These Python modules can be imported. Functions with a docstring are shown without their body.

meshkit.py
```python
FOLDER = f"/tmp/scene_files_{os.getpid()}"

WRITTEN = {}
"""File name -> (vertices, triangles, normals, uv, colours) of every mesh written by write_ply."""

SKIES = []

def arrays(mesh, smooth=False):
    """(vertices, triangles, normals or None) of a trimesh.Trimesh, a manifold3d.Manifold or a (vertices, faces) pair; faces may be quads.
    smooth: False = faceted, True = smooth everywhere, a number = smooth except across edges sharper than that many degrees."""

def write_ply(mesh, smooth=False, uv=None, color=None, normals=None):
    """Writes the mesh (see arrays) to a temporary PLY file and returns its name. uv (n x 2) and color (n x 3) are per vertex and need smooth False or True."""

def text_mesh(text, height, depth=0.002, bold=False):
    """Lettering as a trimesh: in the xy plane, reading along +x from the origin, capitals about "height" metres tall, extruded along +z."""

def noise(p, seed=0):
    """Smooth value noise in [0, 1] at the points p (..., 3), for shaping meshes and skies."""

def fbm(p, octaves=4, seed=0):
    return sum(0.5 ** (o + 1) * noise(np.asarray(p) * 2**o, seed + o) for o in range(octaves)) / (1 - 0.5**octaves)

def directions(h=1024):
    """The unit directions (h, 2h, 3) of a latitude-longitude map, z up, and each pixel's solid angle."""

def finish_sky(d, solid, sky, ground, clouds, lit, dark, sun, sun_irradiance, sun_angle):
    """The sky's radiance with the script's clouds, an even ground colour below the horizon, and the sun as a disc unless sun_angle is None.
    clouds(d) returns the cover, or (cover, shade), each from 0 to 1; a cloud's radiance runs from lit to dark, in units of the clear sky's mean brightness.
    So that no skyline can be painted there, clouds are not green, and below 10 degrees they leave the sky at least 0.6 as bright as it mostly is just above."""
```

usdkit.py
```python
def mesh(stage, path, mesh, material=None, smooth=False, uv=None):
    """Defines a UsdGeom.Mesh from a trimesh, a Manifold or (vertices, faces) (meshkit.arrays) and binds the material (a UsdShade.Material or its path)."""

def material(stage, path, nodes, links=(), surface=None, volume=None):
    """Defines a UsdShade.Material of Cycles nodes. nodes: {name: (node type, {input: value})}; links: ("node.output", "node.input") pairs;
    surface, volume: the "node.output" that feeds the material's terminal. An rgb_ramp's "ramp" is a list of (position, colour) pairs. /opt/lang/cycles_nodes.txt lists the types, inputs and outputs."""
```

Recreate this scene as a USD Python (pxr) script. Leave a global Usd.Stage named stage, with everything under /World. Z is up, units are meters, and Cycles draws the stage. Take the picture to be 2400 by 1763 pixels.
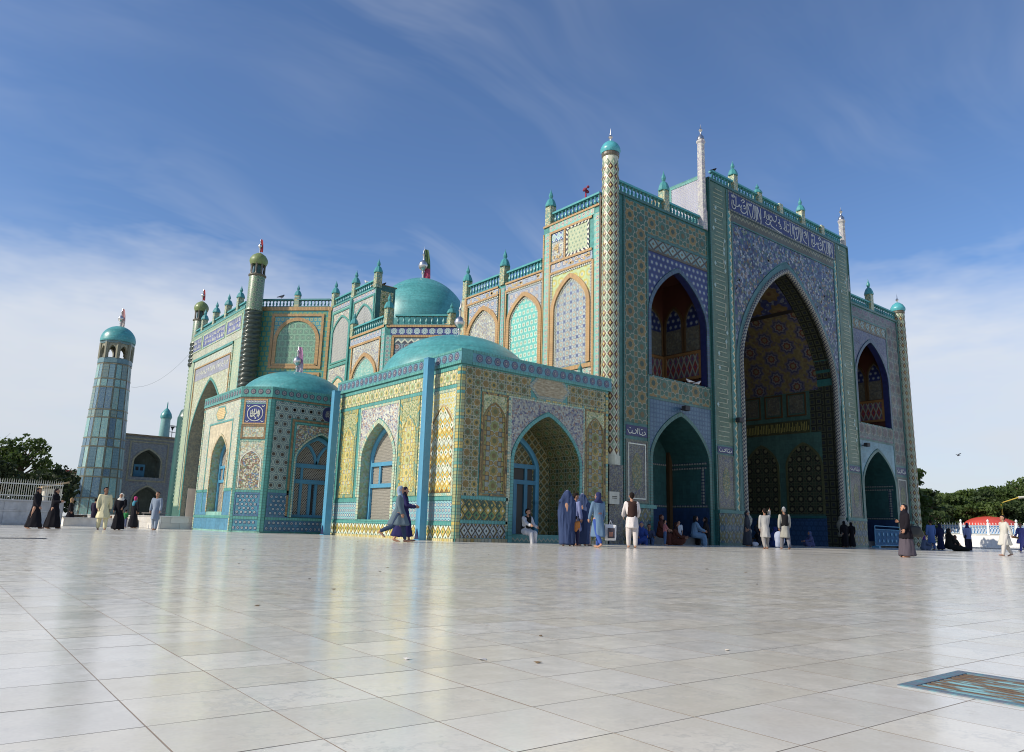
import math, random
import numpy as np, trimesh, usdkit, meshkit, manifold3d
from shapely.geometry import Polygon, LineString, Point, box as sbox
from shapely import affinity
from shapely.ops import unary_union
from pxr import Usd, UsdGeom, UsdLux, UsdShade, Sdf, Gf, Vt

# ------------------------------------------------------------------ camera, sky, sun, exposure
# world: X along the portal front (right and away), Y along the shrine's west side (left and away), Z up, metres
stage = Usd.Stage.CreateInMemory()
UsdGeom.SetStageUpAxis(stage, 'Z'); UsdGeom.SetStageMetersPerUnit(stage, 1.0)
UsdGeom.Xform.Define(stage, '/World'); UsdGeom.Scope.Define(stage, '/World/Looks')
PITCH, ROLL, YAW, EYE = math.radians(11.515), math.radians(1.65), math.radians(38.8), 0.515
SUN_AZ, SUN_EL = math.atan2(-0.962, 0.272), math.radians(33.0)
SKY_STRENGTH, SUN_INTENSITY, EXPOSURE = 0.092, 1.25, 0.05

def cam_axes():
    fw = np.array([0, math.cos(PITCH), math.sin(PITCH)]); u0 = np.array([0, -math.sin(PITCH), math.cos(PITCH)]); r0 = np.array([1.0, 0, 0])
    r = math.cos(ROLL)*r0 + math.sin(ROLL)*u0; u = -math.sin(ROLL)*r0 + math.cos(ROLL)*u0
    rot = lambda d: np.array([d[0]*math.cos(YAW)+d[1]*math.sin(YAW), -d[0]*math.sin(YAW)+d[1]*math.cos(YAW), d[2]])
    return rot(r), rot(u), rot(fw)
CR, CU, CF = cam_axes()
cam = UsdGeom.Camera.Define(stage, '/World/camera')
cam.CreateHorizontalApertureAttr(36.0); cam.CreateVerticalApertureAttr(36.0*752/1024); cam.CreateFocalLengthAttr(36.0*1755/2400)
cam.CreateClippingRangeAttr((0.05, 3000.0)); cam.CreateExposureAttr(EXPOSURE)
cam.AddTransformOp().Set(Gf.Matrix4d(*CR, 0, *CU, 0, *(-CF), 0, 0, 0, EYE, 1))

class Out:
    def __init__(s, g, ref): s.g, s.ref = g, ref
    def _m(s, t, o, o2=None): return s.g.n('math', 'value', math_type=t, value1=s, value2=o, **({} if o2 is None else {'value3': o2}))
    def __add__(s, o): return s._m('add', o)
    def __radd__(s, o): return s._m('add', o)
    def __sub__(s, o): return s._m('subtract', o)
    def __rsub__(s, o): return s.g.n('math', 'value', math_type='subtract', value1=o, value2=s)
    def __mul__(s, o): return s._m('multiply', o)
    def __rmul__(s, o): return s._m('multiply', o)
    def __truediv__(s, o): return s._m('divide', o)
    def lt(s, o): return s._m('less_than', o)
    def gt(s, o): return s._m('greater_than', o)
    def min(s, o): return s._m('minimum', o)
    def max(s, o): return s._m('maximum', o)
    def fract(s): return s.g.n('math', 'value', math_type='fraction', value1=s + 1000.0)
    def floor(s): return s.g.n('math', 'value', math_type='floor', value1=s)
    def abs(s): return s.g.n('math', 'value', math_type='absolute', value1=s)
    def sqrt(s): return s.g.n('math', 'value', math_type='sqrt', value1=s)
    def cos(s): return s.g.n('math', 'value', math_type='cosine', value1=s)

class G:
    """a small builder of node graphs: every call adds a node and returns one of its outputs"""
    def __init__(s): s.nodes, s.links, s.k = {}, [], 0
    def n(s, kind, out, **kw):
        name = f'n{s.k}'; s.k += 1; inp = {}
        for key, val in kw.items():
            if isinstance(val, Out): s.links.append((val.ref, f'{name}.{key}'))
            else: inp[key] = val
        s.nodes[name] = (kind, inp)
        return Out(s, f'{name}.{out}')
    def uv(s):
        t = s.n('texture_coordinate', 'UV'); q = s.n('separate_xyz', 'x', vector=t)
        return q, Out(s, q.ref[:-1] + 'y')
    def pos(s): return s.n('geometry', 'position')
    def vec(s, x, y, z=0.0): return s.n('combine_xyz', 'vector', x=x, y=y, z=z)
    def mix(s, f, a, b): return s.n('mix_color', 'result', fac=f, a=a, b=b)
    def mul(s, a, b): return s.n('mix_color', 'result', blend_type='multiply', fac=1.0, a=a, b=b)
    def rnd(s, v): return s.n('white_noise_texture', 'value', dimensions='3D', vector=v)
    def noise(s, v, scale, detail=3.0, rough=.55): return s.n('noise_texture', 'fac', vector=v, scale=scale, detail=detail, roughness=rough)
    def ramp(s, f, stops, interp=True): return s.n('rgb_ramp', 'color', fac=f, ramp=stops, interpolate=interp)
    def rng(s, v, a, b, c, d): return s.n('map_range', 'result', value=v, from_min=a, from_max=b, to_min=c, to_max=d, clamp=True)
    def grey(s, f): return s.n('combine_color', 'color', r=f, g=f, b=f)
    def make(s, name, out, volume=None): return usdkit.material(stage, '/World/Looks/' + name, s.nodes, s.links, surface=out.ref if out else None, volume=volume)

# sky: a clear physical sky with thin streaks overhead and a pale bank near the horizon
SKY_ROT = SUN_AZ
def make_sky():
    g = G()
    base = g.n('sky_texture', 'color', sky_type='single_scattering', sun_disc=False, sun_elevation=SUN_EL, sun_rotation=SKY_ROT, air_density=1.0, aerosol_density=0.6, ozone_density=2.2, altitude=400.0)
    d = g.n('texture_coordinate', 'generated')
    x = g.n('separate_xyz', 'x', vector=d); y = Out(g, x.ref[:-1]+'y'); z = Out(g, x.ref[:-1]+'z')
    zz = z.max(0.03)
    px = x/(zz+0.18); py = y/(zz+0.18)                                # a flat cloud sheet overhead
    # streaks: stretched along one direction of the sheet
    base = g.mul(base, g.n('color', 'color', value=(1.14, 1.33, 1.60)))
    a = px + py*0.05; b = py - px*0.05
    warp = g.noise(g.vec(px, py, 3.0), 1.3, 2.0)
    st = g.noise(g.vec(a*0.75 + warp*0.5, b*2.4 + warp*1.2, 0.0), 1.6, 5.0, .56)
    patch = g.noise(g.vec(px, py, 9.0), 0.9, 2.0)
    wisp = g.rng(st, .44, .80, 0, 1.0)*g.rng(patch, .40, .66, 0, 1.0)
    # low bank of haze and cloud
    n2 = g.noise(g.vec(x*2.2, y*2.2, z*7.0), 1.6, 5.0, .6)
    h = z + (n2 - 0.5)*0.20
    bank = g.rng(h, 0.22, 0.335, 1.0, 0.0)
    n3 = g.noise(g.vec(x*3.0, y*3.0, z*10.0), 1.4, 4.0, .55)
    fac = (bank*g.rng(n3, .2, .7, .72, 1.0)).max(wisp*0.46)
    cloud = g.mix(g.rng(z, 0.0, .30, 0.0, 1.0), (6.8, 7.1, 7.6), (8.6, 8.9, 9.3))
    col = g.mix(fac*0.93, base, cloud)
    bg = g.n('background_shader', 'background', color=col, strength=SKY_STRENGTH)
    return g.make('sky', bg)
dome = UsdLux.DomeLight.Define(stage, '/World/sky')
UsdShade.MaterialBindingAPI.Apply(dome.GetPrim()).Bind(make_sky())
sun = UsdLux.DistantLight.Define(stage, '/World/sun')
sun.CreateNormalizeAttr(True); sun.CreateIntensityAttr(SUN_INTENSITY); sun.CreateAngleAttr(0.53); sun.CreateColorAttr(Gf.Vec3f(1.0, 0.90, 0.76))
SUN = np.array([math.sin(SUN_AZ)*math.cos(SUN_EL), math.cos(SUN_AZ)*math.cos(SUN_EL), math.sin(SUN_EL)])
_zx = np.cross([0, 0, 1.0], SUN); _zx /= np.linalg.norm(_zx); _zy = np.cross(SUN, _zx)
sun.AddTransformOp().Set(Gf.Matrix4d(*_zx, 0, *_zy, 0, *SUN, 0, 0, 0, 60, 1))

# ------------------------------------------------------------------ prims
_count = {}
def fresh(parent, name):
    k = (str(parent), name); n = _count.get(k, 0); _count[k] = n + 1
    return f'{parent}/{name}' if n == 0 else f'{parent}/{name}_{n:03d}'
def path_of(p): return '/World' if p is None else (p if isinstance(p, str) else str(p.GetPath()))
def tag(p, label=None, cat=None, group=None, kind=None):
    p = p if isinstance(p, Usd.Prim) else p.GetPrim()
    for k, v in (('label', label), ('category', cat), ('group', group), ('kind', kind)):
        if v: p.SetCustomDataByKey(k, v)
    return p
def thing(name, label, cat, loc=(0, 0, 0), rz=0.0, group=None, kind=None, scale=None):
    x = UsdGeom.Xform.Define(stage, fresh('/World', name))
    if any(loc): x.AddTranslateOp().Set(Gf.Vec3d(*map(float, loc)))
    if rz: x.AddRotateZOp().Set(float(math.degrees(rz)))
    if scale: x.AddScaleOp().Set(Gf.Vec3f(scale, scale, scale))
    return tag(x, label, cat, group, kind)
def put(parent, name, mesh, mat, tint=None, uv=None, smooth=False, **kw):
    m = usdkit.mesh(stage, fresh(path_of(parent), name), mesh, mat, smooth=smooth, uv=uv)
    if tint is not None:
        t = np.asarray(tint, float)
        n = 'constant' if t.ndim == 1 else 'uniform'
        UsdGeom.PrimvarsAPI(m).CreatePrimvar('tint', Sdf.ValueTypeNames.Color3fArray, n).Set(Vt.Vec3fArray.FromNumpy(np.atleast_2d(t).astype(np.float32)))
    return tag(m, **kw) if kw else m.GetPrim()
def copy_of(src, name, loc, rz=0.0, scale=1.0, label=None, cat=None, group=None, parent=None):
    x = UsdGeom.Xform.Define(stage, fresh(path_of(parent), name))
    x.AddTranslateOp().Set(Gf.Vec3d(*map(float, loc)))
    if rz: x.AddRotateZOp().Set(float(math.degrees(rz)))
    if scale != 1.0: x.AddScaleOp().Set(Gf.Vec3f(scale, scale, scale))
    x.GetPrim().GetReferences().AddInternalReference(Sdf.Path(path_of(src))); x.GetPrim().SetInstanceable(True)
    return tag(x, label, cat, group)

# ------------------------------------------------------------------ mesh helpers: everything is (vertices, faces) or a Trimesh
def tm(v, f): return trimesh.Trimesh(np.asarray(v, float), np.asarray(f), process=False)
def cat(ms): return trimesh.util.concatenate([m for m in ms if m is not None]) if len(ms) > 1 else ms[0]
BOXF = np.array([[0,2,3],[0,3,1],[4,5,7],[4,7,6],[0,1,5],[0,5,4],[2,6,7],[2,7,3],[0,4,6],[0,6,2],[1,3,7],[1,7,5]])
def bx(x0, x1, y0, y1, z0, z1):
    return tm([(x, y, z) for x in (x0, x1) for y in (y0, y1) for z in (z0, z1)], BOXF)
def lathe(profile, n=20, at=(0, 0, 0), fn=None):
    """profile: (radius, z) from bottom to top; fn(theta, z) scales the radius"""
    p = np.array(profile, float); th = np.arange(n)*2*np.pi/n; m = len(p)
    R = p[:, 0][:, None]*np.ones(n)
    if fn is not None: R = R*np.array([[fn(t, z) for t in th] for z in p[:, 1]])
    v = np.stack([R*np.cos(th), R*np.sin(th), np.repeat(p[:, 1][:, None], n, 1)], -1).reshape(-1, 3)
    i, j = np.meshgrid(np.arange(m-1), np.arange(n), indexing='ij'); k = (j+1) % n
    q = np.stack([i*n+j, i*n+k, (i+1)*n+k, (i+1)*n+j], -1).reshape(-1, 4)
    f = np.vstack([q[:, [0, 1, 2]], q[:, [0, 2, 3]]])
    caps = []
    if p[0, 0] > 1e-4: v = np.vstack([v, [0, 0, p[0, 1]]]); c = len(v)-1; caps += [(c, (a+1) % n, a) for a in range(n)]
    if p[-1, 0] > 1e-4: v = np.vstack([v, [0, 0, p[-1, 1]]]); c = len(v)-1; o = (m-1)*n; caps += [(c, o+a, o+(a+1) % n) for a in range(n)]
    if caps: f = np.vstack([f, caps])
    return tm(v + np.asarray(at, float), f)
def rod(a, b, r0, r1=None, n=8):
    a, b = np.asarray(a, float), np.asarray(b, float); d = b-a; L = np.linalg.norm(d); d /= L
    x = np.cross(d, [0, 0, 1.0] if abs(d[2]) < .9 else [1.0, 0, 0]); x /= np.linalg.norm(x); y = np.cross(d, x)
    m = lathe([(r0, 0), (r1 if r1 is not None else r0, L)], n); v = m.vertices
    return tm(a + v[:, :1]*x + v[:, 1:2]*y + v[:, 2:]*d, m.faces)
def loft(rings):
    """closed rings of equal size, bottom to top, capped"""
    r = np.array(rings, float); m, n = r.shape[:2]; v = r.reshape(-1, 3)
    i, j = np.meshgrid(np.arange(m-1), np.arange(n), indexing='ij'); k = (j+1) % n
    q = np.stack([i*n+j, i*n+k, (i+1)*n+k, (i+1)*n+j], -1).reshape(-1, 4)
    f = np.vstack([q[:, [0, 1, 2]], q[:, [0, 2, 3]]])
    v = np.vstack([v, r[0].mean(0), r[-1].mean(0)]); c0, c1 = len(v)-2, len(v)-1; o = (m-1)*n
    return tm(v, np.vstack([f, [(c0, (a+1) % n, a) for a in range(n)], [(c1, o+a, o+(a+1) % n) for a in range(n)]]))

class Fr:
    """a wall frame: u along the wall, v up, w out of the wall"""
    def __init__(s, o, u, w): s.o, s.u, s.w = np.asarray(o, float), np.asarray(u, float), np.asarray(w, float); s.flip = np.dot(np.cross(s.u, [0, 0, 1.0]), s.w) < 0
    def pt(s, u, v, w=0.0): return s.o + np.multiply.outer(u, s.u) + np.multiply.outer(v, [0, 0, 1.0]) + np.multiply.outer(w, s.w)
    def to(s, m):
        v = np.asarray(m.vertices); f = np.asarray(m.faces)
        return tm(s.pt(v[:, 0], v[:, 1], v[:, 2]), f[:, ::-1] if s.flip else f)
    def box(s, u0, u1, v0, v1, w0, w1): return s.to(bx(u0, u1, v0, v1, w0, w1))
    def ext(s, poly, w0, w1):
        """an extruded outline and its uv in metres"""
        gs = [g for g in getattr(poly, 'geoms', [poly]) if g.geom_type == 'Polygon' and g.area > 1e-6]
        ms = []
        for q in gs:
            m = trimesh.creation.extrude_polygon(q, w1-w0, engine='earcut'); m.apply_translation([0, 0, w0]); ms.append(m)
        m = cat(ms); uv = np.array(m.vertices)[:, :2].copy()
        return s.to(m), uv
    def sheet(s, poly, w):
        """an outline as a thin tile layer without a back"""
        return s.ext(poly, w-0.012, w)
    def strip(s, path, width, w0, w1, closed=False, side=0.5):
        """a moulding that follows a path of (u, v); uv = (length along, 0..width across)"""
        p = np.array(path, float); n = len(p)
        nxt = np.roll(p, -1, 0) - p if closed else np.vstack([p[1:]-p[:-1], p[-1:]-p[-2:-1]])
        prv = np.roll(nxt, 1, 0) if closed else np.vstack([nxt[:1], nxt[:-1]])
        nrm = lambda d: np.stack([-d[:, 1], d[:, 0]], 1)/np.maximum(np.linalg.norm(d, axis=1, keepdims=True), 1e-9)
        a, b = nrm(prv), nrm(nxt); mm = a+b; mm /= np.maximum(np.linalg.norm(mm, axis=1, keepdims=True), 1e-9)
        k = 1/np.clip((mm*b).sum(1), .35, 1)[:, None]
        L, R = p + mm*k*width*(1-side), p - mm*k*width*side
        s_ = np.concatenate([[0], np.cumsum(np.linalg.norm(np.diff(p, axis=0), axis=1))])
        if closed: L, R, p = np.vstack([L, L[:1]]), np.vstack([R, R[:1]]), np.vstack([p, p[:1]]); s_ = np.append(s_, s_[-1]+np.linalg.norm(p[-1]-p[-2])); n += 1
        V, U, F = [], [], []
        for i in range(n):
            for (q, w, t) in ((L[i], w0, -.02), (L[i], w1, 0), (R[i], w1, width), (R[i], w0, width+.02)):
                V.append((q[0], q[1], w)); U.append((s_[i], t))
        for i in range(n-1):
            for e in range(3):
                a_, b_ = i*4+e, (i+1)*4+e
                F += [(a_, b_, b_+1), (a_, b_+1, a_+1)]
        if not closed: F += [(0, 1, 2), (0, 2, 3), ((n-1)*4, (n-1)*4+2, (n-1)*4+1), ((n-1)*4, (n-1)*4+3, (n-1)*4+2)]
        return s.to(tm(V, F)), np.array(U)
R2 = math.sqrt(.5)
def wall_x(X): return Fr((X, 0, 0), (0, 1, 0), (-1, 0, 0))             # faces west (-X), u = Y
def wall_y(Y): return Fr((0, Y, 0), (1, 0, 0), (0, -1, 0))             # faces the camera's right (-Y), u = X
def wall_d(c): return Fr((c/2, c/2, 0), (R2, -R2, 0), (-R2, -R2, 0))   # faces -X-Y, u = (x-y)/sqrt2

def arch(uc, half, v0, vs, va, n=14, p=1.22, q=.56):
    """a pointed arch from the left foot over the crown to the right foot"""
    t = 1-np.linspace(0, 1, n)**1.6
    left = [(uc-half, v0)] + [(uc-half*x, vs+(va-vs)*(max(0, 1-x**(1/p*1.55))**q)) for x in t]
    return left + [(2*uc-a, b) for a, b in left[-2::-1]]
def inset(a, d=.006): return arch(a[0], a[1]-d, a[2], a[3], a[4]-d)
def arch_poly(*a, **k): return Polygon(arch(*a, **k)).buffer(0)
def rect(u0, u1, v0, v1): return [(u0, v0), (u0, v1), (u1, v1), (u1, v0)]
def rpoly(u0, u1, v0, v1): return sbox(min(u0, u1), v0, max(u0, u1), v1)
def tunnel(fr, outline, w0, w1):
    """the inside surface of an opening: the outline drawn from w0 to w1; uv = (length along the outline, depth)"""
    p = np.array(outline, float); s_ = np.concatenate([[0], np.cumsum(np.linalg.norm(np.diff(p, axis=0), axis=1))]); n = len(p)
    V = [(a, b, w0) for a, b in p] + [(a, b, w1) for a, b in p]
    F = [t for i in range(n-1) for t in ((i, i+1, n+i+1), (i, n+i+1, n+i))]
    uv = np.array([(x, 0) for x in s_] + [(x, abs(w1-w0)) for x in s_])
    return fr.to(tm(V, F)), uv
def star(cx, cy, r, k=8, ratio=.72, rot=0.0):
    a = rot + np.arange(2*k)*np.pi/k; rr = np.where(np.arange(2*k) % 2 == 0, r, r*ratio)
    return Polygon(np.stack([cx+rr*np.cos(a), cy+rr*np.sin(a)], 1))
def diamond(cx, cy, a, b): return Polygon([(cx-a, cy), (cx, cy+b), (cx+a, cy), (cx, cy-b)])
def plate(fr, poly, w0, w1):
    """a small convex or star-shaped tile: a fan on top and a rim, no back"""
    c = np.array(poly.exterior.coords)[:-1]; n = len(c); o = np.array(poly.centroid.coords[0])
    V = np.vstack([np.c_[c, np.full(n, w1)], np.c_[c, np.full(n, w0)], [[*o, w1]]]); i = np.arange(n); j = (i+1) % n
    F = np.vstack([np.c_[np.full(n, 2*n), i, j], np.c_[i, i+n, j+n], np.c_[i, j+n, j]])
    return fr.to(tm(V, F))

# pieces that can be picked apart: up to 300 of one name on one thing become parts, the rest one mesh
_pieces = {}
def piece(parent, name, mesh, mat, tint, boost=1.0):
    top = path_of(parent).split('/')[2]
    c = np.asarray(mesh.vertices).mean(0); e = np.ptp(np.asarray(mesh.vertices), axis=0).max()
    _pieces.setdefault((top, name), []).append((-boost*e/np.linalg.norm(c-[0, 0, EYE]), path_of(parent), mesh, mat, tint))
def flush_pieces(limit=300):
    for (top, name), L in _pieces.items():
        order = sorted(range(len(L)), key=lambda i: L[i][0])
        for i in order[:limit]:
            _, par, m, mat, t = L[i]; put(par, name, m, mat, tint=t)
        rest = [L[i] for i in order[limit:]]
        if rest:
            put('/World/' + top, name + '_field', cat([m for _, _, m, _, _ in rest]), rest[0][3], tint=np.vstack([np.tile(t, (len(m.faces), 1)) for _, _, m, _, t in rest]), kind='stuff')

# ------------------------------------------------------------------ materials (base colours; on shaded fronts some shade is painted in)
TURQ = (.085, .285, .292); TEAL = (.046, .215, .220); DTEAL = (.030, .130, .135); COB = (.030, .045, .23); NAVY = (.018, .024, .11); LBLUE = (.22, .42, .56); MBLUE = (.07, .19, .42)
YEL = (.51, .39, .125); OCH = (.40, .25, .07); WHITE = (.68, .68, .60); CREAM = (.60, .55, .40); BRICK = (.46, .27, .13); DARK = (.035, .030, .030); GREEN = (.10, .20, .09); DGREEN = (.035, .085, .055)
RED = (.33, .07, .05); GREYT = (.40, .42, .40); LTURQ = (.25, .46, .44); MARB = (.64, .63, .60); BLUEP = (.115, .38, .66); LGREEN = (.33, .40, .22); LILAC = (.31, .32, .41)

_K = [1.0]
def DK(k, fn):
    """the same pattern darker; on shaded fronts and vaults, shade put into the colour"""
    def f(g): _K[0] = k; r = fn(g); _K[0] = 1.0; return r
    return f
def finish(g, col, rough=.28, var=.22, scale=9.0, dirt=.35, bump=0.0, tile=None, uv=None, spec=.5, age=(.93, .98, .86)):
    """fired glaze: slow tone drift, a few dull patches, tile-to-tile tone and joints"""
    P = g.pos()
    n1 = g.noise(P, scale, 3.0); n2 = g.noise(P, .9, 4.0, .6)
    st = g.noise(g.n('mapping', 'vector', vector=P, scale=(4.0, 4.0, .30)), 1.0, 3.0)
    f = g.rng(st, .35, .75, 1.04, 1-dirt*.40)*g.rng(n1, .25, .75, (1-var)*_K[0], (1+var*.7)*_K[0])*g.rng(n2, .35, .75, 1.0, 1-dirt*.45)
    rr = g.rng(n2, .3, .75, rough, min(1, rough+.22))
    if tile and uv is not None:
        u, v = uv; a, b = u/tile, v/tile
        r = g.rnd(g.vec(a.floor(), b.floor(), 0.0))
        f = f*g.rng(r, 0, 1, .86, 1.12)
        ed = (((a.fract()-.5).abs()).max((b.fract()-.5).abs()))
        f = f*g.rng(ed, .465, .495, 1.0, .70)
    c = g.mul(g.mul(col, g.grey(f)), g.n('color', 'color', value=age))
    kw = {}
    if bump or tile or uv is not None or age[0] < 1: kw['normal'] = g.n('bump', 'normal', height=g.noise(P, 38.0 if bump else 7.0, 2.0), strength=bump or .30, distance=.01)
    return g.n('principled_bsdf', 'BSDF', base_color=c, roughness=rr, specular_ior_level=spec, **kw)
_mats = {}
def M(name, fn):
    if name not in _mats: g = G(); _mats[name] = g.make(name, fn(g))
    return _mats[name]
def tinted(rough, var=.2, scale=9.0, dirt=.3, bump=.0, spec=.5, age=(1.0, 1.0, 1.0)):
    return lambda g: finish(g, g.n('attribute', 'color', attribute='tint'), rough, var, scale, dirt, bump, spec=spec, age=age)
GLAZE = M('glazed_tile', tinted(.30, .22, age=(.93, .98, .86)))
PAINT = M('painted_metal', tinted(.38, .10, 4.0, .25))
CLOTH = M('woven_cloth', tinted(.85, .16, 60.0, .15, .15, spec=.15))
SKIN = M('skin', tinted(.55, .06, 40.0, .05, spec=.35))
STONE = M('plain_stone', tinted(.55, .18, 5.0, .4, .12))
METAL = M('silver_metal', lambda g: g.n('principled_bsdf', 'BSDF', base_color=(.62, .60, .57), metallic=1.0, roughness=.28))
DARKM = M('dark_iron', lambda g: g.n('principled_bsdf', 'BSDF', base_color=(.02, .02, .022), roughness=.6))

def P_plain(col, tile=.18, **k): return lambda g: (lambda uv: finish(g, g.n('color', 'color', value=col), tile=tile, uv=uv, **k))(g.uv())
def P_soldier(c1, c2, p=.11, joint=(.12, .10, .08)):
    """bricks or glazed bars laid side by side along the band"""
    def f(g):
        u, v = g.uv(); a = u/p; r = g.rnd(g.vec(a.floor(), 0.0, 0.0))
        c = g.mix(r, c1, c2); e = (a.fract()-.5).abs()
        return finish(g, g.mix(e.gt(.43), c, joint), var=.12)
    return f
def P_checker(c1, c2, p=.1, rough=.3):
    def f(g):
        u, v = g.uv(); k = ((u/p).floor()+(v/p).floor()); odd = (k*.5).fract().gt(.25)
        return finish(g, g.mix(odd, c1, c2), var=.12)
    return f
def cells(g, u, v, p, q=None):
    a, b = u/p, v/(q or p)
    return a.fract()-.5, b.fract()-.5, a.floor(), b.floor()
def P_star(p, bg, line, fill, core, corner, ground2=None):
    """eight-pointed stars and crosses on a square grid"""
    def f(g):
        u, v = g.uv(); x, y, i, j = cells(g, u, v, p); ax, ay = x.abs(), y.abs()
        s = (ax.max(ay)).min((ax+ay)*.7071); k = (ax-.5).abs().max((ay-.5).abs())
        dgl = ((ax-ay).abs())
        c = g.mix(dgl.lt(.05), g.n('color', 'color', value=bg), g.n('color', 'color', value=ground2 or line))
        c = g.mix(k.lt(.17), c, line); c = g.mix(k.lt(.13), c, corner)
        c = g.mix(s.lt(.36), c, line); c = g.mix(s.lt(.31), c, fill); c = g.mix(s.lt(.17), c, line); c = g.mix(s.lt(.13), c, core)
        return finish(g, c, var=.18)
    return f
def P_diam(p, q, cols, line, core, lw=.44):
    def f(g):
        u, v = g.uv(); a, b = u/p+v/q, u/p-v/q
        x, y = (a.fract()-.5).abs(), (b.fract()-.5).abs(); m = x.max(y)
        par = ((a.floor()+b.floor())*.5).fract().gt(.25)
        c = g.mix(par, cols[0], cols[1]); c = g.mix(m.lt(.20), c, core[0]); c = g.mix(m.lt(.10), c, core[1]); c = g.mix(m.gt(lw), c, line)
        return finish(g, c, var=.16)
    return f
def P_rosette(p, bg, cols, stagger=True, petals=8, links=None):
    """round flowers of nested rings; every second row is shifted"""
    def f(g):
        u, v = g.uv(); b = v/p; sh = ((b.floor()*.5).fract().gt(.25))*.5 if stagger else 0.0
        a = u/p+sh; x, y = a.fract()-.5, b.fract()-.5
        r = (x*x+y*y).sqrt(); th = g.n('math', 'value', math_type='arctan2', value1=y, value2=x); r = r*(1.0+(th*float(petals)).cos()*.10)
        c = g.n('color', 'color', value=bg)
        if links: c = g.mix((x.abs()-y.abs()).abs().lt(.045), c, links)
        for k, cc in zip(np.linspace(.40, .11, len(cols)), cols): c = g.mix(r.lt(float(k)), c, cc)
        return finish(g, c, var=.16)
    return f
def P_floral(scale, cols, line=None, lw=.06, swirl=.35, soft=.30):
    scale = scale*1.45
    """a mosaic of small cut pieces: tendrils, leaves and flowers too fine to tell apart"""
    def f(g):
        u, v = g.uv(); w = g.noise(g.vec(u, v, 0.0), scale*.4, 2.0)-.5
        vec = g.vec(u+w*(swirl/scale), v-w*(swirl/scale), 0.0)
        vo = g.n('voronoi_texture', 'color', dimensions='2D', vector=vec, scale=scale)
        mc = np.mean(cols, 0); cols_ = [tuple(np.array(c)*(1-soft)+mc*soft) for c in cols]
        r = g.n('separate_color', 'r', color=vo); st = [(i/len(cols), c) for i, c in enumerate(cols_)]
        c = g.ramp(r, st, False)
        if line:
            e = g.n('voronoi_texture', 'distance', dimensions='2D', feature='distance_to_edge', vector=vec, scale=scale)
            c = g.mix(e.lt(lw), c, line)
        return finish(g, c, var=.16)
    return f
def P_girih(p, bg, line, fill, dot):
    """a hexagonal net of interlaced strapwork"""
    def f(g):
        u, v = g.uv(); q = p*1.732
        def hexd(du, dv):
            x, y = ((u+du)/p).fract()-.5, ((v+dv)/q).fract()-.5
            return ((x*x)+(y*y)*3.0).sqrt()
        d = hexd(0, 0).min(hexd(p*.5, q*.5))
        c = g.mix(d.lt(.47), bg, line); c = g.mix(d.lt(.38), c, fill); c = g.mix(d.lt(.26), c, line); c = g.mix(d.lt(.20), c, dot)
        return finish(g, c, var=.16)
    return f
def P_key(p, bg, line):
    """long parallel bars with hooked ends, set like lettering made of bricks"""
    def f(g):
        u, v = g.uv(); b = v/p; j = b.floor(); r = g.rnd(g.vec(0.0, j, 3.0)); t = b.fract()
        bar = (t-.5).abs().lt(.13)*((u-.5-(r-.5)*.12).abs().lt(.32))
        x, y = (u-.5-(r-.5)*.5).abs(), (t-.5).abs(); dm = (x*1.6+y*.9); hook = dm.lt(.42)*dm.gt(.26)*g.rnd(g.vec(0.0, j, 8.0)).gt(.72)
        return finish(g, g.mix(bar.max(hook), bg, line), var=.14)
    return f
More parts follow.
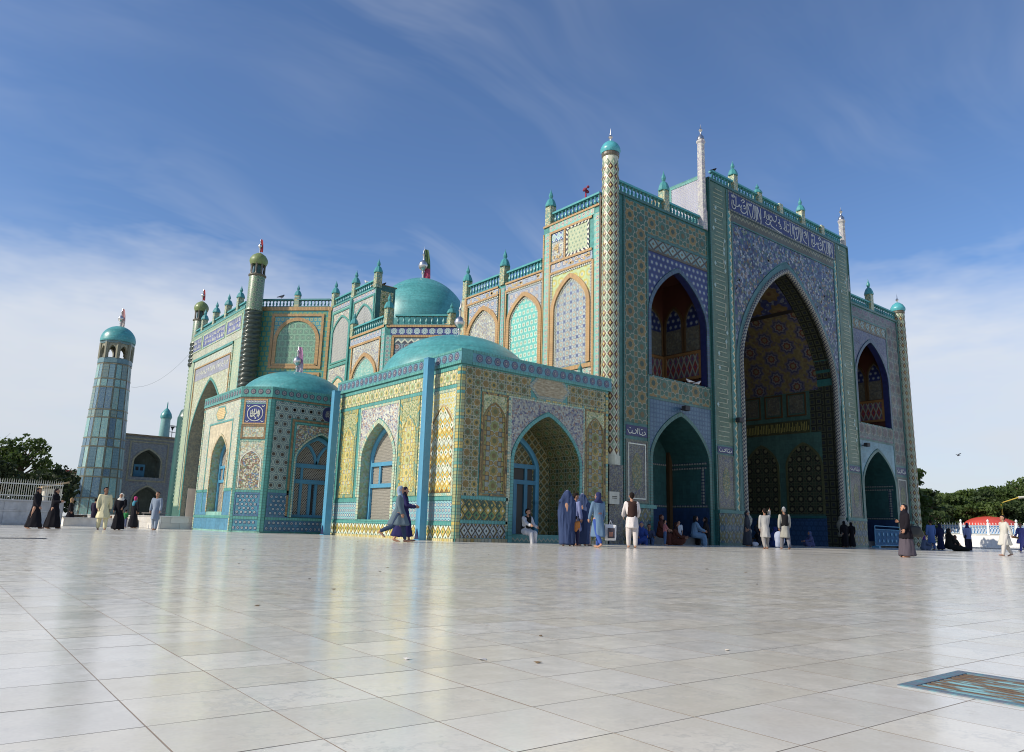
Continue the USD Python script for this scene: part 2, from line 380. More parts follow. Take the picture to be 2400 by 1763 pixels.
def P_zig(p, bg, line, other):
    def f(g):
        u, v = g.uv(); x = ((u/p).fract()-.5).abs(); t = v/p-x
        c = g.mix((t-.25).abs().lt(.14), bg, line); c = g.mix(t.gt(.40), c, other)
        return finish(g, c, var=.14)
    return f
def P_grid(p, bg, line, core):
    def f(g):
        u, v = g.uv(); x, y, i, j = cells(g, u, v, p); m = x.abs().max(y.abs())
        c = g.mix(m.gt(.40), bg, line); c = g.mix(m.lt(.24), c, line); c = g.mix(m.lt(.17), c, core)
        return finish(g, c, var=.14)
    return f
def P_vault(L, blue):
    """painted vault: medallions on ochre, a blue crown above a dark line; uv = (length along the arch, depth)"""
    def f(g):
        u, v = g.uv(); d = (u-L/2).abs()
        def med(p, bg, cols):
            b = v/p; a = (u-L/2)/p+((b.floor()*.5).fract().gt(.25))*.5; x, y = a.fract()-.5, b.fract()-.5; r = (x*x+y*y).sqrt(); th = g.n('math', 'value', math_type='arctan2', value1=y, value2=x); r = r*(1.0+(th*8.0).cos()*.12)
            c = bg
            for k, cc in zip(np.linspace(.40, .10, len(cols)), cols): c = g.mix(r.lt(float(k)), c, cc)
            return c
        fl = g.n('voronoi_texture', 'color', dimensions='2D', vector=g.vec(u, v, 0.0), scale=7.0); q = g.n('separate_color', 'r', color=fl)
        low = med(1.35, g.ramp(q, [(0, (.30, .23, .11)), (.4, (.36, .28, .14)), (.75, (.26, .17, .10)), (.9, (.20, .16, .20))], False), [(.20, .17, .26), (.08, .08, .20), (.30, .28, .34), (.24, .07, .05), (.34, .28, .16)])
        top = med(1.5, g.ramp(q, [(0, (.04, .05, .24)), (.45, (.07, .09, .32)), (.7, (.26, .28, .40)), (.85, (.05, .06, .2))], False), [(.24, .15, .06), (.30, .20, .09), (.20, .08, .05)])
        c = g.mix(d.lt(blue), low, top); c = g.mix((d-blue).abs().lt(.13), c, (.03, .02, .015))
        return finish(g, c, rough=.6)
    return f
def P_mesh(g):
    """pierced metal screen: dark diamond holes in a pale lattice"""
    u, v = g.uv(); a, b = u/.092+v/.13, u/.092-v/.13
    m = (a.fract()-.5).abs().max((b.fract()-.5).abs())
    return g.n('principled_bsdf', 'BSDF', base_color=g.mix(m.lt(.37), (.44, .42, .35), (.018, .016, .015)), roughness=.6)
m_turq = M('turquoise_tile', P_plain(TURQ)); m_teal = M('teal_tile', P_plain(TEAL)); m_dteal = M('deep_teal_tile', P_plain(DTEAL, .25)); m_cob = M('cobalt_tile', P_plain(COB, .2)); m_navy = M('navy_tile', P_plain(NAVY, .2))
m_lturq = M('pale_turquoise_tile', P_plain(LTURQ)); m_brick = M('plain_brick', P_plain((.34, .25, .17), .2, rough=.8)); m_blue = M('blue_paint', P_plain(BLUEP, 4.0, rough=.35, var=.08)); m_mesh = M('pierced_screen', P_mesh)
m_sold_turq = M('turquoise_bars', P_soldier(TURQ, (.11, .335, .34), .13, (.06, .14, .13))); m_sold_yel = M('yellow_turquoise_bars', P_soldier(YEL, TURQ, .12)); m_sold_brick = M('orange_brick_bars', P_soldier(BRICK, (.55, .34, .17), .10))
m_sold_cream = M('cream_turquoise_bars', P_soldier(CREAM, LTURQ, .12)); m_checkw = M('white_blue_check', P_checker(WHITE, (.05, .06, .12), .075)); m_zig = M('white_zigzag', P_zig(.34, DTEAL, WHITE, TEAL))
m_zigy = M('yellow_zigzag', P_zig(.40, TEAL, (.50, .48, .36), (.30, .24, .10)))

# domes: courses of turquoise glazed brick with worn whitish spots
def f_dome(g):
    P = g.pos(); z = g.n('separate_xyz', 'z', vector=P); n = g.noise(P, .7, 4.0, .6); n2 = g.noise(P, 7.0, 3.0)
    row = (z/.085); e = (row.fract()-.5).abs(); r = g.rnd(g.vec(row.floor(), 0.0, 1.0))
    c = g.mix(g.rng(n, .35, .7, 0, 1), (.060, .255, .258), (.095, .34, .345)); c = g.mul(c, g.grey(g.rng(r, 0, 1, .90, 1.08)*g.rng(e, .42, .5, 1, .8)*g.rng(n2, .3, .7, .80, 1.15)))
    c = g.mix(g.rng(g.noise(P, 3.2, 5.0, .72), .62, .78, 0, .55), c, (.42, .46, .42))
    return g.n('principled_bsdf', 'BSDF', base_color=c, roughness=g.rng(n, .3, .7, .30, .48))
m_dome = M('dome_tile', f_dome)

# the marble court: pale slabs, each with its own tone and veins
def f_marble(g):
    P = g.pos(); t = g.n('attribute', 'color', attribute='tint'); n = g.noise(P, 1.4, 5.0, .65); v = g.noise(P, 2.6, 6.0, .7)
    vein = g.rng((v-.5).abs(), 0, .025, 1.0, 0.0)*g.rng(n, .45, .62, 0, 1); fine = g.noise(P, 70.0, 2.0)
    c = g.mix(vein*.45, t, (.36, .37, .36)); c = g.mix(g.rng(g.noise(P, .55, 4.0, .6), .55, .74, 0, .45), c, (.52, .47, .36)); c = g.mix(g.rng(g.noise(P, 3.1, 6.0, .72), .66, .76, 0, .55), c, (.30, .24, .16))
    c = g.mul(c, g.grey(g.rng(n, .3, .7, .90, 1.06)*g.rng(fine, .3, .7, .96, 1.03)))
    sc = g.noise(P, 9.0, 4.0, .6)
    b = g.n('bump', 'normal', height=g.noise(P, 6.0, 3.0), strength=.030, distance=.02)
    return g.n('principled_bsdf', 'BSDF', base_color=c, roughness=g.rng(sc, .3, .75, .11, .26), specular_ior_level=.45, normal=b)
m_marble = M('court_marble', f_marble)
def f_far(g):
    P = g.pos(); x = g.n('separate_xyz', 'x', vector=P); y = Out(g, x.ref[:-1]+'y'); a, b = x/.31, y/.31
    r = g.rnd(g.vec(a.floor(), b.floor(), 0.0)); n = g.noise(P, .35, 4.0, .6)
    c = g.mix(r, (.58, .555, .49), (.67, .645, .575)); c = g.mul(c, g.grey(g.rng(n, .3, .7, .86, 1.05)))
    bb = g.n('bump', 'normal', height=g.noise(P, 6.0, 3.0), strength=.03, distance=.02)
    return g.n('principled_bsdf', 'BSDF', base_color=c, roughness=g.rng(n, .3, .7, .13, .25), specular_ior_level=.45, normal=bb)
m_far = M('court_marble_far', f_far)
m_grout = M('grout', lambda g: g.n('principled_bsdf', 'BSDF', base_color=g.mix(g.noise(g.pos(), 1.2, 3.0), (.17, .135, .11), (.40, .345, .29)), roughness=.9))
m_white = M('white_render', tinted(.7, .10, 3.0, .25, .1, spec=.3))

# ------------------------------------------------------------------ the court
rng = random.Random(7)
TILE_YAW = math.radians(-1.40)                                  # the slabs lie a touch askew to the shrine
ca, sa = math.cos(TILE_YAW), math.sin(TILE_YAW); TX, TY = 0.3285, 0.335
court = thing('court', 'pale polished marble slab court in front of the shrine', 'court', kind='structure')
gbed = trimesh.creation.extrude_polygon(sbox(-8, -8, 34, 34).difference(sbox(2.90, .34, 3.44, 1.34)), .07, engine='earcut'); gbed.apply_translation([0, 0, -.0709]); put(court, 'grout_bed', gbed, m_grout)
far = [bx(-90, -8, -90, 160, -.06, -.002), bx(34, 160, -90, 160, -.06, -.002), bx(-8, 34, -90, -8, -.06, -.002), bx(-8, 34, 34, 160, -.06, -.002)]
put(court, 'far_paving', cat(far), m_far, kind='stuff')
def slab(x, y, t, j=.0038, b=0.0):
    h = .5; k = h-b; z0 = .004
    V = np.array([(a*(TX-j)/2, c*(TY-j)/2, z) for z in (-z0, 0) for a, c in ((-1, -1), (1, -1), (1, 1), (-1, 1))]); F = [(4, 5, 6), (4, 6, 7)]
    for i in range(4): j_ = (i+1) % 4; F += [(i, j_, j_+4), (i, j_+4, i+4)]
    V[:, 2] += V[:, 0]*t[0]+V[:, 1]*t[1]+t[2]
    return np.c_[(x+V[:, 0])*ca-(y+V[:, 1])*sa, (x+V[:, 0])*sa+(y+V[:, 1])*ca, V[:, 2]], np.array(F)
def in_view(p, m=1.12):
    d = np.asarray(p, float)-[0, 0, EYE]; f = d@CF
    return f > .2 and abs(d@CR)/f < .684*m and abs(d@CU)/f < .502*m
GR = (2.90, 3.44, .34, 1.34)                                          # the drain opening
near, rest = [], []
OX, OY = .357, .3175
for i in range(-28, 100):
    for j in range(-24, 100):
        x, y = OX+i*TX, OY+j*TY; X, Y = x*ca-y*sa, x*sa+y*ca
        if not (-7.8 < X < 33.7 and -7.8 < Y < 33.7) or (X-.3)**2+(Y-.3)**2 > 24**2 or (X > 16 and Y > 22.6): continue
        d = math.hypot(X, Y); vis = in_view((X, Y, 0))
        if not vis and d > 6: continue
        tone = .58+.09*rng.random()-(.06 if rng.random() < .08 else 0); w = rng.uniform(-.012, .018)
        cut = None
        if GR[0]-.25 < X < GR[1]+.25 and GR[2]-.25 < Y < GR[3]+.25:
            q = np.array([(x+a*(TX-.005)/2, y+b*(TY-.005)/2) for a, b in ((-1, -1), (1, -1), (1, 1), (-1, 1))]); cut = Polygon(np.c_[q[:, 0]*ca-q[:, 1]*sa, q[:, 0]*sa+q[:, 1]*ca]).difference(sbox(GR[0], GR[2], GR[1], GR[3]))
            if cut.area < 1e-4: continue
        it = ((rng.random()-.5)*.0024, (rng.random()-.5)*.0024, rng.uniform(-.0003, .0003))
        V, F = slab(x, y, it)
        if cut is not None and cut.area < .107: m = cat([trimesh.creation.extrude_polygon(q_, .004, engine='earcut') for q_ in getattr(cut, 'geoms', [cut])]); m.apply_translation([0, 0, -.004]); V, F = np.asarray(m.vertices), np.asarray(m.faces)
        (near if vis else rest).append((d, V, F, (tone+.055+w, tone+.03+w*.4, tone-.045-w)))
near.sort(key=lambda q: q[0])
def slab_tint(V, F, t):
    """polished top, dirty sawn edges"""
    V, F = np.asarray(V), np.asarray(F); n = np.cross(V[F[:, 1]]-V[F[:, 0]], V[F[:, 2]]-V[F[:, 0]]); up = np.abs(n[:, 2]) > .7*np.linalg.norm(n, axis=1)
    return np.where(up[:, None], np.array(t), (.19, .155, .125))
for d, V, F, t in near[:300]: put(court, 'marble_slab', (V, F), m_marble, tint=slab_tint(V, F, t))
tail = near[300:]+rest
put(court, 'marble_slab_field', cat([tm(V, F) for _, V, F, _ in tail]), m_marble, tint=np.vstack([slab_tint(V, F, t) for _, V, F, t in tail]), kind='stuff')
# ring of paving between the slab field and the far sheet
ring = sbox(-8, -8, 34, 34).difference(Point(.3, .3).buffer(23.6, 48))
rg = trimesh.creation.extrude_polygon(ring, .0024, engine='earcut'); rg.apply_translation([0, 0, -.0026]); put(court, 'middle_paving', rg, m_far, kind='stuff')
ground = put(None, 'ground', bx(-1500, 1500, -1500, 1500, -.6, -.09), M('dusty_ground', lambda g: g.n('principled_bsdf', 'BSDF', base_color=g.mix(g.noise(g.pos(), .05, 4.0), (.20, .17, .12), (.13, .14, .08)), roughness=.95)), kind='structure', label='dusty ground beyond the marble court', cat='ground')

# drain grate: painted frame and worn bars
gt = thing('drain_grate', 'flaking turquoise and rust steel drain grate let into the marble, lower right', 'drain grate')
m_flake = M('flaking_paint', lambda g: (lambda P: g.n('principled_bsdf', 'BSDF', base_color=g.mix(g.rng(g.n('noise_texture', 'fac', vector=g.n('mapping', 'vector', vector=P, scale=(26.0, 5.0, 26.0)), scale=1.0, detail=4.0, roughness=.6), .47, .56, 0, 1), (.13, .085, .05), (.17, .34, .38)), roughness=.6))(g.pos()))
gx0, gx1, gy0, gy1 = GR; m_gframe = M('grate_frame', lambda g: g.n('principled_bsdf', 'BSDF', base_color=g.mix(g.rng(g.noise(g.pos(), 30.0, 3.0), .45, .6, 0, 1), (.13, .155, .19), (.10, .21, .25)), roughness=.55))
put(gt, 'pit', cat([bx(gx0+.03, gx1-.03, gy0, gy1-.03, -.0595, -.058)]), DARKM)
put(gt, 'frame', bx(gx0, gx1, gy1-.045, gy1, -.05, .004), m_gframe); put(gt, 'frame', bx(gx0, gx0+.04, gy0, gy1-.045, -.05, .004), m_gframe); put(gt, 'frame', bx(gx1-.04, gx1, gy0, gy1-.045, -.05, .004), m_gframe)
nb = 12
for k in range(nb):
    a = gx0+.052+(gx1-gx0-.10)*(k+.25)/nb; put(gt, 'bar', bx(a, a+.019, gy0, gy1-.045, -.03, .001+.002*rng.random()), m_flake)
sl = thing('drain_slot', 'thin black open drain slot in the marble at far left', 'drain')
put(sl, 'slot', bx(1.75, 2.75, 19.6, 20.1, -.0015, .0025), DARKM); put(sl, 'rim', bx(1.72, 2.78, 20.1, 20.14, -.0015, .006), DARKM)

# ------------------------------------------------------------------ panels and mouldings
def panel(par, name, fr, poly, mat, w1=.015, w0=0.0, uo=(0, 0), **kw):
    m, uv = fr.ext(poly, w0, w1); return put(par, name, m, mat, uv=uv-np.asarray(uo), **kw)
def band(par, name, fr, path, width, mat, w1=.03, w0=0.0, closed=False, side=.5, **kw):
    m, uv = fr.strip(path, width, w0, w1, closed, side); return put(par, name, m, mat, uv=uv, **kw)
def hband(par, name, fr, u0, u1, v0, v1, mat, w1=.02, **kw): return band(par, name, fr, [(u0, (v0+v1)/2), (u1, (v0+v1)/2)], v1-v0, mat, w1, **kw)
def vband(par, name, fr, u0, u1, v0, v1, mat, w1=.02, **kw): return band(par, name, fr, [((u0+u1)/2, v0), ((u0+u1)/2, v1)], abs(u1-u0), mat, w1, **kw)
def frame(par, name, fr, u0, u1, v0, v1, width, mat, w1=.03, closed=True, **kw):
    """a rectangular frame inside the given outline"""
    h = width/2; return band(par, name, fr, rect(u0+h, u1-h, v0+h, v1-h), width, mat, w1, closed=closed, **kw)
def arch_band(par, name, fr, a, width, mat, w1=.03, **kw):
    """a moulding just outside an arch"""
    uc, half, v0, vs, va = a; h = width/2
    return band(par, name, fr, arch(uc, half+h, v0, vs, va+h*1.15), width, mat, w1, **kw)
def stars(par, name, fr, poly, p, uo, tints, w0=.012, w1=.022, r=.31, boost=1.0, edge=.75):
    x0, y0, x1, y1 = poly.bounds; rr = random.Random(3)
    for i in range(math.floor((x0-uo[0])/p)-1, math.ceil((x1-uo[0])/p)+1):
        for j in range(math.floor((y0-uo[1])/p)-1, math.ceil((y1-uo[1])/p)+1):
            c = (uo[0]+(i+.5)*p, uo[1]+(j+.5)*p)
            if not poly.contains(Point(c).buffer(p*r*1.25)): continue
            t = np.array(tints[(i+j) % len(tints)])*rr.uniform(.85, 1.15)
            piece(par, name, plate(fr, star(*c, p*r*1.58, 8, .765), w0, w1+.004), GLAZE, np.array(WHITE)*edge, boost)
            piece(par, name, plate(fr, star(*c, p*r*1.34, 8, .765), w0, w1+.010), GLAZE, t, boost)
            piece(par, name, plate(fr, star(*c, p*r*.62, 8, .765), w0, w1+.014), GLAZE, np.array(tints[(i+j+1) % len(tints)])*.55, boost)
def diamonds(par, name, fr, poly, a, b, uo, tints, core=None, w0=.010, w1=.020, gap=.86, boost=1.0, inside=.80):
    x0, y0, x1, y1 = poly.bounds; rr = random.Random(5)
    for j in range(math.floor((y0-uo[1])/b)-1, math.ceil((y1-uo[1])/b)+1):
        for i in range(math.floor((x0-uo[0])/(2*a))-1, math.ceil((x1-uo[0])/(2*a))+1):
            c = (uo[0]+i*2*a+(a if j % 2 else 0), uo[1]+j*b)
            d = diamond(*c, a*gap, b*gap); k = d.intersection(poly)
            if k.is_empty or k.area < d.area*inside: continue
            t = np.array(tints[j % len(tints)])*rr.uniform(.86, 1.14)
            piece(par, name, plate(fr, d, w0, w1), GLAZE, t, boost)
            if core: piece(par, name, plate(fr, diamond(*c, a*gap*.36, b*gap*.36), w0, w1+.005), GLAZE, core[j % len(core)], boost)
def dome_mesh(R, H, n=40, base=0.0, sharp=.10):
    """a low dome with a slight point"""
    t = np.linspace(0, 1, 18)
    return lathe([(R, -base)]*(base > 0) + [(R*math.cos(x*math.pi/2)**(.92) if x < 1 else 0, H*(math.sin(x*math.pi/2)*(1-sharp)+sharp*x)) for x in t], n)
FLAG = M('flag_cloth', tinted(.8, .25, 14.0, .2))
def finial(par, at, s=1.0, flag=None):
    x, y, z = at
    f = put(par, 'finial', lathe([(.06*s, -.15*s), (.05*s, .30*s), (.10*s, .42*s), (.05*s, .52*s), (.22*s, .66*s), (.27*s, .84*s), (.20*s, 1.02*s), (.05*s, 1.14*s), (.045*s, 1.36*s), (.09*s, 1.45*s), (.03*s, 1.55*s), (0, 1.95*s)], 14, at), METAL, smooth=40)
    if flag:
        V, F, n, k = [], [], 9, 5
        for i in range(n):
            for j in range(k):
                tt, w = i/(n-1), (j/(k-1)-.5)
                q = .10*s+.14*s*math.sin(tt*2.4)+w*.42*s*(.5+tt*.5); V.append((x+.78*q, y-.63*q+.05*s*math.sin(w*9+tt*5), z+1.75*s-tt*1.75*s+.03*s*math.cos(w*7)))
        for i in range(n-1):
            for j in range(k-1): a = i*k+j; F += [(a, a+1, a+k+1), (a, a+k+1, a+k)]
        tt = np.array([flag[0] if (f_//((k-1)*2)) < (n-1)*.55 else flag[1] for f_ in range(len(F))])
        put(f, 'flag', tm(V, F), FLAG, tint=tt, smooth=True)

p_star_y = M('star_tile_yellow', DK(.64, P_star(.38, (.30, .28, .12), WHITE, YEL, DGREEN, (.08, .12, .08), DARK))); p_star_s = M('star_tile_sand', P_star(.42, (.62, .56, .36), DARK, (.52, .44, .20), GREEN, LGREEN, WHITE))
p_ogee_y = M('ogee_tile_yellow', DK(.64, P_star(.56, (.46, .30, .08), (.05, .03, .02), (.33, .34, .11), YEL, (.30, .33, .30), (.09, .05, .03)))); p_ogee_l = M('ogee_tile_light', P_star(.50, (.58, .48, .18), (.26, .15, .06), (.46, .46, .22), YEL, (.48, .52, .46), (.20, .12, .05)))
p_diam_w = M('diamond_tile_warm', P_diam(.31, .33, (YEL, WHITE), (.16, .08, .03), (LTURQ, WHITE), .43)); p_diam_g = M('diamond_tile_green', P_diam(.36, .42, (DGREEN, (.34, .24, .06)), (.05, .05, .04), (WHITE, DARK), .45))
p_flo_w = M('floral_white', P_floral(12.0, [WHITE, LILAC, (.55, .53, .55), COB, WHITE, (.40, .20, .12), LILAC], None)); p_flo_g = M('floral_green', P_floral(17.0, [LGREEN, CREAM, GREEN, YEL, CREAM, DGREEN, (.4, .42, .25)], None)); p_flo_b = M('floral_blue', P_floral(9.0, [COB, MBLUE, (.045, .075, .30), LILAC, NAVY, (.30, .34, .50), (.05, .12, .30), (.20, .12, .06)], NAVY, .05))
p_flo_r = M('floral_brown', P_floral(13.0, [(.24, .08, .05), WHITE, MBLUE, (.35, .20, .12), CREAM, (.12, .05, .04), GREEN], None)); p_flo_s = M('floral_sand', P_floral(13.0, [CREAM, WHITE, (.50, .42, .28), LTURQ, WHITE, (.40, .25, .14), LILAC], None))
p_ros_b = M('rosette_blue', P_rosette(.24, (.10, .30, .40), [COB, WHITE, MBLUE], True, 6)); p_ros_dado = M('rosette_dado', P_rosette(.20, (.26, .46, .52), [COB, WHITE, NAVY], True, 6)); p_ros_corn = M('rosette_cornice', P_rosette(.50, (.10, .28, .36), [(.05, .04, .16), LILAC, (.22, .18, .34), WHITE], False, 8, (.05, .08, .18)))
p_oct_dado = M('octagon_dado', P_rosette(.26, (.06, .24, .36), [WHITE, COB, NAVY], True, 6))

# ------------------------------------------------------------------ the near domed pavilion
ks = thing('domed_pavilion', 'low square pavilion in yellow star tiles with turquoise dome, between two blue posts', 'pavilion')
A, B = wall_x(15.6), wall_y(22.4)
win = (28.38, 1.37, .72, 3.35, 4.78); door = (19.95, 1.76, .31, 3.1, 4.98)
wl, uvl = A.ext(rpoly(22.4, 32.45, 0, 6.5).difference(arch_poly(*win)), -.55, 0); west = put(ks, 'west_wall', wl, m_turq, uv=uvl)
wr, uvr = B.ext(rpoly(16.15, 23.4, 0, 6.5).difference(arch_poly(*door)), -.55, 0); front = put(ks, 'front_wall', wr, m_turq, uv=uvr)
put(ks, 'rear_wall', cat([bx(16.15, 23.4, 31.9, 32.45, 0, 6.5), bx(22.85, 23.4, 22.95, 31.9, 0, 6.5)]), m_brick)
roof = put(ks, 'roof', bx(16.0, 23.0, 22.8, 32.1, 6.42, 6.74), m_brick)
# cornice: tile fascia with octagonal flowers
for nm, fr, u0, u1, par in (('west_cornice', A, 22.34, 32.5, west), ('front_cornice', B, 16.05, 23.56, front)):
    m, uv = fr.ext(rpoly(u0, u1, 6.5, 7.07), -.45, .06); c = put(ks, nm, m, m_turq, uv=uv)
    hband(c, 'bar_course', fr, u0, u1, 6.98, 7.07, m_sold_turq, .075, w0=.06); hband(c, 'bar_course', fr, u0, u1, 6.5, 6.60, m_sold_turq, .075, w0=.06)
    panel(c, 'flower_band', fr, rpoly(u0, u1, 6.62, 6.96), M('cornice_ground', P_plain((.10, .27, .36), .2)), .066, .06)
    n = int((u1-u0-.2)/.41); r_ = random.Random(2)
    for i in range(n):
        uc = u0+.1+(i+.5)*(u1-u0-.2)/n
        for k, (rad, t) in enumerate(((.165, (.05, .055, .13)), (.125, (.19, .20, .27)), (.085, (.07, .065, .15)), (.045, (.30, .29, .28)))):
            piece(c, 'flower_tile', plate(fr, star(uc, 6.79, rad, 8, .92), .06, .070+.004*k), GLAZE, np.array(t)*r_.uniform(.85, 1.15), .8)
# west face
ip = lambda u0, u1, v0, v1: rpoly(u0, u1, v0, v1)
vband(west, 'corner_bars', A, 22.42, 22.60, .1, 6.4, m_sold_yel, .03); vband(west, 'corner_bars', A, 32.22, 32.42, .1, 6.4, M('white_blue_bars', P_soldier(WHITE, MBLUE, .1)), .03)
panel(west, 'star_frieze', A, ip(22.62, 32.2, 5.76, 6.30), p_star_s, .014, uo=(22.62, 5.82)); stars(west, 'star_tile', A, ip(22.62, 32.2, 5.76, 6.30), .42, (22.62, 5.82), [(.52, .44, .20), LGREEN])
hband(west, 'bar_course', A, 22.62, 32.2, 6.32, 6.44, m_sold_turq, .02); hband(west, 'bar_course', A, 22.62, 32.2, 5.61, 5.74, m_sold_turq, .03)
# right lattice panel
frame(west, 'panel_frame', A, 22.62, 24.32, 1.62, 5.60, .10, m_sold_cream, .035)
lp = arch_poly(23.47, .72, 1.74, 4.15, 4.98); panel(west, 'lattice_ground', A, lp, M('lattice_ground', P_plain((.24, .14, .05), .3)), .012)
panel(west, 'lattice_spandrel', A, ip(22.72, 24.22, 1.72, 5.5).difference(lp.buffer(.05)), M('dotted_sand', P_rosette(.22, (.52, .53, .46), [(.55, .45, .16), WHITE], True, 6)), .016)
band(west, 'lattice_arch', A, arch(23.47, .76, 1.74, 4.15, 5.03), .08, M('sand_bars', P_soldier(CREAM, BRICK, .09)), .032)
diamonds(west, 'diamond_tile', A, lp, .151, .166, (23.47, 1.90), [(.60, .42, .12), (.62, .45, .15), (.66, .64, .58), (.60, .42, .12), (.52, .56, .52), (.66, .64, .58)], [LTURQ, WHITE, GREEN], gap=.91, boost=2.0)
vband(west, 'bar_post', A, 24.36, 24.52, 1.62, 5.6, m_sold_turq, .02)
# middle star panels
for u0, u1 in ((25.15, 26.62), (30.35, 31.85)):
    frame(west, 'panel_frame', A, u0, u1, 1.66, 5.60, .14, m_sold_yel, .03); pp = arch_poly((u0+u1)/2, (u1-u0)/2-.2, 1.82, 4.1, 4.80)
    panel(west, 'star_panel', A, pp, p_ogee_l, .014, uo=((u0+u1)/2-.25, 1.82)); panel(west, 'panel_spandrel', A, ip(u0+.15, u1-.15, 1.8, 5.45).difference(pp.buffer(.04)), p_flo_g, .016)
    band(west, 'panel_arch', A, arch((u0+u1)/2, (u1-u0)/2-.19, 1.82, 4.1, 4.84), .07, m_sold_yel, .03)
    stars(west, 'star_tile', A, pp, .50, ((u0+u1)/2-.25, 1.82), [(.46, .46, .22), (.58, .46, .16)])
panel(west, 'star_strip', A, ip(24.56, 25.11, 1.66, 5.58), p_star_s, .014, uo=(24.63, 1.7)); stars(west, 'star_tile', A, ip(24.56, 25.11, 1.66, 5.58), .42, (24.63, 1.7), [YEL, (.45, .42, .2)])
# window
wo = arch_poly(win[0], win[1]+.19, win[2], win[3], win[4]+.24)
panel(west, 'window_spandrel', A, ip(26.80, 29.97, 1.62, 5.56).difference(wo), p_flo_w, .014); arch_band(west, 'window_surround', A, win, .17, m_sold_cream, .04)
frame(west, 'spandrel_frame', A, 26.70, 30.08, 1.62, 5.60, .10, m_sold_cream, .03, closed=False)
m, uv = tunnel(A, inset(win), -.55, 0.004); put(west, 'window_reveal', m, M('reveal_tile', P_floral(8.0, [LGREEN, GREYT, LTURQ, (.25, .27, .2)], None)), uv=uv)
panel(west, 'window_sill', A, ip(26.98, 29.78, .655, .722), m_sold_turq, .05)
wn = put(west, 'window', *(lambda r: (r[0], m_mesh))(A.ext(arch_poly(win[0], win[1]-.02, win[2], win[3], win[4]-.02), -.53, -.51)), uv=A.ext(arch_poly(win[0], win[1]-.02, win[2], win[3], win[4]-.02), -.53, -.51)[1])
band(wn, 'window_frame', A, arch(win[0], win[1]-.10, win[2], win[3], win[4]-.14), .17, m_blue, -.40, w0=-.505)
for z in (3.08, 2.16): put(wn, 'transom', A.box(27.05, 29.7, z-.085, z+.085, -.505, -.41), m_blue)
for u in (27.75, 28.85): put(wn, 'mullion', A.box(u-.07, u+.07, 2.245, 2.995, -.505, -.43), m_blue)
# dado of the west face
hband(west, 'bar_course', A, 22.62, 26.95, 1.46, 1.60, m_sold_turq, .03); hband(west, 'bar_course', A, 29.82, 32.2, 1.46, 1.60, m_sold_turq, .03)
for u0, u1 in ((22.66, 24.4), (24.5, 26.86), (29.9, 32.18)): panel(west, 'dotted_dado', A, ip(u0, u1, .72, 1.44), p_ros_dado, .016)
hband(west, 'bar_course', A, 22.62, 32.2, .56, .66, m_sold_turq, .032); panel(west, 'plinth_ground', A, ip(22.62, 32.2, .10, .555), M('diamond_plinth', P_diam(.34, .43, (YEL, WHITE), (.10, .07, .04), (LTURQ, DARK), .44)), .010, uo=(22.62, .33))
diamonds(west, 'diamond_tile', A, ip(22.66, 32.18, .08, .57), .17, .215, (22.79, .33), [YEL, WHITE], [GREEN], gap=.80, inside=.97)
hband(west, 'foot_course', A, 22.44, 32.4, .0, .095, M('yellow_foot', P_soldier(YEL, CREAM, .14)), .04)
# front face; its tile colours are darkened to carry shade
vband(front, 'corner_bars', B, 15.62, 15.77, .1, 6.4, m_sold_yel, .03); vband(front, 'corner_bars', B, 23.26, 23.39, .1, 6.4, m_sold_yel, .03)
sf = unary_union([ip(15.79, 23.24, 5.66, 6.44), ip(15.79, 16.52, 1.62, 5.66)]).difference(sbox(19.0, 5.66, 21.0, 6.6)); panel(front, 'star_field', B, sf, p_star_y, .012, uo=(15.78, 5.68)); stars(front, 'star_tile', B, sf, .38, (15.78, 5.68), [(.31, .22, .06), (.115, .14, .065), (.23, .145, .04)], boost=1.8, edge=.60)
hexp = Polygon([(19.05, 6.12), (19.40, 5.78), (20.62, 5.78), (20.96, 6.12), (20.62, 6.46), (19.40, 6.46)])
panel(front, 'plaque_border', B, hexp.buffer(.12, join_style=2), M('plaque_border', P_rosette(.11, (.36, .38, .30), [(.12, .16, .2), WHITE], True, 4)), .028); panel(front, 'plaque', B, hexp, M('weathered_board', lambda g: (lambda uv: finish(g, g.mix(g.rng(g.noise(g.vec(uv[0]*2.0, uv[1]*16.0, 0.0), 2.0, 4.0), .4, .62, 0, 1), (.30, .22, .14), (.48, .42, .33)), rough=.75))(g.uv())), .036)
hband(front, 'bar_course', B, 16.55, 23.24, 5.58, 5.655, m_sold_yel, .026)
for u0, u1, z0 in ((16.58, 17.86, 1.68), (22.0, 23.24, 1.75)):
    uc = (u0+u1)/2; frame(front, 'panel_frame', B, u0, u1, z0, 5.56, .075, M('sand_dark_bars', P_soldier(OCH, DARK, .09)), .032)
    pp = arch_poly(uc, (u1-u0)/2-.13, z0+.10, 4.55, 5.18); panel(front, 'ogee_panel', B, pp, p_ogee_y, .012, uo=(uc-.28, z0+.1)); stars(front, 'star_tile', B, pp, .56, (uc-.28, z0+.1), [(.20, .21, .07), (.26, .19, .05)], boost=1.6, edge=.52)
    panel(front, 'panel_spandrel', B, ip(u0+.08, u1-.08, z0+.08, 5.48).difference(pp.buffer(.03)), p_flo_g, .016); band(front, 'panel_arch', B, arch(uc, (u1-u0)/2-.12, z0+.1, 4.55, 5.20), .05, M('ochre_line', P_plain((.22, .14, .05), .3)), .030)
    for k in range(5):
        for s in (-1, 1): piece(front, 'corner_tile', plate(B, Polygon([(uc+s*.30-.085, z0+.70+k*.56-.085-.28), (uc+s*.30+.085, z0+.70+k*.56-.085-.28), (uc+s*.30+.085, z0+.70+k*.56+.085-.28), (uc+s*.30-.085, z0+.70+k*.56+.085-.28)]), .012, .028), GLAZE, (.22, .24, .22))
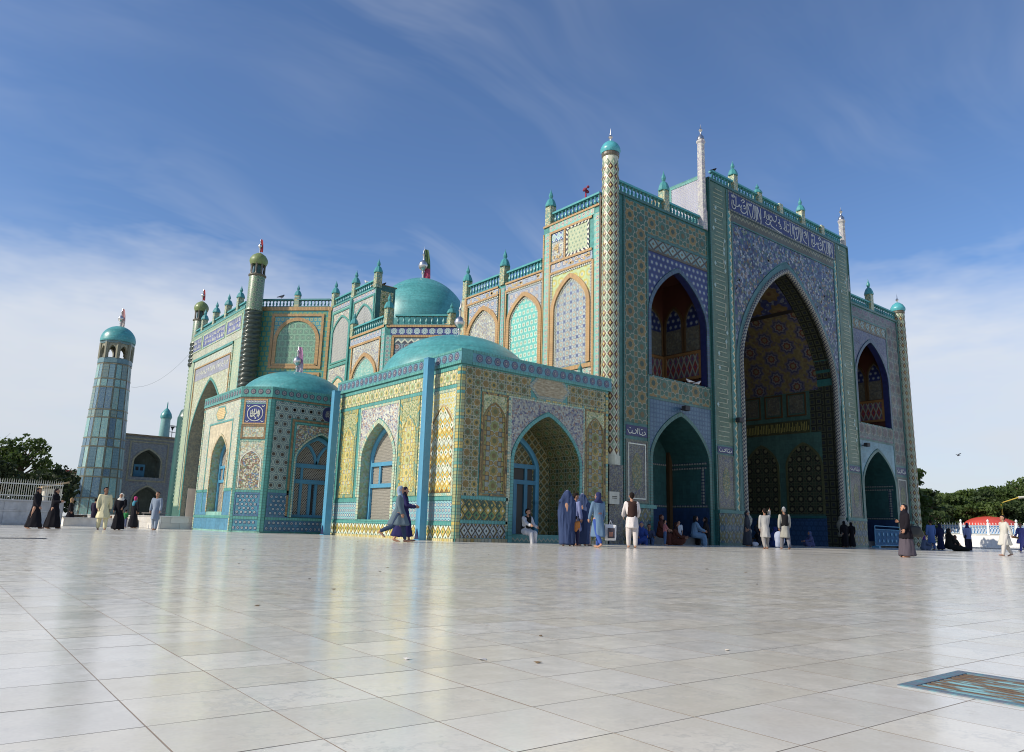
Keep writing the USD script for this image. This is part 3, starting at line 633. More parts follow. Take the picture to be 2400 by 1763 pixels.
vband(front, 'bar_post', B, 17.88, 17.98, .4, 5.56, M('yellow_grey_bars', P_soldier(CREAM, TURQ, .1)), .03)
do = arch_poly(door[0], door[1]+.16, 0, door[3], door[4]+.2)
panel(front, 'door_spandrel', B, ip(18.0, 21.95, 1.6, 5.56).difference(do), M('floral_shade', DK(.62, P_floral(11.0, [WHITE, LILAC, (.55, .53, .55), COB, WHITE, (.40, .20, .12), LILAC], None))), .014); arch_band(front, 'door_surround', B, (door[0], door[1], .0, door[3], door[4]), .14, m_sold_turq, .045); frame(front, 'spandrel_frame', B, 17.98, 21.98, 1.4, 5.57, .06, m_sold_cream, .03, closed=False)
DEP = 1.85
m, uv = tunnel(B, inset(door), -DEP, 0.004); put(front, 'porch_vault', m, M('porch_stars', P_star(.52, (.15, .13, .05), (.38, .38, .30), (.20, .18, .06), GREEN, DGREEN, DARK)), uv=uv)
bk = B.ext(arch_poly(*door), -DEP-.1, -DEP); porch = put(front, 'porch_wall', bk[0], M('porch_diamonds', P_diam(.36, .36, ((.22, .17, .05), (.10, .12, .06)), (.34, .33, .26), (DARK, OCH), .42)), uv=bk[1])
m, uv = B.ext(rpoly(18.19, 21.71, -.0, .31), -DEP, .02); put(front, 'porch_bench', m, M('bench_tile', P_zig(.22, (.05, .16, .16), (.3, .3, .24), TEAL)), uv=uv)
dp = put(porch, 'door_leaf', B.box(18.75, 20.72, .31, 3.0, -DEP, -DEP+.03), M('door_panel_dark', lambda g: g.n('principled_bsdf', 'BSDF', base_color=(.05, .05, .045), roughness=.5)))
band(porch, 'door_frame', B, arch(19.62, 1.30, .31, 2.95, 4.35), .20, m_blue, -DEP+.14, w0=-DEP)
for z in (3.08, 2.42): put(porch, 'door_rail', B.box(18.4, 20.86, z-.09, z+.09, -DEP+.03, -DEP+.12), m_blue)
for u in (19.0, 19.75, 20.32): put(porch, 'door_stile', B.box(u-.09, u+.09, .31, 2.33, -DEP+.03, -DEP+.11), m_blue)
for z in (.5, 1.25, 1.75): put(porch, 'door_panel', B.box(19.09, 19.66, z-.14, z+.14, -DEP+.03, -DEP+.09), m_blue)
put(porch, 'door_stile', B.box(20.32-.07, 20.39, 2.51, 2.99, -DEP+.03, -DEP+.10), m_blue)
hband(front, 'bar_course', B, 15.79, 17.96, 1.53, 1.64, m_sold_turq, .03); panel(front, 'diamond_dado', B, ip(15.82, 17.86, .79, 1.51), p_diam_g, .012, uo=(15.82, 1.15)); diamonds(front, 'diamond_tile', B, ip(15.82, 17.86, .79, 1.51), .175, .19, (15.99, 1.15), [(.36, .27, .07), DGREEN, (.07, .16, .08)], [(.6, .6, .52), YEL, DARK], gap=.8, inside=.95, boost=1.6)
hband(front, 'bar_course', B, 15.79, 17.96, .66, .77, m_sold_turq, .03); panel(front, 'diamond_plinth', B, ip(15.82, 17.9, .14, .65), M('diamond_plinth_dark', P_diam(.34, .43, ((.26, .20, .06), (.30, .33, .36)), DARK, (DARK, OCH), .42)), .012, uo=(15.82, .40)); diamonds(front, 'diamond_tile', B, ip(15.85, 17.88, .12, .66), .165, .21, (16.0, .40), [(.38, .42, .45), (.30, .24, .07)], [DARK], gap=.78, inside=.95, boost=1.6)
hband(front, 'foot_course', B, 15.64, 17.98, 0, .12, M('grey_foot', P_soldier(OCH, GREYT, .16)), .035); panel(front, 'side_dado', B, ip(21.98, 23.26, .14, 1.60), p_diam_g, .014, uo=(21.98, .8)); hband(front, 'foot_course', B, 21.95, 23.38, 0, .12, M('grey_foot', None), .035)
vband(front, 'jamb_bars', B, 17.99, 18.18, 0.0, 1.5, m_sold_turq, .05); vband(front, 'jamb_bars', B, 21.72, 21.94, 0.0, 1.6, m_sold_turq, .05)
# dome
dm = put(ks, 'dome', (lambda m: (m.apply_translation([19.1, 27.75, 6.70]), m)[1])(dome_mesh(3.5, 2.38, 48, .1)), m_dome, smooth=40)
finial(dm, (19.1, 27.75, 9.03), .95)
put(roof, 'corner_finial', lathe([(.14, 6.7), (.14, 7.15), (.08, 7.3), (.10, 7.42), (.03, 7.55), (0, 7.8)], 10, (22.2, 22.9, 0)), m_turq)
for nm, y, h in (('lower', 31.98, 6.55), ('taller', 24.05, 6.85)):
    pt = thing('blue_post', {'lower': 'sky blue square post at the left end of the yellow tiled pavilion', 'taller': 'sky blue square post right of the pavilion window, nearer the corner'}[nm], 'post', (15.22, y, 0), group='blue posts before the domed pavilion')
    put(pt, 'shaft', bx(-.15, .15, -.15, .15, 0.03, h), m_blue); put(pt, 'base_plate', bx(-.20, .20, -.20, .20, 0, .03), m_blue); put(pt, 'gusset', tm([(-.155, -.14, .03), (-.155, .14, .03), (-.155, 0, .42), (-.185, -.14, .03), (-.185, .14, .03), (-.185, 0, .42)], [(0, 1, 2), (3, 5, 4), (0, 3, 4), (0, 4, 1), (1, 4, 5), (1, 5, 2), (2, 5, 3), (2, 3, 0)]), M('navy_paint', P_plain((.02, .03, .12), 3.0)))
    put(pt, 'cap', bx(-.16, .16, -.16, .16, h, h+.03), m_blue)

# ------------------------------------------------------------------ the pale pavilion with cut corners
oc = thing('octagonal_pavilion', 'grey and blue tiled pavilion with cut corners and blue arched door, under a turquoise dome', 'pavilion')
X0, Y0, OH = 12.07, 34.4, 6.8
OA, OB, OD = wall_x(X0), wall_y(Y0), wall_d(X0+35.45)
ow = (37.85, 1.12, .92, 3.55, 4.62); od = (15.78, 1.24, .74, 3.5, 4.74)
w1_, u1_ = OA.ext(rpoly(35.45, 40.95, 0, 6.3).difference(arch_poly(*ow)), -.5, 0); o_w = put(oc, 'west_wall', w1_, m_lturq, uv=u1_)
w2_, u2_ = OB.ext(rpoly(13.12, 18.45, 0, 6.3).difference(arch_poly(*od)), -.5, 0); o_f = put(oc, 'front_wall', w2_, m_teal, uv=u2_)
dl, dr = (X0-35.45)*R2, (13.12-Y0)*R2
w3_, u3_ = OD.ext(rpoly(dl, dr, 0, 6.3), -.4, -.001); o_d = put(oc, 'corner_wall', w3_, m_lturq, uv=u3_)
put(oc, 'rear_wall', cat([bx(18.0, 18.45, 34.9, 41.9, 0, 6.3), bx(13.2, 18.0, 41.5, 41.9, 0, 6.3), tm([(12.07, 40.95, 0), (13.2, 41.9, 0), (13.2, 41.5, 0), (12.57, 40.95, 0), (12.07, 40.95, 6.3), (13.2, 41.9, 6.3), (13.2, 41.5, 6.3), (12.57, 40.95, 6.3)], [(0, 1, 5), (0, 5, 4), (1, 2, 6), (1, 6, 5), (2, 3, 7), (2, 7, 6), (3, 0, 4), (3, 4, 7)])]), m_brick)
o_r = put(oc, 'roof', trimesh.creation.extrude_polygon(Polygon([(12.3, 35.6), (13.25, 34.65), (18.2, 34.65), (18.2, 41.7), (13.2, 41.7), (12.3, 40.9)]), .25, engine='earcut').apply_translation([0, 0, 6.25]), m_brick)
for nm, fr, u0, u1, par in (('west_cornice', OA, 35.43, 40.98, o_w), ('front_cornice', OB, 13.10, 18.5, o_f), ('corner_cornice', OD, dl-.03, dr+.03, o_d)):
    m, uv = fr.ext(rpoly(u0, u1, 6.3, 6.8), -.3, .05); c = put(par, nm, m, m_turq, uv=uv)
    hband(c, 'bar_course', fr, u0, u1, 6.73, 6.80, m_sold_turq, .062, w0=.05); hband(c, 'bar_course', fr, u0, u1, 6.30, 6.38, m_sold_turq, .062, w0=.05)
    n = int((u1-u0-.1)/.35)
    for i in range(n):
        uc = u0+.05+(i+.5)*(u1-u0-.1)/n
        for k, (rad, t) in enumerate(((.135, (.04, .045, .10)), (.095, (.26, .25, .26)), (.055, (.12, .11, .17)))): piece(par, 'flower_tile', plate(fr, star(uc, 6.555, rad, 8, .92), .05, .058+.004*k), GLAZE, t, .8)
    hband(par, 'brick_line', fr, u0+.03, u1-.03, 6.22, 6.29, M('brown_bars', P_soldier((.20, .12, .06), (.34, .22, .12), .12)), .025)
# west face
p_mos = M('fine_mosaic', P_floral(20.0, [CREAM, WHITE, LILAC, (.35, .22, .15), GREYT, CREAM, LTURQ], None))
panel(o_w, 'mosaic_field', OA, rpoly(35.62, 40.75, 2.02, 6.2).difference(arch_poly(ow[0], ow[1]+.1, ow[2], ow[3], ow[4]+.12)), p_mos, .012)
hx = Polygon([(38.95, 5.78), (38.6, 6.08), (37.75, 6.04), (37.5, 5.74), (37.75, 5.46), (38.6, 5.48)]); panel(o_w, 'plaque_border', OA, hx.buffer(.08, join_style=2), m_turq, .022); panel(o_w, 'plaque', OA, hx, M('pale_plaque', lambda g: (lambda uv: finish(g, g.mix(((uv[1]/.09).fract()-.5).abs().gt(.36), (.62, .48, .28), (.42, .26, .13)), rough=.6))(g.uv())), .03)
band(o_w, 'window_frame_course', OA, [(39.75, .9), (39.75, 5.3), (36.35, 5.3), (36.35, 2.0)], .09, m_sold_turq, .03); panel(o_w, 'spandrel', OA, rpoly(36.42, 39.68, 3.6, 5.24).difference(arch_poly(ow[0], ow[1]+.12, ow[2], ow[3], ow[4]+.14)), M('pale_bricks', P_plain((.58, .48, .36), .16)), .018); arch_band(o_w, 'window_surround', OA, ow, .10, M('sand_bars', None), .035)
m, uv = tunnel(OA, inset(ow), -.5, .004); put(o_w, 'window_reveal', m, M('reveal_tile', None), uv=uv)
m, uv = OA.ext(arch_poly(ow[0], ow[1]-.02, ow[2], ow[3], ow[4]-.02), -.49, -.47); o_win = put(o_w, 'window', m, m_mesh, uv=uv)
band(o_win, 'window_frame', OA, arch(ow[0], ow[1]-.09, ow[2], ow[3], ow[4]-.13), .15, m_blue, -.38, w0=-.465)
for z in (3.12, 2.42): put(o_win, 'transom', OA.box(36.8, 38.9, z-.07, z+.07, -.465, -.40), m_blue)
for u in (37.5, 38.3): put(o_win, 'mullion', OA.box(u-.06, u+.06, 2.49, 3.05, -.465, -.41), m_blue)
hband(o_w, 'bar_course', OA, 35.5, 36.7, 1.88, 2.0, m_sold_turq, .03); hband(o_w, 'bar_course', OA, 39.0, 40.9, 1.88, 2.0, m_sold_turq, .03)
for u0, u1 in ((35.62, 36.66), (39.04, 40.8)): panel(o_w, 'blue_dado', OA, rpoly(u0, u1, .76, 1.86), M('blue_bricks', P_plain((.09, .25, .42), .15)), .014)
hband(o_w, 'bar_course', OA, 35.5, 40.9, .62, .74, m_sold_turq, .034); panel(o_w, 'foot_tiles', OA, rpoly(35.5, 40.9, .08, .61), M('blue_bricks', None), .014)
vband(o_w, 'corner_bars', OA, 35.47, 35.58, 0.05, 6.2, m_sold_cream, .03); vband(o_w, 'corner_bars', OA, 40.8, 40.92, 0.05, 6.2, m_sold_cream, .03)
# cut corner
vband(o_d, 'corner_bars', OD, dl+.02, dl+.14, .05, 6.2, m_sold_turq, .03); vband(o_d, 'corner_bars', OD, dr-.14, dr-.02, .05, 6.2, m_sold_turq, .03)
panel(o_d, 'rosette_row', OD, rpoly(-16.3, -15.32, 6.02, 6.18), M('rosette_row', P_rosette(.15, (.45, .5, .6), [COB, WHITE, (.2, .3, .6)], False, 6)), .02)
cl = panel(o_d, 'calligraphy_panel', OD, rpoly(-16.28, -15.32, 5.06, 5.96), m_cob, .022); frame(o_d, 'panel_frame', OD, -16.38, -15.22, 4.99, 6.2, .07, m_sold_brick, .03)
uc, vc = -15.80, 5.51
ringp = [(uc+.38*math.cos(a), vc+.36*math.sin(a)) for a in np.arange(28)*2*math.pi/28]; band(cl, 'ring', OD, ringp, .035, M('white_glaze', P_plain((.74, .73, .70), .5)), .034, w0=.022, closed=True)
def strokes(par, fr, lines, wd, w0, w1, mat):
    for ln in lines:
        pts = np.array(ln, float)
        if len(pts) > 2:
            q = [pts[0]]
            for i in range(len(pts)-1):
                p0, p1, p2, p3 = pts[max(i-1, 0)], pts[i], pts[i+1], pts[min(i+2, len(pts)-1)]
                for t in (.25, .5, .75, 1.0): q.append(.5*((2*p1)+(-p0+p2)*t+(2*p0-5*p1+4*p2-p3)*t*t+(-p0+3*p1-3*p2+p3)*t**3))
            pts = np.array(q)
        band(par, 'letter', fr, pts, wd, mat, w1, w0=w0)
m_wgl = M('white_glaze', None)
S = lambda L, uo, vo, su, sv: [[(uo+a*su, vo+b*sv) for a, b in l] for l in L]
CAL = [[(-.62, .5), (-.62, -.2), (-.45, -.35)], [(-.4, .62), (-.35, -.1), (-.1, -.3), (.05, -.05)], [(-.15, .7), (-.1, .1)], [(.08, .72), (.28, -.05), (.5, .6)], [(.5, .6), (.52, -.1), (.35, -.3)], [(.68, .45), (.66, -.25), (.3, -.45)], [(-.75, -.05), (-.3, -.08), (.2, .02), (.7, -.05)], [(-.7, -.3), (-.5, -.55), (-.25, -.35), (0, -.55), (.2, -.75), (.0, -.85)], [(-.5, .15), (-.3, .25), (-.25, .1)], [(.3, .3), (.42, .2)], [(.5, -.5), (.62, -.6)]]
strokes(cl, OD, S(CAL, uc, vc, .33, .31), .034, .022, .036, m_wgl)
strokes(cl, OD, S([[(-.95, .9), (-.8, .75), (-.7, .9)], [(.7, .9), (.85, .75), (1.0, .95)], [(-1, -.85), (-.8, -.95), (-.65, -.8)], [(.7, -.8), (.85, -.95), (1, -.85)]], uc, vc, .44, .42), .03, .022, .034, m_wgl)
frame(o_d, 'panel_frame', OD, -16.42, -15.2, 4.30, 4.97, .09, M('brown_bars', None), .032); panel(o_d, 'flower_panel', OD, rpoly(-16.33, -15.29, 4.39, 4.88), p_flo_s, .016)
frame(o_d, 'panel_frame', OD, -16.42, -15.18, 1.94, 4.22, .06, m_sold_cream, .03); pp = arch_poly(-15.80, .50, 2.02, 3.2, 3.74); panel(o_d, 'flower_niche', OD, pp, p_flo_r, .018); panel(o_d, 'niche_spandrel', OD, rpoly(-16.35, -15.25, 2.0, 4.15).difference(pp.buffer(.03)), p_flo_s, .016); band(o_d, 'niche_arch', OD, arch(-15.80, .51, 2.02, 3.2, 3.76), .045, m_wgl, .03)
hband(o_d, 'bar_course', OD, dl+.15, dr-.15, 1.82, 1.92, m_sold_turq, .03); frame(o_d, 'dado_frame', OD, -16.42, -15.18, .74, 1.81, .08, M('navy_bars', P_soldier((.05, .12, .28), (.09, .22, .40), .1)), .03)
hband(o_d, 'bar_course', OD, dl+.15, dr-.15, .60, .72, m_sold_turq, .034)
def flowers(par, fr, u0, u1, v0, v1, p, ground):
    panel(par, 'dado_ground', fr, rpoly(u0, u1, v0, v1), ground, .014)
    nx = int((u1-u0)/p); ny = int((v1-v0)/(p*.84))
    for j in range(ny):
        for i in range(nx-(j % 2)):
            c = (u0+(i+.5+(j % 2)*.5)*(u1-u0)/nx, v0+(j+.5)*(v1-v0)/ny)
            for k, (rad, t) in enumerate(((.40, (.025, .045, .16)), (.26, (.50, .55, .58)), (.13, (.03, .05, .14)))): piece(par, 'dado_flower', plate(fr, star(*c, p*rad, 6, .88), .014, .021+.004*k), GLAZE, t)
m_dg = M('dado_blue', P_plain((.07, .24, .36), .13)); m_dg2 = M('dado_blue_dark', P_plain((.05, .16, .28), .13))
flowers(o_d, OD, -16.33, -15.27, .83, 1.72, .205, m_dg); flowers(o_d, OD, -16.42, -15.18, .08, .59, .205, m_dg)
# front face (in shade)
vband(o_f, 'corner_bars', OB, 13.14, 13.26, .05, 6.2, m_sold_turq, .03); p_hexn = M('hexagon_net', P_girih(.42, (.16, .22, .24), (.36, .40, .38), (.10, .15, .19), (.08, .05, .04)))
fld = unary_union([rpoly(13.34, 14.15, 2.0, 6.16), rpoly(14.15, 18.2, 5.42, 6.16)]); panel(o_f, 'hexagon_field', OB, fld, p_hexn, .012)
for i in range(5):
    for j in range(22):
        c = ((31+i+.5*(j % 2))*.42+.21, (2.5+j*.5)*.7275+.0)
        if fld.contains(Point(c).buffer(.1)): piece(o_f, 'hexagon_tile', plate(OB, star(*c, .062, 3, 1.0), .012, .022), GLAZE, (.05, .035, .03))
for i in range(5, 24):
    for j in range(4):
        c = ((28+i+.5*(j % 2))*.42+.21, (7.5+j*.5)*.7275)
        if fld.contains(Point(c).buffer(.1)) and not Point(c).within(Point(16.1, 5.8).buffer(.5)): piece(o_f, 'hexagon_tile', plate(OB, star(*c, .062, 3, 1.0), .012, .022), GLAZE, (.05, .035, .03))
panel(o_f, 'medallion', OB, Point(16.08, 5.80).buffer(.37, 10), m_navy, .03); strokes(o_f, OB, S(CAL, 16.08, 5.80, .28, .26), .028, .030, .038, M('pale_glaze', P_plain((.36, .36, .36), .5)))
band(o_f, 'door_frame_course', OB, [(14.28, .75), (14.28, 5.32), (17.28, 5.32), (17.28, .75)], .10, M('brown_bars', None), .03); band(o_f, 'door_frame_course', OB, [(14.40, .75), (14.40, 5.20), (17.16, 5.20), (17.16, .75)], .08, m_sold_turq, .036)
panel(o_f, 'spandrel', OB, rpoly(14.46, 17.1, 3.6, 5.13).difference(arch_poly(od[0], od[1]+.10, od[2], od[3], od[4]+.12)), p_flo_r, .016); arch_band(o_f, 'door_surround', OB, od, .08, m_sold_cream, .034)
m, uv = tunnel(OB, inset(od), -.5, .004); put(o_f, 'door_reveal', m, m_teal, uv=uv); m, uv = OB.ext(arch_poly(od[0], od[1]-.02, od[2], od[3], od[4]-.02), -.49, -.46); o_door = put(o_f, 'door', m, m_mesh, uv=uv)
band(o_door, 'door_frame', OB, arch(od[0], od[1]-.10, od[2], od[3], od[4]-.14), .18, m_blue, -.33, w0=-.455)
for z in (3.22, 2.46): put(o_door, 'transom', OB.box(14.6, 16.96, z-.10, z+.10, -.455, -.36), m_blue)
for s in (-1, 1): band(o_door, 'fan_bar', OB, [(od[0], 3.3), (od[0]+s*.12, 3.75), (od[0]+s*.36, 4.12), (od[0]+s*.72, 4.36)], .13, m_blue, -.37, w0=-.455)
for u in (15.08, 15.55, 15.86, 16.42): put(o_door, 'stile', OB.box(u-.07, u+.07, .76, 2.36, -.455, -.38), m_blue)
for u in (15.08, 16.42): put(o_door, 'stile', OB.box(u-.06, u+.06, 2.56, 3.12, -.455, -.38), m_blue)
put(o_door, 'kick_rail', OB.box(14.7, 16.9, .76, .88, -.455, -.37), m_blue); put(o_door, 'dark_gap_strip', OB.box(15.63, 15.78, .9, 2.34, -.462, -.452), DARKM)  # thin black strip on the door stands for the dark gap
hband(o_f, 'bar_course', OB, 13.3, 14.5, 1.85, 1.97, m_sold_turq, .03); frame(o_f, 'dado_frame', OB, 13.32, 14.42, .72, 1.84, .08, M('navy_bars', None), .03); flowers(o_f, OB, 13.41, 14.33, .81, 1.75, .215, m_dg2)
hband(o_f, 'bar_course', OB, 13.3, 18.4, .60, .71, m_sold_turq, .034); flowers(o_f, OB, 13.3, 17.2, .08, .59, .215, m_dg2)
o_dm = put(oc, 'dome', dome_mesh(2.85, 1.85, 44, .2).apply_translation([15.65, 37.9, 6.5]), m_dome, smooth=40)
finial(o_dm, (15.65, 37.9, 8.30), .85, ((.45, .22, .38), (.50, .42, .50)))

# ------------------------------------------------------------------ the shrine
sh = thing('shrine', 'large turquoise tiled shrine with tall arched portal, corner columns, balustrades and domes', 'shrine')
PY = 22.8; P = wall_y(PY); TOPW, TOPP = 16.42, 19.42
BAL_PROF = [(.075, 0), (.075, .05), (.045, .08), (.085, .19), (.075, .28), (.04, .38), (.055, .43), (.07, .46), (.07, .52)]
_bal = put(sh, 'baluster_pattern_source', lathe(BAL_PROF, 8), m_turq) if False else None
m_rail = M('balustrade_tile', tinted(.32, .2)); BTINT = np.array((.06, .27, .28))
rb = random.Random(11)
_bsrc = []
def balustrade(par, p0, p1, z, h=.64, gap=.26, rail=True, tint=BTINT):
    """bottom kerb, turned balusters and a top rail between two points"""
    p0, p1 = np.array(p0, float), np.array(p1, float); d = p1-p0; L = np.linalg.norm(d); d /= L; n_ = np.array([-d[1], d[0]])
    def bar(a, b, w): 
        q = [p0-n_*w, p0+n_*w, p1+n_*w, p1-n_*w]
        return tm([(x, y, a) for x, y in q]+[(x, y, b) for x, y in q], [(0, 2, 1), (0, 3, 2), (4, 5, 6), (4, 6, 7), (0, 1, 5), (0, 5, 4), (1, 2, 6), (1, 6, 5), (2, 3, 7), (2, 7, 6), (3, 0, 4), (3, 4, 7)])
    put(par, 'balustrade_kerb', bar(z, z+.06, .12), m_rail, tint=tint*.9); put(par, 'balustrade_rail', bar(z+h-.10, z+h, .13), m_rail, tint=tint*1.15)
    k = max(1, int(L/gap)); hh = h-.16
    if not _bsrc: _bsrc.append(lathe([(r, zz/.52) for r, zz in BAL_PROF], 8))
    for i in range(k):
        c = p0+d*(i+.5)*L/k; m = _bsrc[0].copy(); m.vertices = np.asarray(m.vertices)*[.92, .92, hh]+[c[0], c[1], z+.06]
        piece(par, 'baluster', m, m_rail, tint*rb.uniform(.8, 1.2), 1.0)
p_post = M('post_mosaic', P_floral(13.0, [CREAM, TEAL, (.42, .36, .18), TURQ, (.25, .2, .12), CREAM], None))
def post(par, x, y, z, h=1.15, s=.17, cap=True, rot=0.0):
    b = bx(-s, s, -s, s, 0, h*.62); b.apply_transform(trimesh.transformations.rotation_matrix(rot, [0, 0, 1])); b.apply_translation([x, y, z])
    p = put(par, 'balustrade_post', b, p_post, uv=np.asarray(b.vertices)[:, [0, 2]]+np.asarray(b.vertices)[:, [1, 1]]*[1, 0])
    if cap:
        c = lathe([(s*1.5, 0), (s*1.55, .06), (s*1.3, .22), (s*.9, .38), (s*.35, .46), (s*.5, .52), (s*.62, .60), (s*.45, .72), (s*.2, .82), (0, 1.0)], 8, fn=None)
        c.apply_scale([1, 1, h*.62]); c.apply_transform(trimesh.transformations.rotation_matrix(rot+math.pi/8, [0, 0, 1])); c.apply_translation([x, y, z+h*.62-.001]); put(p, 'cap', c, m_rail, tint=BTINT)
    return p

# materials of the big walls; DK paints the shade of the portal into them
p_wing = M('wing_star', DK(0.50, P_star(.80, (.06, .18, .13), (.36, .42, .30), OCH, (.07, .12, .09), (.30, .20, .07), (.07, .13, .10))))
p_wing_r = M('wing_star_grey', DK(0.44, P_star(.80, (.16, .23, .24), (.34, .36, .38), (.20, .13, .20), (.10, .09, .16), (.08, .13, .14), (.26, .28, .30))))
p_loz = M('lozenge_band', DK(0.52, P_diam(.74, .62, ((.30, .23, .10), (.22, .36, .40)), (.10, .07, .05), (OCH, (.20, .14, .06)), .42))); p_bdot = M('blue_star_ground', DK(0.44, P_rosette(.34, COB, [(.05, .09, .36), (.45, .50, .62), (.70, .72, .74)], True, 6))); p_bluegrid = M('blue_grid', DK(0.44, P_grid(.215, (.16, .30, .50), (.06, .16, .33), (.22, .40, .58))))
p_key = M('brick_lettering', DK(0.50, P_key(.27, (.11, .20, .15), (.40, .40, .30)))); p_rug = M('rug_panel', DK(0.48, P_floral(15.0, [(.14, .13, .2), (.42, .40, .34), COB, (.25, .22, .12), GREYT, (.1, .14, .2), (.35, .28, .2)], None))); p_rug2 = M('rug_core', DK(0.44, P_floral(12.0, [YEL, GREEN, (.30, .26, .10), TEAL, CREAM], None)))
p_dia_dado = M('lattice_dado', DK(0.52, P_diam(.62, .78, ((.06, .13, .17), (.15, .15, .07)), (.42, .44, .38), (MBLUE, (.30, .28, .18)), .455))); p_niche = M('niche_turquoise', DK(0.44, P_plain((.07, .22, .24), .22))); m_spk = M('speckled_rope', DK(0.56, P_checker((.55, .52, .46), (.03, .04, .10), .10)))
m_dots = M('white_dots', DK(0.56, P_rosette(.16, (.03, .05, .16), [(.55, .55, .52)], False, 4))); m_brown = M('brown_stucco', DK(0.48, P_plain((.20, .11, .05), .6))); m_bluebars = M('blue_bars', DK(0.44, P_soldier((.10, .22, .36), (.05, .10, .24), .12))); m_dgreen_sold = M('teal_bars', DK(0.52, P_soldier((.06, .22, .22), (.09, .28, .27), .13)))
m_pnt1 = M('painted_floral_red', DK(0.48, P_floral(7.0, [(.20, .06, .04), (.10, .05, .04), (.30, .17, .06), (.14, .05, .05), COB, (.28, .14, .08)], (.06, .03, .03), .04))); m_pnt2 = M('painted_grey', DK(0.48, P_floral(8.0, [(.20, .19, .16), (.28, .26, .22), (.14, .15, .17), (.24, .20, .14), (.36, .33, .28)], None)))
m_pnt3 = M('painted_yellow', DK(0.50, P_floral(5.5, [(.30, .22, .09), (.20, .15, .10), (.34, .26, .11), (.08, .07, .20), (.28, .20, .08), (.20, .10, .06)], (.24, .19, .10), .04))); m_pnt4 = M('painted_blue', DK(0.60, P_floral(7.0, [COB, (.05, .07, .30), (.22, .16, .08), COB, (.30, .30, .42), NAVY], (.36, .36, .48), .03))); m_bal_paint = M('painted_balusters', P_diam(.36, .9, ((.22, .04, .04), (.10, .10, .14)), (.30, .28, .24), ((.26, .05, .05), COB), .40))

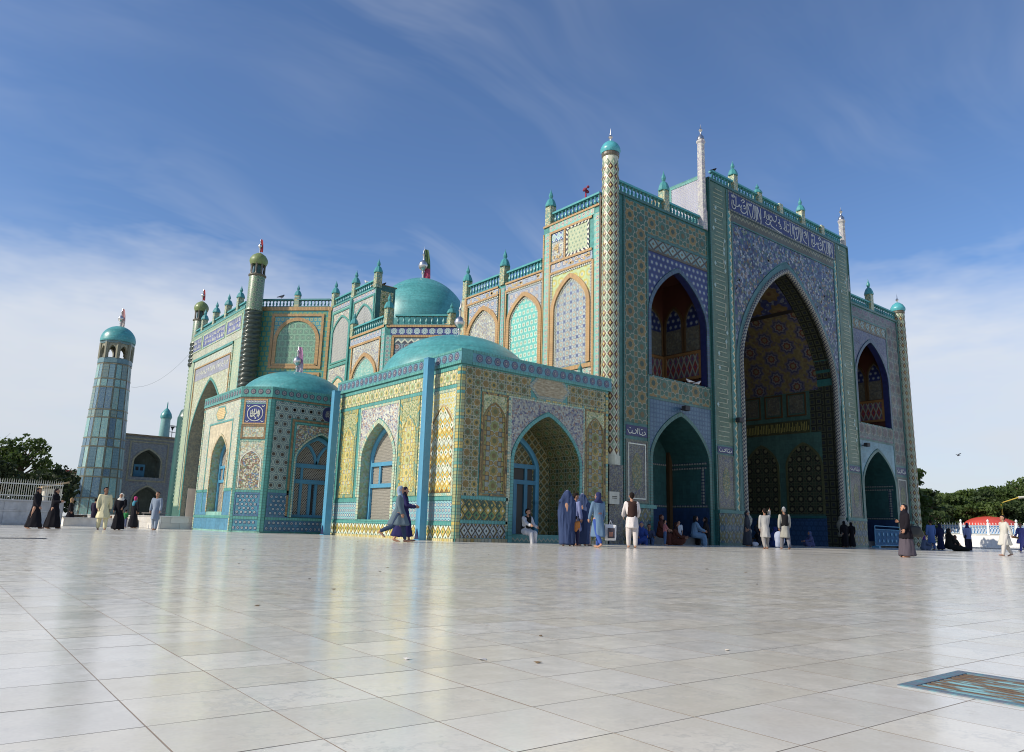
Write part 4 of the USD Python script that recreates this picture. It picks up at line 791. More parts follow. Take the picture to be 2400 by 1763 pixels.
def reveal(par, name, fr, a, depth, mat, w1=.004):
    m, uv = tunnel(fr, inset(a), -depth, w1); return put(par, name, m, mat, uv=uv)
def wing(mir):
    q = (lambda x: 77.8-x) if mir else (lambda x: x)
    top = TOPW if not mir else 15.72
    iv = lambda a, b: (min(q(a), q(b)), max(q(a), q(b)))
    rp = lambda a, b, z0, z1: rpoly(q(a), q(b), z0, z1)
    uc = q(28.88); up = (uc, 2.16, 7.80, 10.9, 13.35); lo = (uc, 2.13, .0, 3.9, 6.05)
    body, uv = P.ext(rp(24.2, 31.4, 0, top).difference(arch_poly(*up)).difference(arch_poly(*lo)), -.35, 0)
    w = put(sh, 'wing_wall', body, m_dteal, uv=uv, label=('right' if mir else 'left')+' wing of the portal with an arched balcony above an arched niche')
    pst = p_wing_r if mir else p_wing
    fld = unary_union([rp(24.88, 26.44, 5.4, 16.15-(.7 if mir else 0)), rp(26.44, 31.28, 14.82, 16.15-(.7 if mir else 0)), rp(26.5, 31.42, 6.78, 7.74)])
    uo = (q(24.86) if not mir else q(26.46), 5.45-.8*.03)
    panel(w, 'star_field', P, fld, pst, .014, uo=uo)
    stars(w, 'star_tile', P, fld, .80, uo, [(.19, .13, .04), (.04, .10, .075)] if not mir else [(.08, .06, .08), (.10, .08, .07)], r=.31, edge=.36, boost=1.3)  # star tints darkened as well, shade painted into the plates
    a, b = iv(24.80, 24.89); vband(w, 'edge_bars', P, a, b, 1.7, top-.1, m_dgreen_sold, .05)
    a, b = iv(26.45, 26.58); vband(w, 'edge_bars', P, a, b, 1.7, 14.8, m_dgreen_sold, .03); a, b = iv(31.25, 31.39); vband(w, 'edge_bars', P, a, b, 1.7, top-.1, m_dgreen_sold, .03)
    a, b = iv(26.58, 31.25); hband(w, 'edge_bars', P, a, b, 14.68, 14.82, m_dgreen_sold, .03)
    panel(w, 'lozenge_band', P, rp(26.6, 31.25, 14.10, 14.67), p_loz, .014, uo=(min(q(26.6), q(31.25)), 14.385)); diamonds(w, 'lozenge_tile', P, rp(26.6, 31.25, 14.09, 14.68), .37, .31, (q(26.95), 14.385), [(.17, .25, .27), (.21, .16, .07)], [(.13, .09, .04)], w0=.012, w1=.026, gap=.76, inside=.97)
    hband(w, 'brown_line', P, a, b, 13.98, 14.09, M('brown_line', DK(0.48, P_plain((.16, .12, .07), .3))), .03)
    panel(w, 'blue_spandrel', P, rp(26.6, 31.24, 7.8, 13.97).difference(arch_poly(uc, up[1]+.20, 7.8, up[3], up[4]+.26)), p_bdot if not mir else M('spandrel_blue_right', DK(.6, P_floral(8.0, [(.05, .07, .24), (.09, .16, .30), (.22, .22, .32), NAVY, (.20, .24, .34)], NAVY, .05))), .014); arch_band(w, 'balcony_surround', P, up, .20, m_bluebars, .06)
    # balcony room
    reveal(w, 'balcony_reveal', P, up, .35, m_navy); dep = 2.35  # navy instead of cobalt: shade of the reveal put into its colour
    x0, x1 = uc-2.3, uc+2.3; rm = put(w, 'balcony_room', cat([bx(x0-.12, x0, PY+.35, PY+dep+.7, 7.6, 13.9), bx(x1, x1+.12, PY+.35, PY+dep+.7, 7.6, 13.9), bx(x0, x1, PY+dep+.58, PY+dep+.7, 7.6, 13.9), bx(x0, x1, PY+.35, PY+dep+.58, 13.78, 13.9)]), m_pnt1, uv=None)
    put(rm, 'balcony_floor', bx(x0, x1, PY+.34, PY+dep+.58, 7.6, 7.78), m_navy)
    SW = Fr((x1-.004, 0, 0), (0, 1, 0), (-1, 0, 0)); BW = wall_y(PY+dep+.57)
    for fr, spans in ((SW, [(PY+.42, PY+1.42), (PY+1.58, PY+2.75)]), (BW, [(x0+.1, x0+1.2), (x0+1.4, x0+2.5), (x0+2.7, x1-.1)])):
        for u0, u1 in spans:
            c = (u0+u1)/2; band(rm, 'painted_arch', fr, arch(c, (u1-u0)/2, 9.9, 11.5, 12.5), .12, m_brown, .05); panel(rm, 'painted_niche', fr, arch_poly(c, (u1-u0)/2-.05, 9.9, 11.5, 12.42), m_pnt2, .02)
            panel(rm, 'painted_lunette', fr, arch_poly(c, (u1-u0)/2-.12, 11.2, 11.5, 12.3), p_bdot, .03)
        ua, ub = spans[0][0]-.05, spans[-1][1]+.05
        frame(rm, 'parapet_frame', fr, ua, ub, 8.35, 9.85, .16, M('brown_wood', P_plain((.26, .13, .05), .5)), .10); panel(rm, 'parapet_panel', fr, rpoly(ua+.16, ub-.16, 8.5, 9.7), m_bal_paint, .05)
    # lower niche
    panel(w, 'grid_spandrel', P, rp(26.6, 31.24, 3.6, 6.66).difference(arch_poly(uc, lo[1]+.18, 3.4, lo[3], lo[4]+.24)), p_bluegrid if not mir else M('plain_blue_spandrel', P_plain((.14, .27, .36), .2)), .014); arch_band(w, 'niche_surround', P, lo, .18, m_dgreen_sold, .05)
    hband(w, 'edge_bars', P, a, b, 6.66, 6.77, m_dgreen_sold, .03)
    reveal(w, 'niche_vault', P, lo, 2.5, p_niche)
    bw, uvb = P.ext(arch_poly(lo[0], lo[1], .0, lo[3], lo[4]), -2.6, -2.5); nb_ = put(w, 'niche_wall', bw, p_niche, uv=uvb)
    NR = Fr((uc+lo[1]-.012, 0, 0), (0, 1, 0), (-1, 0, 0)); hband(nb_, 'dot_course', NR, PY+.1, PY+2.45, 3.92, 4.02, m_dots, .02); hband(nb_, 'dot_course', NR, PY+.1, PY+2.45, 3.70, 3.80, m_dots, .02); hband(nb_, 'dot_course', NR, PY+.1, PY+2.45, 1.82, 1.92, m_dots, .02); vband(nb_, 'dot_course', NR, PY+.25, PY+.45, 1.95, 3.7, m_dots, .02)
    panel(nb_, 'niche_dado', NR, rpoly(PY+.02, PY+2.48, .36, 1.78), M('navy_dado', P_plain((.02, .05, .14), .2)), .012); NB = wall_y(PY+2.5); hband(nb_, 'dot_course', NB, uc-2.1, uc+2.1, 3.92, 4.02, m_dots, .02); hband(nb_, 'dot_course', NB, uc-2.1, uc+2.1, 1.82, 1.92, m_dots, .02); panel(nb_, 'niche_dado', NB, rpoly(uc-2.11, uc+2.11, .36, 1.78), M('navy_dado', None), .012)
    put(nb_, 'niche_bench', bx(uc-2.12, uc+2.12, PY+.12, PY+2.49, 0, .36), STONE, tint=(.16, .17, .17))
    put(nb_, 'corner_rib', bx(uc+lo[1]-.25, uc+lo[1]-.02, PY+2.26, PY+2.48, .36, 4.9), m_brown)
    # pier decoration
    bn = panel(w, 'name_panel', P, rp(24.98, 26.42, 4.78, 5.26), m_navy, .02)
    strokes(bn, P, S(WORD, (q(24.98)+q(26.42))/2, 5.0, .66, .20), .035, .018, .03, m_wgl)
    a2, b2 = iv(24.95, 26.46); frame(w, 'panel_frame', P, a2, b2, 1.80, 4.62, .09, M('grey_green_bars', DK(0.48, P_soldier((.26, .28, .22), (.12, .18, .16), .1))), .03); frame(w, 'panel_frame', P, a2+.16, b2-.16, 1.96, 4.46, .05, m_wgl, .03)
    panel(w, 'rug_panel', P, rp(25.04, 26.37, 1.89, 4.53), p_rug, .014); panel(w, 'rug_core', P, Polygon([((a2+b2)/2+.34*math.cos(t), 3.2+.85*math.sin(t)) for t in np.arange(16)*math.pi/8]), p_rug2, .02)
    hband(w, 'dado_ledge', P, *iv(24.3, 26.9), 1.58, 1.74, m_teal, .12); panel(w, 'lattice_dado', P, rp(24.5, 26.72, .16, 1.57), p_dia_dado, .03, uo=(q(25.6), .86)); hband(w, 'foot_course', P, *iv(24.5, 26.72), 0, .15, M('grey_foot', None), .04)
    diamonds(w, 'dado_lozenge', P, rp(24.5, 26.72, .14, 1.58), .31, .39, (q(25.6), .86), [(.055, .10, .14), (.10, .10, .05)], [(.14, .19, .22)], w0=.028, w1=.038, gap=.62, inside=.97)
    # crown: kerb, posts and rail
    hband(w, 'eaves_bars', P, *iv(24.3, 31.35), top-.14, top, m_dgreen_sold, .06)
    put(w, 'wing_roof', bx(min(q(24.6), q(31.4)), max(q(24.6), q(31.4)), PY+.05, PY+5, top-.5, top-.06), m_brick)
    balustrade(w, (min(q(24.5), q(31.15)), PY+.22), (max(q(24.5), q(31.15)), PY+.22), top, .66)
    post(w, q(28.1), PY+.22, top, 1.9, .2)
    return w
WORD = [[(-.95, .3), (-.8, -.5), (-.55, -.4), (-.5, .2)], [(-.5, -.45), (-.2, -.5), (-.05, .1), (-.2, .4)], [(.05, .8), (.05, -.5)], [(.2, .8), (.25, -.4), (.5, -.45), (.6, .1)], [(.75, .2), (.9, -.3), (.7, -.6), (.5, -.7)], [(-.75, .75), (-.65, .6)], [(.42, .55), (.55, .7)]]
wing(False); wing(True)

# the portal
pt_arch = (38.8, 5.05, 0.0, 9.6, 16.0)
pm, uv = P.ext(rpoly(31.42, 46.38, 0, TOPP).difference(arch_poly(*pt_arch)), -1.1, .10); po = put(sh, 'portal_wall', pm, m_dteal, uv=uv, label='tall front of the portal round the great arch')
PP = wall_y(PY-.10)
for s in (0, 1):
    q = (lambda x: 77.8-x) if s else (lambda x: x); iv = lambda a, b: (min(q(a), q(b)), max(q(a), q(b)))
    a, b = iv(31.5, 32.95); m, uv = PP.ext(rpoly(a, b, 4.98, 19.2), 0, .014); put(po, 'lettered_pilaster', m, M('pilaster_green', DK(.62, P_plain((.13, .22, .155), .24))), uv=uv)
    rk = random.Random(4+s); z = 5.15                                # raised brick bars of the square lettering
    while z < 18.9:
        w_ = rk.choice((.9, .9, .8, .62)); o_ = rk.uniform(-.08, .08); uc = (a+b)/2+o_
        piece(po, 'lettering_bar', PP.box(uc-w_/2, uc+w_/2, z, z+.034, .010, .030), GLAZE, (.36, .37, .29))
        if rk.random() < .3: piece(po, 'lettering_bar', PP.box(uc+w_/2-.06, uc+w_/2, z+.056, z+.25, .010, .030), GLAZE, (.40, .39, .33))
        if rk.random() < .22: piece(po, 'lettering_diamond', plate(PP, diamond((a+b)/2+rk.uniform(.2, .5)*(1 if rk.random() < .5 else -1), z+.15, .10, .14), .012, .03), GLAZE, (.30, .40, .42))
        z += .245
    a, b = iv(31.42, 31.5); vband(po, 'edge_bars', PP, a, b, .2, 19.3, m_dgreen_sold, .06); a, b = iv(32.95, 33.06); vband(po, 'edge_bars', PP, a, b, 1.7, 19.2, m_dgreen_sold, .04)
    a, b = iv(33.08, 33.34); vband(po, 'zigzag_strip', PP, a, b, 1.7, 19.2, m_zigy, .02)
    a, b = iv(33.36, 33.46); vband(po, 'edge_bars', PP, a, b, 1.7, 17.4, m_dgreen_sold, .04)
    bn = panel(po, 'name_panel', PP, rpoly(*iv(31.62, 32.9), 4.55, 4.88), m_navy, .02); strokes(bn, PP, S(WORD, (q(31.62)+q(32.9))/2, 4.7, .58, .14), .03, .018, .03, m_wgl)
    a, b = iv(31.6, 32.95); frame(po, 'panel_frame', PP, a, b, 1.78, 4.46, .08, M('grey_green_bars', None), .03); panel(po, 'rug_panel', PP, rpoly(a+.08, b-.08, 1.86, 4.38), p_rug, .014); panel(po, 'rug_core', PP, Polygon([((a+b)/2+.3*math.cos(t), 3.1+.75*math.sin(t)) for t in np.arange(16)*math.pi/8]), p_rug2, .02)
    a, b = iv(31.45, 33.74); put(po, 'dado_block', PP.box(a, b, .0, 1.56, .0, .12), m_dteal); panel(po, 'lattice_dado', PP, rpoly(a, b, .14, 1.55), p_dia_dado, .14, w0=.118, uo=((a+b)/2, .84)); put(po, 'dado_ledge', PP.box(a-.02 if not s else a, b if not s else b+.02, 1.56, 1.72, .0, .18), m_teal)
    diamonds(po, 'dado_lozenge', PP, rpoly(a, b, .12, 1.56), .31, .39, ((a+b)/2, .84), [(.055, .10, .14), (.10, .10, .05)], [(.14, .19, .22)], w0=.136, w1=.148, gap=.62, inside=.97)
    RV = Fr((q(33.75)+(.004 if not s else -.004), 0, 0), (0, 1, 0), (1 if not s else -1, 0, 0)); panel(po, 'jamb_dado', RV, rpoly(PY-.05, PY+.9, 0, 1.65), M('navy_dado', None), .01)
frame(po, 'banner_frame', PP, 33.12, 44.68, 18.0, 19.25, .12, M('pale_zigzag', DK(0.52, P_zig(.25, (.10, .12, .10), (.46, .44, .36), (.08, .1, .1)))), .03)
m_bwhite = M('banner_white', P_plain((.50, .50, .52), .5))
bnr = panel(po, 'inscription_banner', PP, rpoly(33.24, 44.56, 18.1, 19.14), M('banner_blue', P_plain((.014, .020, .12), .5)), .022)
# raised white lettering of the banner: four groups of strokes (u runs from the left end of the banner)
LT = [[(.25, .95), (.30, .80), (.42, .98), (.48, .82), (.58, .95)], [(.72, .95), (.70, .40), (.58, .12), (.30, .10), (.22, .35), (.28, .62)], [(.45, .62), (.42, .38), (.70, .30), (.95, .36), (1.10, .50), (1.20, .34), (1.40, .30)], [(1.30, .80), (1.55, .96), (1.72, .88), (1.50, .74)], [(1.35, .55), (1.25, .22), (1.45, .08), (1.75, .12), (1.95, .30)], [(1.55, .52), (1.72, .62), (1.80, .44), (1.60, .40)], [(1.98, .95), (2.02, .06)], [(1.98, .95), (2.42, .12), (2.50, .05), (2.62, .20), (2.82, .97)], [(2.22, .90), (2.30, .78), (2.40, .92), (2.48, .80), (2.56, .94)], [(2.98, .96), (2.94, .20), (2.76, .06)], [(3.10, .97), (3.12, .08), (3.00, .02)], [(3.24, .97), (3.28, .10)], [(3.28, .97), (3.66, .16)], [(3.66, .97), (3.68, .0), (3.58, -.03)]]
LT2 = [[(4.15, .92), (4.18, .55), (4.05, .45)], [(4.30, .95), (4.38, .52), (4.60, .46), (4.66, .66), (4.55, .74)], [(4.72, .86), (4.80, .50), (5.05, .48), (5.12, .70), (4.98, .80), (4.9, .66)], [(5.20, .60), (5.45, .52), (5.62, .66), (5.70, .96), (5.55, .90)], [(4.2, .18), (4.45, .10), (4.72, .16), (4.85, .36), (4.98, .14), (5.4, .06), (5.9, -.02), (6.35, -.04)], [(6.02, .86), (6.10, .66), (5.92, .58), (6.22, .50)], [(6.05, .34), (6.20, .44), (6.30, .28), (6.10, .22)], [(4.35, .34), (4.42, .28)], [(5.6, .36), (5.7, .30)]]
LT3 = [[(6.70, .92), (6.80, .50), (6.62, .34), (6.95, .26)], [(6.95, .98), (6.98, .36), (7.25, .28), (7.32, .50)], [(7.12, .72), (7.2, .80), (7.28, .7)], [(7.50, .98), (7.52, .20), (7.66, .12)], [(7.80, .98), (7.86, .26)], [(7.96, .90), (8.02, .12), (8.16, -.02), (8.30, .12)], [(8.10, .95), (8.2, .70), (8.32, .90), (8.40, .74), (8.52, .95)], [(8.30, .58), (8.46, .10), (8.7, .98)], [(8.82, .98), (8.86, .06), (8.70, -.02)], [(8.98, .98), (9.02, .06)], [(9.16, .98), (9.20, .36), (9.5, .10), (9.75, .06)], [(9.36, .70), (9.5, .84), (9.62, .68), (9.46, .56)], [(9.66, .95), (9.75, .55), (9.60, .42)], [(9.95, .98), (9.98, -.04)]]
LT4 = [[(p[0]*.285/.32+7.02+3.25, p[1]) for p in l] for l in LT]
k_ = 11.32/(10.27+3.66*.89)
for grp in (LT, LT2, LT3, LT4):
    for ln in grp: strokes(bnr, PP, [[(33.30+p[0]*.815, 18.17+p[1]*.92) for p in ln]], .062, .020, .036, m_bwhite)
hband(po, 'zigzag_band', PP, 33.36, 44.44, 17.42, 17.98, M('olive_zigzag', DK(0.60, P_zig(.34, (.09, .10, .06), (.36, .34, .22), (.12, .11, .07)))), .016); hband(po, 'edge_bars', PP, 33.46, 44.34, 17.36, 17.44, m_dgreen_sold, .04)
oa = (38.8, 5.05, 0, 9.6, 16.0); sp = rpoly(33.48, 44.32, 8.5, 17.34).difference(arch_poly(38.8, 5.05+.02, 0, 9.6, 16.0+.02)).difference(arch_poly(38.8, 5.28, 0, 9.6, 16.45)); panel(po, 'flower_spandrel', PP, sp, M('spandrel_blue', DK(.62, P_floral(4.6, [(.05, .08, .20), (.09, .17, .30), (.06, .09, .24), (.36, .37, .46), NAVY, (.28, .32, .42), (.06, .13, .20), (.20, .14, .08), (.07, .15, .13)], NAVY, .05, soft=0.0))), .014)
rs = random.Random(9)
for _ in range(900):                                                 # single pale flowers in the spandrels
    c = (rs.uniform(33.6, 44.2), rs.uniform(10, 17.2))
    if sp.contains(Point(c).buffer(.14)): piece(po, 'spandrel_flower', plate(PP, star(*c, rs.uniform(.06, .11), 6, .7, rs.random()), .012, .022), GLAZE, np.array([(.34, .36, .42), (.20, .25, .36), (.28, .22, .22), (.18, .22, .17)][rs.randrange(4)]), .7)
arch_band(po, 'arch_surround', PP, oa, .30, M('arch_teal', DK(0.52, P_plain((.06, .22, .25), .2))), .05)
rope = arch(38.8, 4.94, 1.75, 9.6, 15.84, 26); 
pp_ = np.array(rope); V, U, F, NS = [], [], [], 8
tg = np.gradient(pp_, axis=0); tg /= np.linalg.norm(tg, axis=1, keepdims=True); sl_ = np.concatenate([[0], np.cumsum(np.linalg.norm(np.diff(pp_, axis=0), axis=1))])
for i, (c, t) in enumerate(zip(pp_, tg)):
    nrm = np.array([-t[1], t[0]])
    for k in range(NS+1): a = k/NS*2*math.pi; V.append((c[0]+nrm[0]*.17*math.cos(a), c[1]+nrm[1]*.17*math.cos(a), .0+.17*math.sin(a))); U.append((sl_[i]+.08*a, a*.17))
for i in range(len(pp_)-1):
    for k in range(NS): a = i*(NS+1)+k; F += [(a, a+1, a+NS+2), (a, a+NS+2, a+NS+1)]
put(po, 'rope_moulding', PP.to(tm(V, F)), m_spk, uv=np.array(U), smooth=True)
for s in (-1, 1): put(po, 'rope_urn', lathe([(.25, .0), (.30, .15), (.2, .3), (.32, .55), (.34, .75), (.2, 1.0), (.22, 1.1), (.17, 1.2)], 12, (38.8+s*4.92, PY-.06, .6)), m_spk)
# the deep porch
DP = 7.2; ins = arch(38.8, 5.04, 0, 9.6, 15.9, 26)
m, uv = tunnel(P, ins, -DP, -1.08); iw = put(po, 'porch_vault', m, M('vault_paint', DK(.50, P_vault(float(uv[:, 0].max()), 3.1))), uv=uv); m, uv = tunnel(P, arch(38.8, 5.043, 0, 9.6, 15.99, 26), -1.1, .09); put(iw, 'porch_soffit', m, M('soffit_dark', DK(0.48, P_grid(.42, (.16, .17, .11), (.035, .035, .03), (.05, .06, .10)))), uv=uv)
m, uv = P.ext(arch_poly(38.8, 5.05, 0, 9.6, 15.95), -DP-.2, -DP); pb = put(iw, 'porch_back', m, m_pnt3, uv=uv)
m, uv = P.ext(rpoly(33.7, 43.9, 12.6, 15.9).intersection(arch_poly(38.8, 5.02, 0, 9.6, 15.88)), -DP, -DP+.5); put(pb, 'blue_frieze', m, m_pnt4, uv=uv)
put(pb, 'dark_ledge', bx(33.8, 43.8, PY+DP-.62, PY+DP-.01, 12.35, 12.6), m_brown)
for s in (-1, 1):
    JW = Fr((38.8+s*5.03, 0, 0), (0, 1, 0), (-s, 0, 0)); y = lambda v: v
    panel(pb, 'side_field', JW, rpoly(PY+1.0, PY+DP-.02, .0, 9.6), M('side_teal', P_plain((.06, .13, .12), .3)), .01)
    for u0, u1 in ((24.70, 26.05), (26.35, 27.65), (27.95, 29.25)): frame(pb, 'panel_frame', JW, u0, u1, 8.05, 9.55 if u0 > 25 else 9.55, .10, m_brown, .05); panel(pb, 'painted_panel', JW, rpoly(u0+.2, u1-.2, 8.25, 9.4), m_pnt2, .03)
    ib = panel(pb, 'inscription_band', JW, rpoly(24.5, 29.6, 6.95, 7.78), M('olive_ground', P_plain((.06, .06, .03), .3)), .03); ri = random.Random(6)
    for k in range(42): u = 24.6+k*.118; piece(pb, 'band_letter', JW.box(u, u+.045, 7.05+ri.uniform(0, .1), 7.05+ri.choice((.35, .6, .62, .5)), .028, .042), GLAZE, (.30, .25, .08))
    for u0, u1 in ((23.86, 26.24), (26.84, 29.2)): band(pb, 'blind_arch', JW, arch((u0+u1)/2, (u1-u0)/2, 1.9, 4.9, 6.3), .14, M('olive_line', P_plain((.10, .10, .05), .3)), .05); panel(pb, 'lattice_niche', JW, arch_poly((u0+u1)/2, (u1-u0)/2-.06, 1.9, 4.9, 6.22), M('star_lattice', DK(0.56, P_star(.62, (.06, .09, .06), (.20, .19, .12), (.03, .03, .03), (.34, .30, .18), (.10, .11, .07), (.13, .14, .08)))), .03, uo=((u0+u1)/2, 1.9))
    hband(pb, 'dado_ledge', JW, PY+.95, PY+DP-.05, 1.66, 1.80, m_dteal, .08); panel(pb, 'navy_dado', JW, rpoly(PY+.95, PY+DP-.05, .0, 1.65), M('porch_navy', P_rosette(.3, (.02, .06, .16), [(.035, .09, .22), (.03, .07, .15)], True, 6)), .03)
    vband(pb, 'grid_pier', JW, 23.66, 24.46, 6.95, 9.6, M('soffit_dark', None), .02)
bd = put(pb, 'porch_door', P.box(37.4, 40.2, .0, 4.2, -DP, -DP+.06), M('dark_door', lambda g: g.n('principled_bsdf', 'BSDF', base_color=(.03, .02, .012), roughness=.5)))
put(bd, 'door_frame', cat([P.box(37.2, 37.4, 0, 4.4, -DP, -DP+.12), P.box(40.2, 40.4, 0, 4.4, -DP, -DP+.12), P.box(37.4, 40.2, 4.2, 4.4, -DP, -DP+.12)]), m_brown)
# crown of the portal
hband(po, 'eaves_bars', PP, 31.42, 46.38, TOPP-.16, TOPP-.01, m_dgreen_sold, .05)
put(po, 'added_porch_block', cat([bx(31.5, 33.55, PY+1.0, PY+DP+1, 0, 16.4), bx(44.05, 46.3, PY+1.0, PY+DP+1, 0, 16.4)]), m_brick); put(po, 'portal_roof', bx(31.44, 46.36, PY+.02, PY+DP+1.0, 16.3, TOPP-.05), m_brick)  # side blocks are unseen, added to stop sun leaking into the porch vault
xs = [31.75, 34.0, 36.4, 38.6, 41.1, 43.4, 46.1]
for a, b in zip(xs[:-1], xs[1:]): balustrade(po, (a+.17, PY+.1), (b-.17, PY+.1), TOPP, .6)
for i, x in enumerate(xs[1:-1]): post(po, x, PY+.1, TOPP, 1.55 if i in (0, 3) else 1.05, .19, cap=i in (0, 1, 3))
# its side walls rising above the wings
for s, X, n_ in ((0, 31.40, -1), (1, 46.40, 1)):
    SF = Fr((X, 0, 0), (0, 1, 0), (n_, 0, 0)); m, uv = SF.ext(rpoly(PY+.2, PY+2.6, 15.8, 19.7), -.2, .0); sd = put(po, 'side_wall', m, m_teal, uv=uv)
    panel(sd, 'net_panel', SF, rpoly(PY+.45, PY+2.35, 17.4, 19.45), M('violet_net', P_girih(.22, (.45, .44, .55), (.12, .11, .26), (.62, .62, .66), (.30, .30, .5))), .02); frame(sd, 'panel_frame', SF, PY+.3, PY+2.5, 17.25, 19.6, .14, m_sold_turq, .04)
# slim colonnettes on the portal's corners
m_lil = M('lilac_mosaic', P_floral(12.0, [WHITE, LILAC, (.30, .26, .40), (.62, .55, .58), (.45, .40, .5)], None))
for X, z1 in ((31.15, 21.4), (46.30, 21.2)):
    m = lathe([(.27, 16.3), (.25, 17.4), (.22, 17.5), (.20, z1-.1), (.25, z1), (.25, z1+.08), (.16, z1+.18)], 8, (X, PY+.12, 0)); cpt = put(po, 'colonnette', m, m_lil, uv=np.c_[np.arctan2(m.vertices[:, 1]-PY-.12, m.vertices[:, 0]-X)*.22, m.vertices[:, 2]])
    put(cpt, 'cap', lathe([(.20, z1+.17), (.18, z1+.32), (.05, z1+.48), (.05, z1+.62), (.11, z1+.74), (.04, z1+.84), (0, z1+1.1)], 10, (X, PY+.12, 0)), METAL, smooth=50)

# the great corner columns: lozenge tiles laid round the shaft
m_colg = M('column_ground', P_diam(.30, .52, ((.50, .50, .42), (.24, .34, .28)), (.62, .60, .52), (OCH, WHITE), .40))
def corner_column(X, Y, r, z0, z1, top, gold=False):
    sf = lathe([(r, z0), (r, z0+1e-3), (r*.97, (z0+z1)/2), (r*.93, z1)], 20, (X, Y, 0)); c = put(sh, 'corner_column', sf, M('column_lines', P_plain((.58, .57, .50), .6)), uv=np.c_[np.arctan2(sf.vertices[:, 1]-Y, sf.vertices[:, 0]-X)*r, sf.vertices[:, 2]], smooth=True)
    n = 8; dz = 2*math.pi*r/n*.74; k = 0; z = z0+dz
    while z < z1-dz*.6:
        rr = r*(1-.07*(z-z0)/(z1-z0))+.003
        for i in range(n):
            th = 2*math.pi*(i+.5*(k % 2))/n
            if math.cos(th)*(-.62)+math.sin(th)*(-.78) < -.25: continue
            da = math.pi/n*.86; t = [(.11, .05, .028), (.20, .27, .20), (.15, .22, .20)][(0 if k % 2 == 0 else 1)]
            V = [(X+rr*math.cos(th-da), Y+rr*math.sin(th-da), z), (X+(rr+.006)*math.cos(th), Y+(rr+.006)*math.sin(th), z-dz*.86), (X+rr*math.cos(th+da), Y+rr*math.sin(th+da), z), (X+(rr+.006)*math.cos(th), Y+(rr+.006)*math.sin(th), z+dz*.86), (X+(rr+.014)*math.cos(th), Y+(rr+.014)*math.sin(th), z)]
            piece(c, 'column_lozenge', tm(V, [(4, 0, 1), (4, 1, 2), (4, 2, 3), (4, 3, 0)]), GLAZE, np.array(t)*rb.uniform(.8, 1.2), 1.5)
            q_ = .42; V2 = [tuple(np.array(v)*q_+np.array(V[4])*(1-q_)+np.array([math.cos(th), math.sin(th), 0])*.008) for v in V]
            piece(c, 'column_lozenge_core', tm(V2, [(4, 0, 1), (4, 1, 2), (4, 2, 3), (4, 3, 0)]), GLAZE, [(.55, .42, .16), (.50, .50, .42)][k % 2], 1.2)
        z += dz; k += 1
    put(c, 'collar', lathe([(r*.99, z1-.02), (r*1.04, z1+.05), (r*1.04, z1+.16), (r*.95, z1+.2)], 20, (X, Y, 0)), m_sold_cream)
    cap = put(c, 'ribbed_cap', lathe([(r*1.02, z1+.19), (r*1.14, z1+.32), (r*1.08, z1+.46), (r*.82, z1+.66), (r*.36, z1+.82), (r*.1, z1+.88), (0, z1+.9)], 32, (X, Y, 0), lambda t, zz: 1+.055*abs(math.cos(t*8))), m_rail, tint=(.08, .36, .40), smooth=50)
    put(cap, 'finial', lathe([(.03, z1+.8), (.04, z1+.95), (.11, z1+1.06), (.04, z1+1.17), (.03, z1+1.3), (0, z1+1.55)], 8, (X, Y, 0)), METAL)
    return c
cc = corner_column(24.0, 22.85, .41, 3.75, 17.95, 19.5)
put(cc, 'kufic_band', lathe([(.46, 3.35), (.46, 3.75)], 20, (24.0, 22.85, 0)), M('kufic', P_grid(.10, (.06, .08, .1), (.50, .50, .45), (.06, .08, .1)))); put(cc, 'pedestal', bx(23.55, 24.42, 22.45, 23.3, .0, 3.35), p_rug, uv=np.array([(a, c) for a in (0, .87) for b in (0, 1) for c in (0, 3.35)]))
cr = corner_column(53.6, 22.85, .42, .0, 16.3, 17.5)

# ------------------------------------------------------------------ the shrine's sunlit flank
p_turqros = M('turquoise_rosette', P_rosette(.30, (.20, .46, .46), [(.55, .52, .42), (.28, .16, .20), WHITE, COB], False, 8)); p_purros = M('violet_rosette', P_rosette(.42, (.36, .40, .52), [(.12, .12, .30), WHITE, (.40, .20, .16), (.5, .5, .6)], False, 8)); p_turqdia = M('turquoise_dots', P_rosette(.33, (.13, .47, .48), [(.36, .60, .58), WHITE, (.20, .42, .45), (.50, .36, .22)], True, 4, (.24, .54, .53)))
p_net = M('star_net_pale', P_star(.46, (.45, .52, .56), COB, (.50, .44, .36), (.40, .55, .58), (.12, .14, .30), (.62, .62, .58))); p_fleck = M('flecked_violet', P_floral(11.0, [WHITE, (.36, .40, .48), (.54, .55, .52), (.26, .22, .30), (.44, .43, .38), (.14, .16, .32), (.40, .31, .22)], None)); p_yros = M('yellow_flower_spandrel', P_rosette(.50, (.46, .54, .34), [(.46, .38, .10), (.60, .52, .16), (.55, .55, .45), (.3, .4, .45)], True, 8))
p_sqtile = M('green_net', P_girih(.24, (.42, .46, .32), (.58, .58, .46), (.36, .42, .28), (.20, .30, .25))); p_greenring = M('green_rings', P_rosette(.42, (.24, .42, .33), [(.05, .13, .12), (.34, .50, .42), (.05, .13, .12), (.40, .50, .40)], True, 4)); p_tdot = M('teal_dots', P_rosette(.36, (.06, .28, .30), [(.26, .34, .16), (.10, .30, .28)], True, 4)); p_lilnet = M('lilac_net', P_diam(.20, .20, ((.38, .38, .41), (.29, .29, .36)), (.48, .48, .48), ((.22, .20, .30), (.46, .46, .44)), .42))
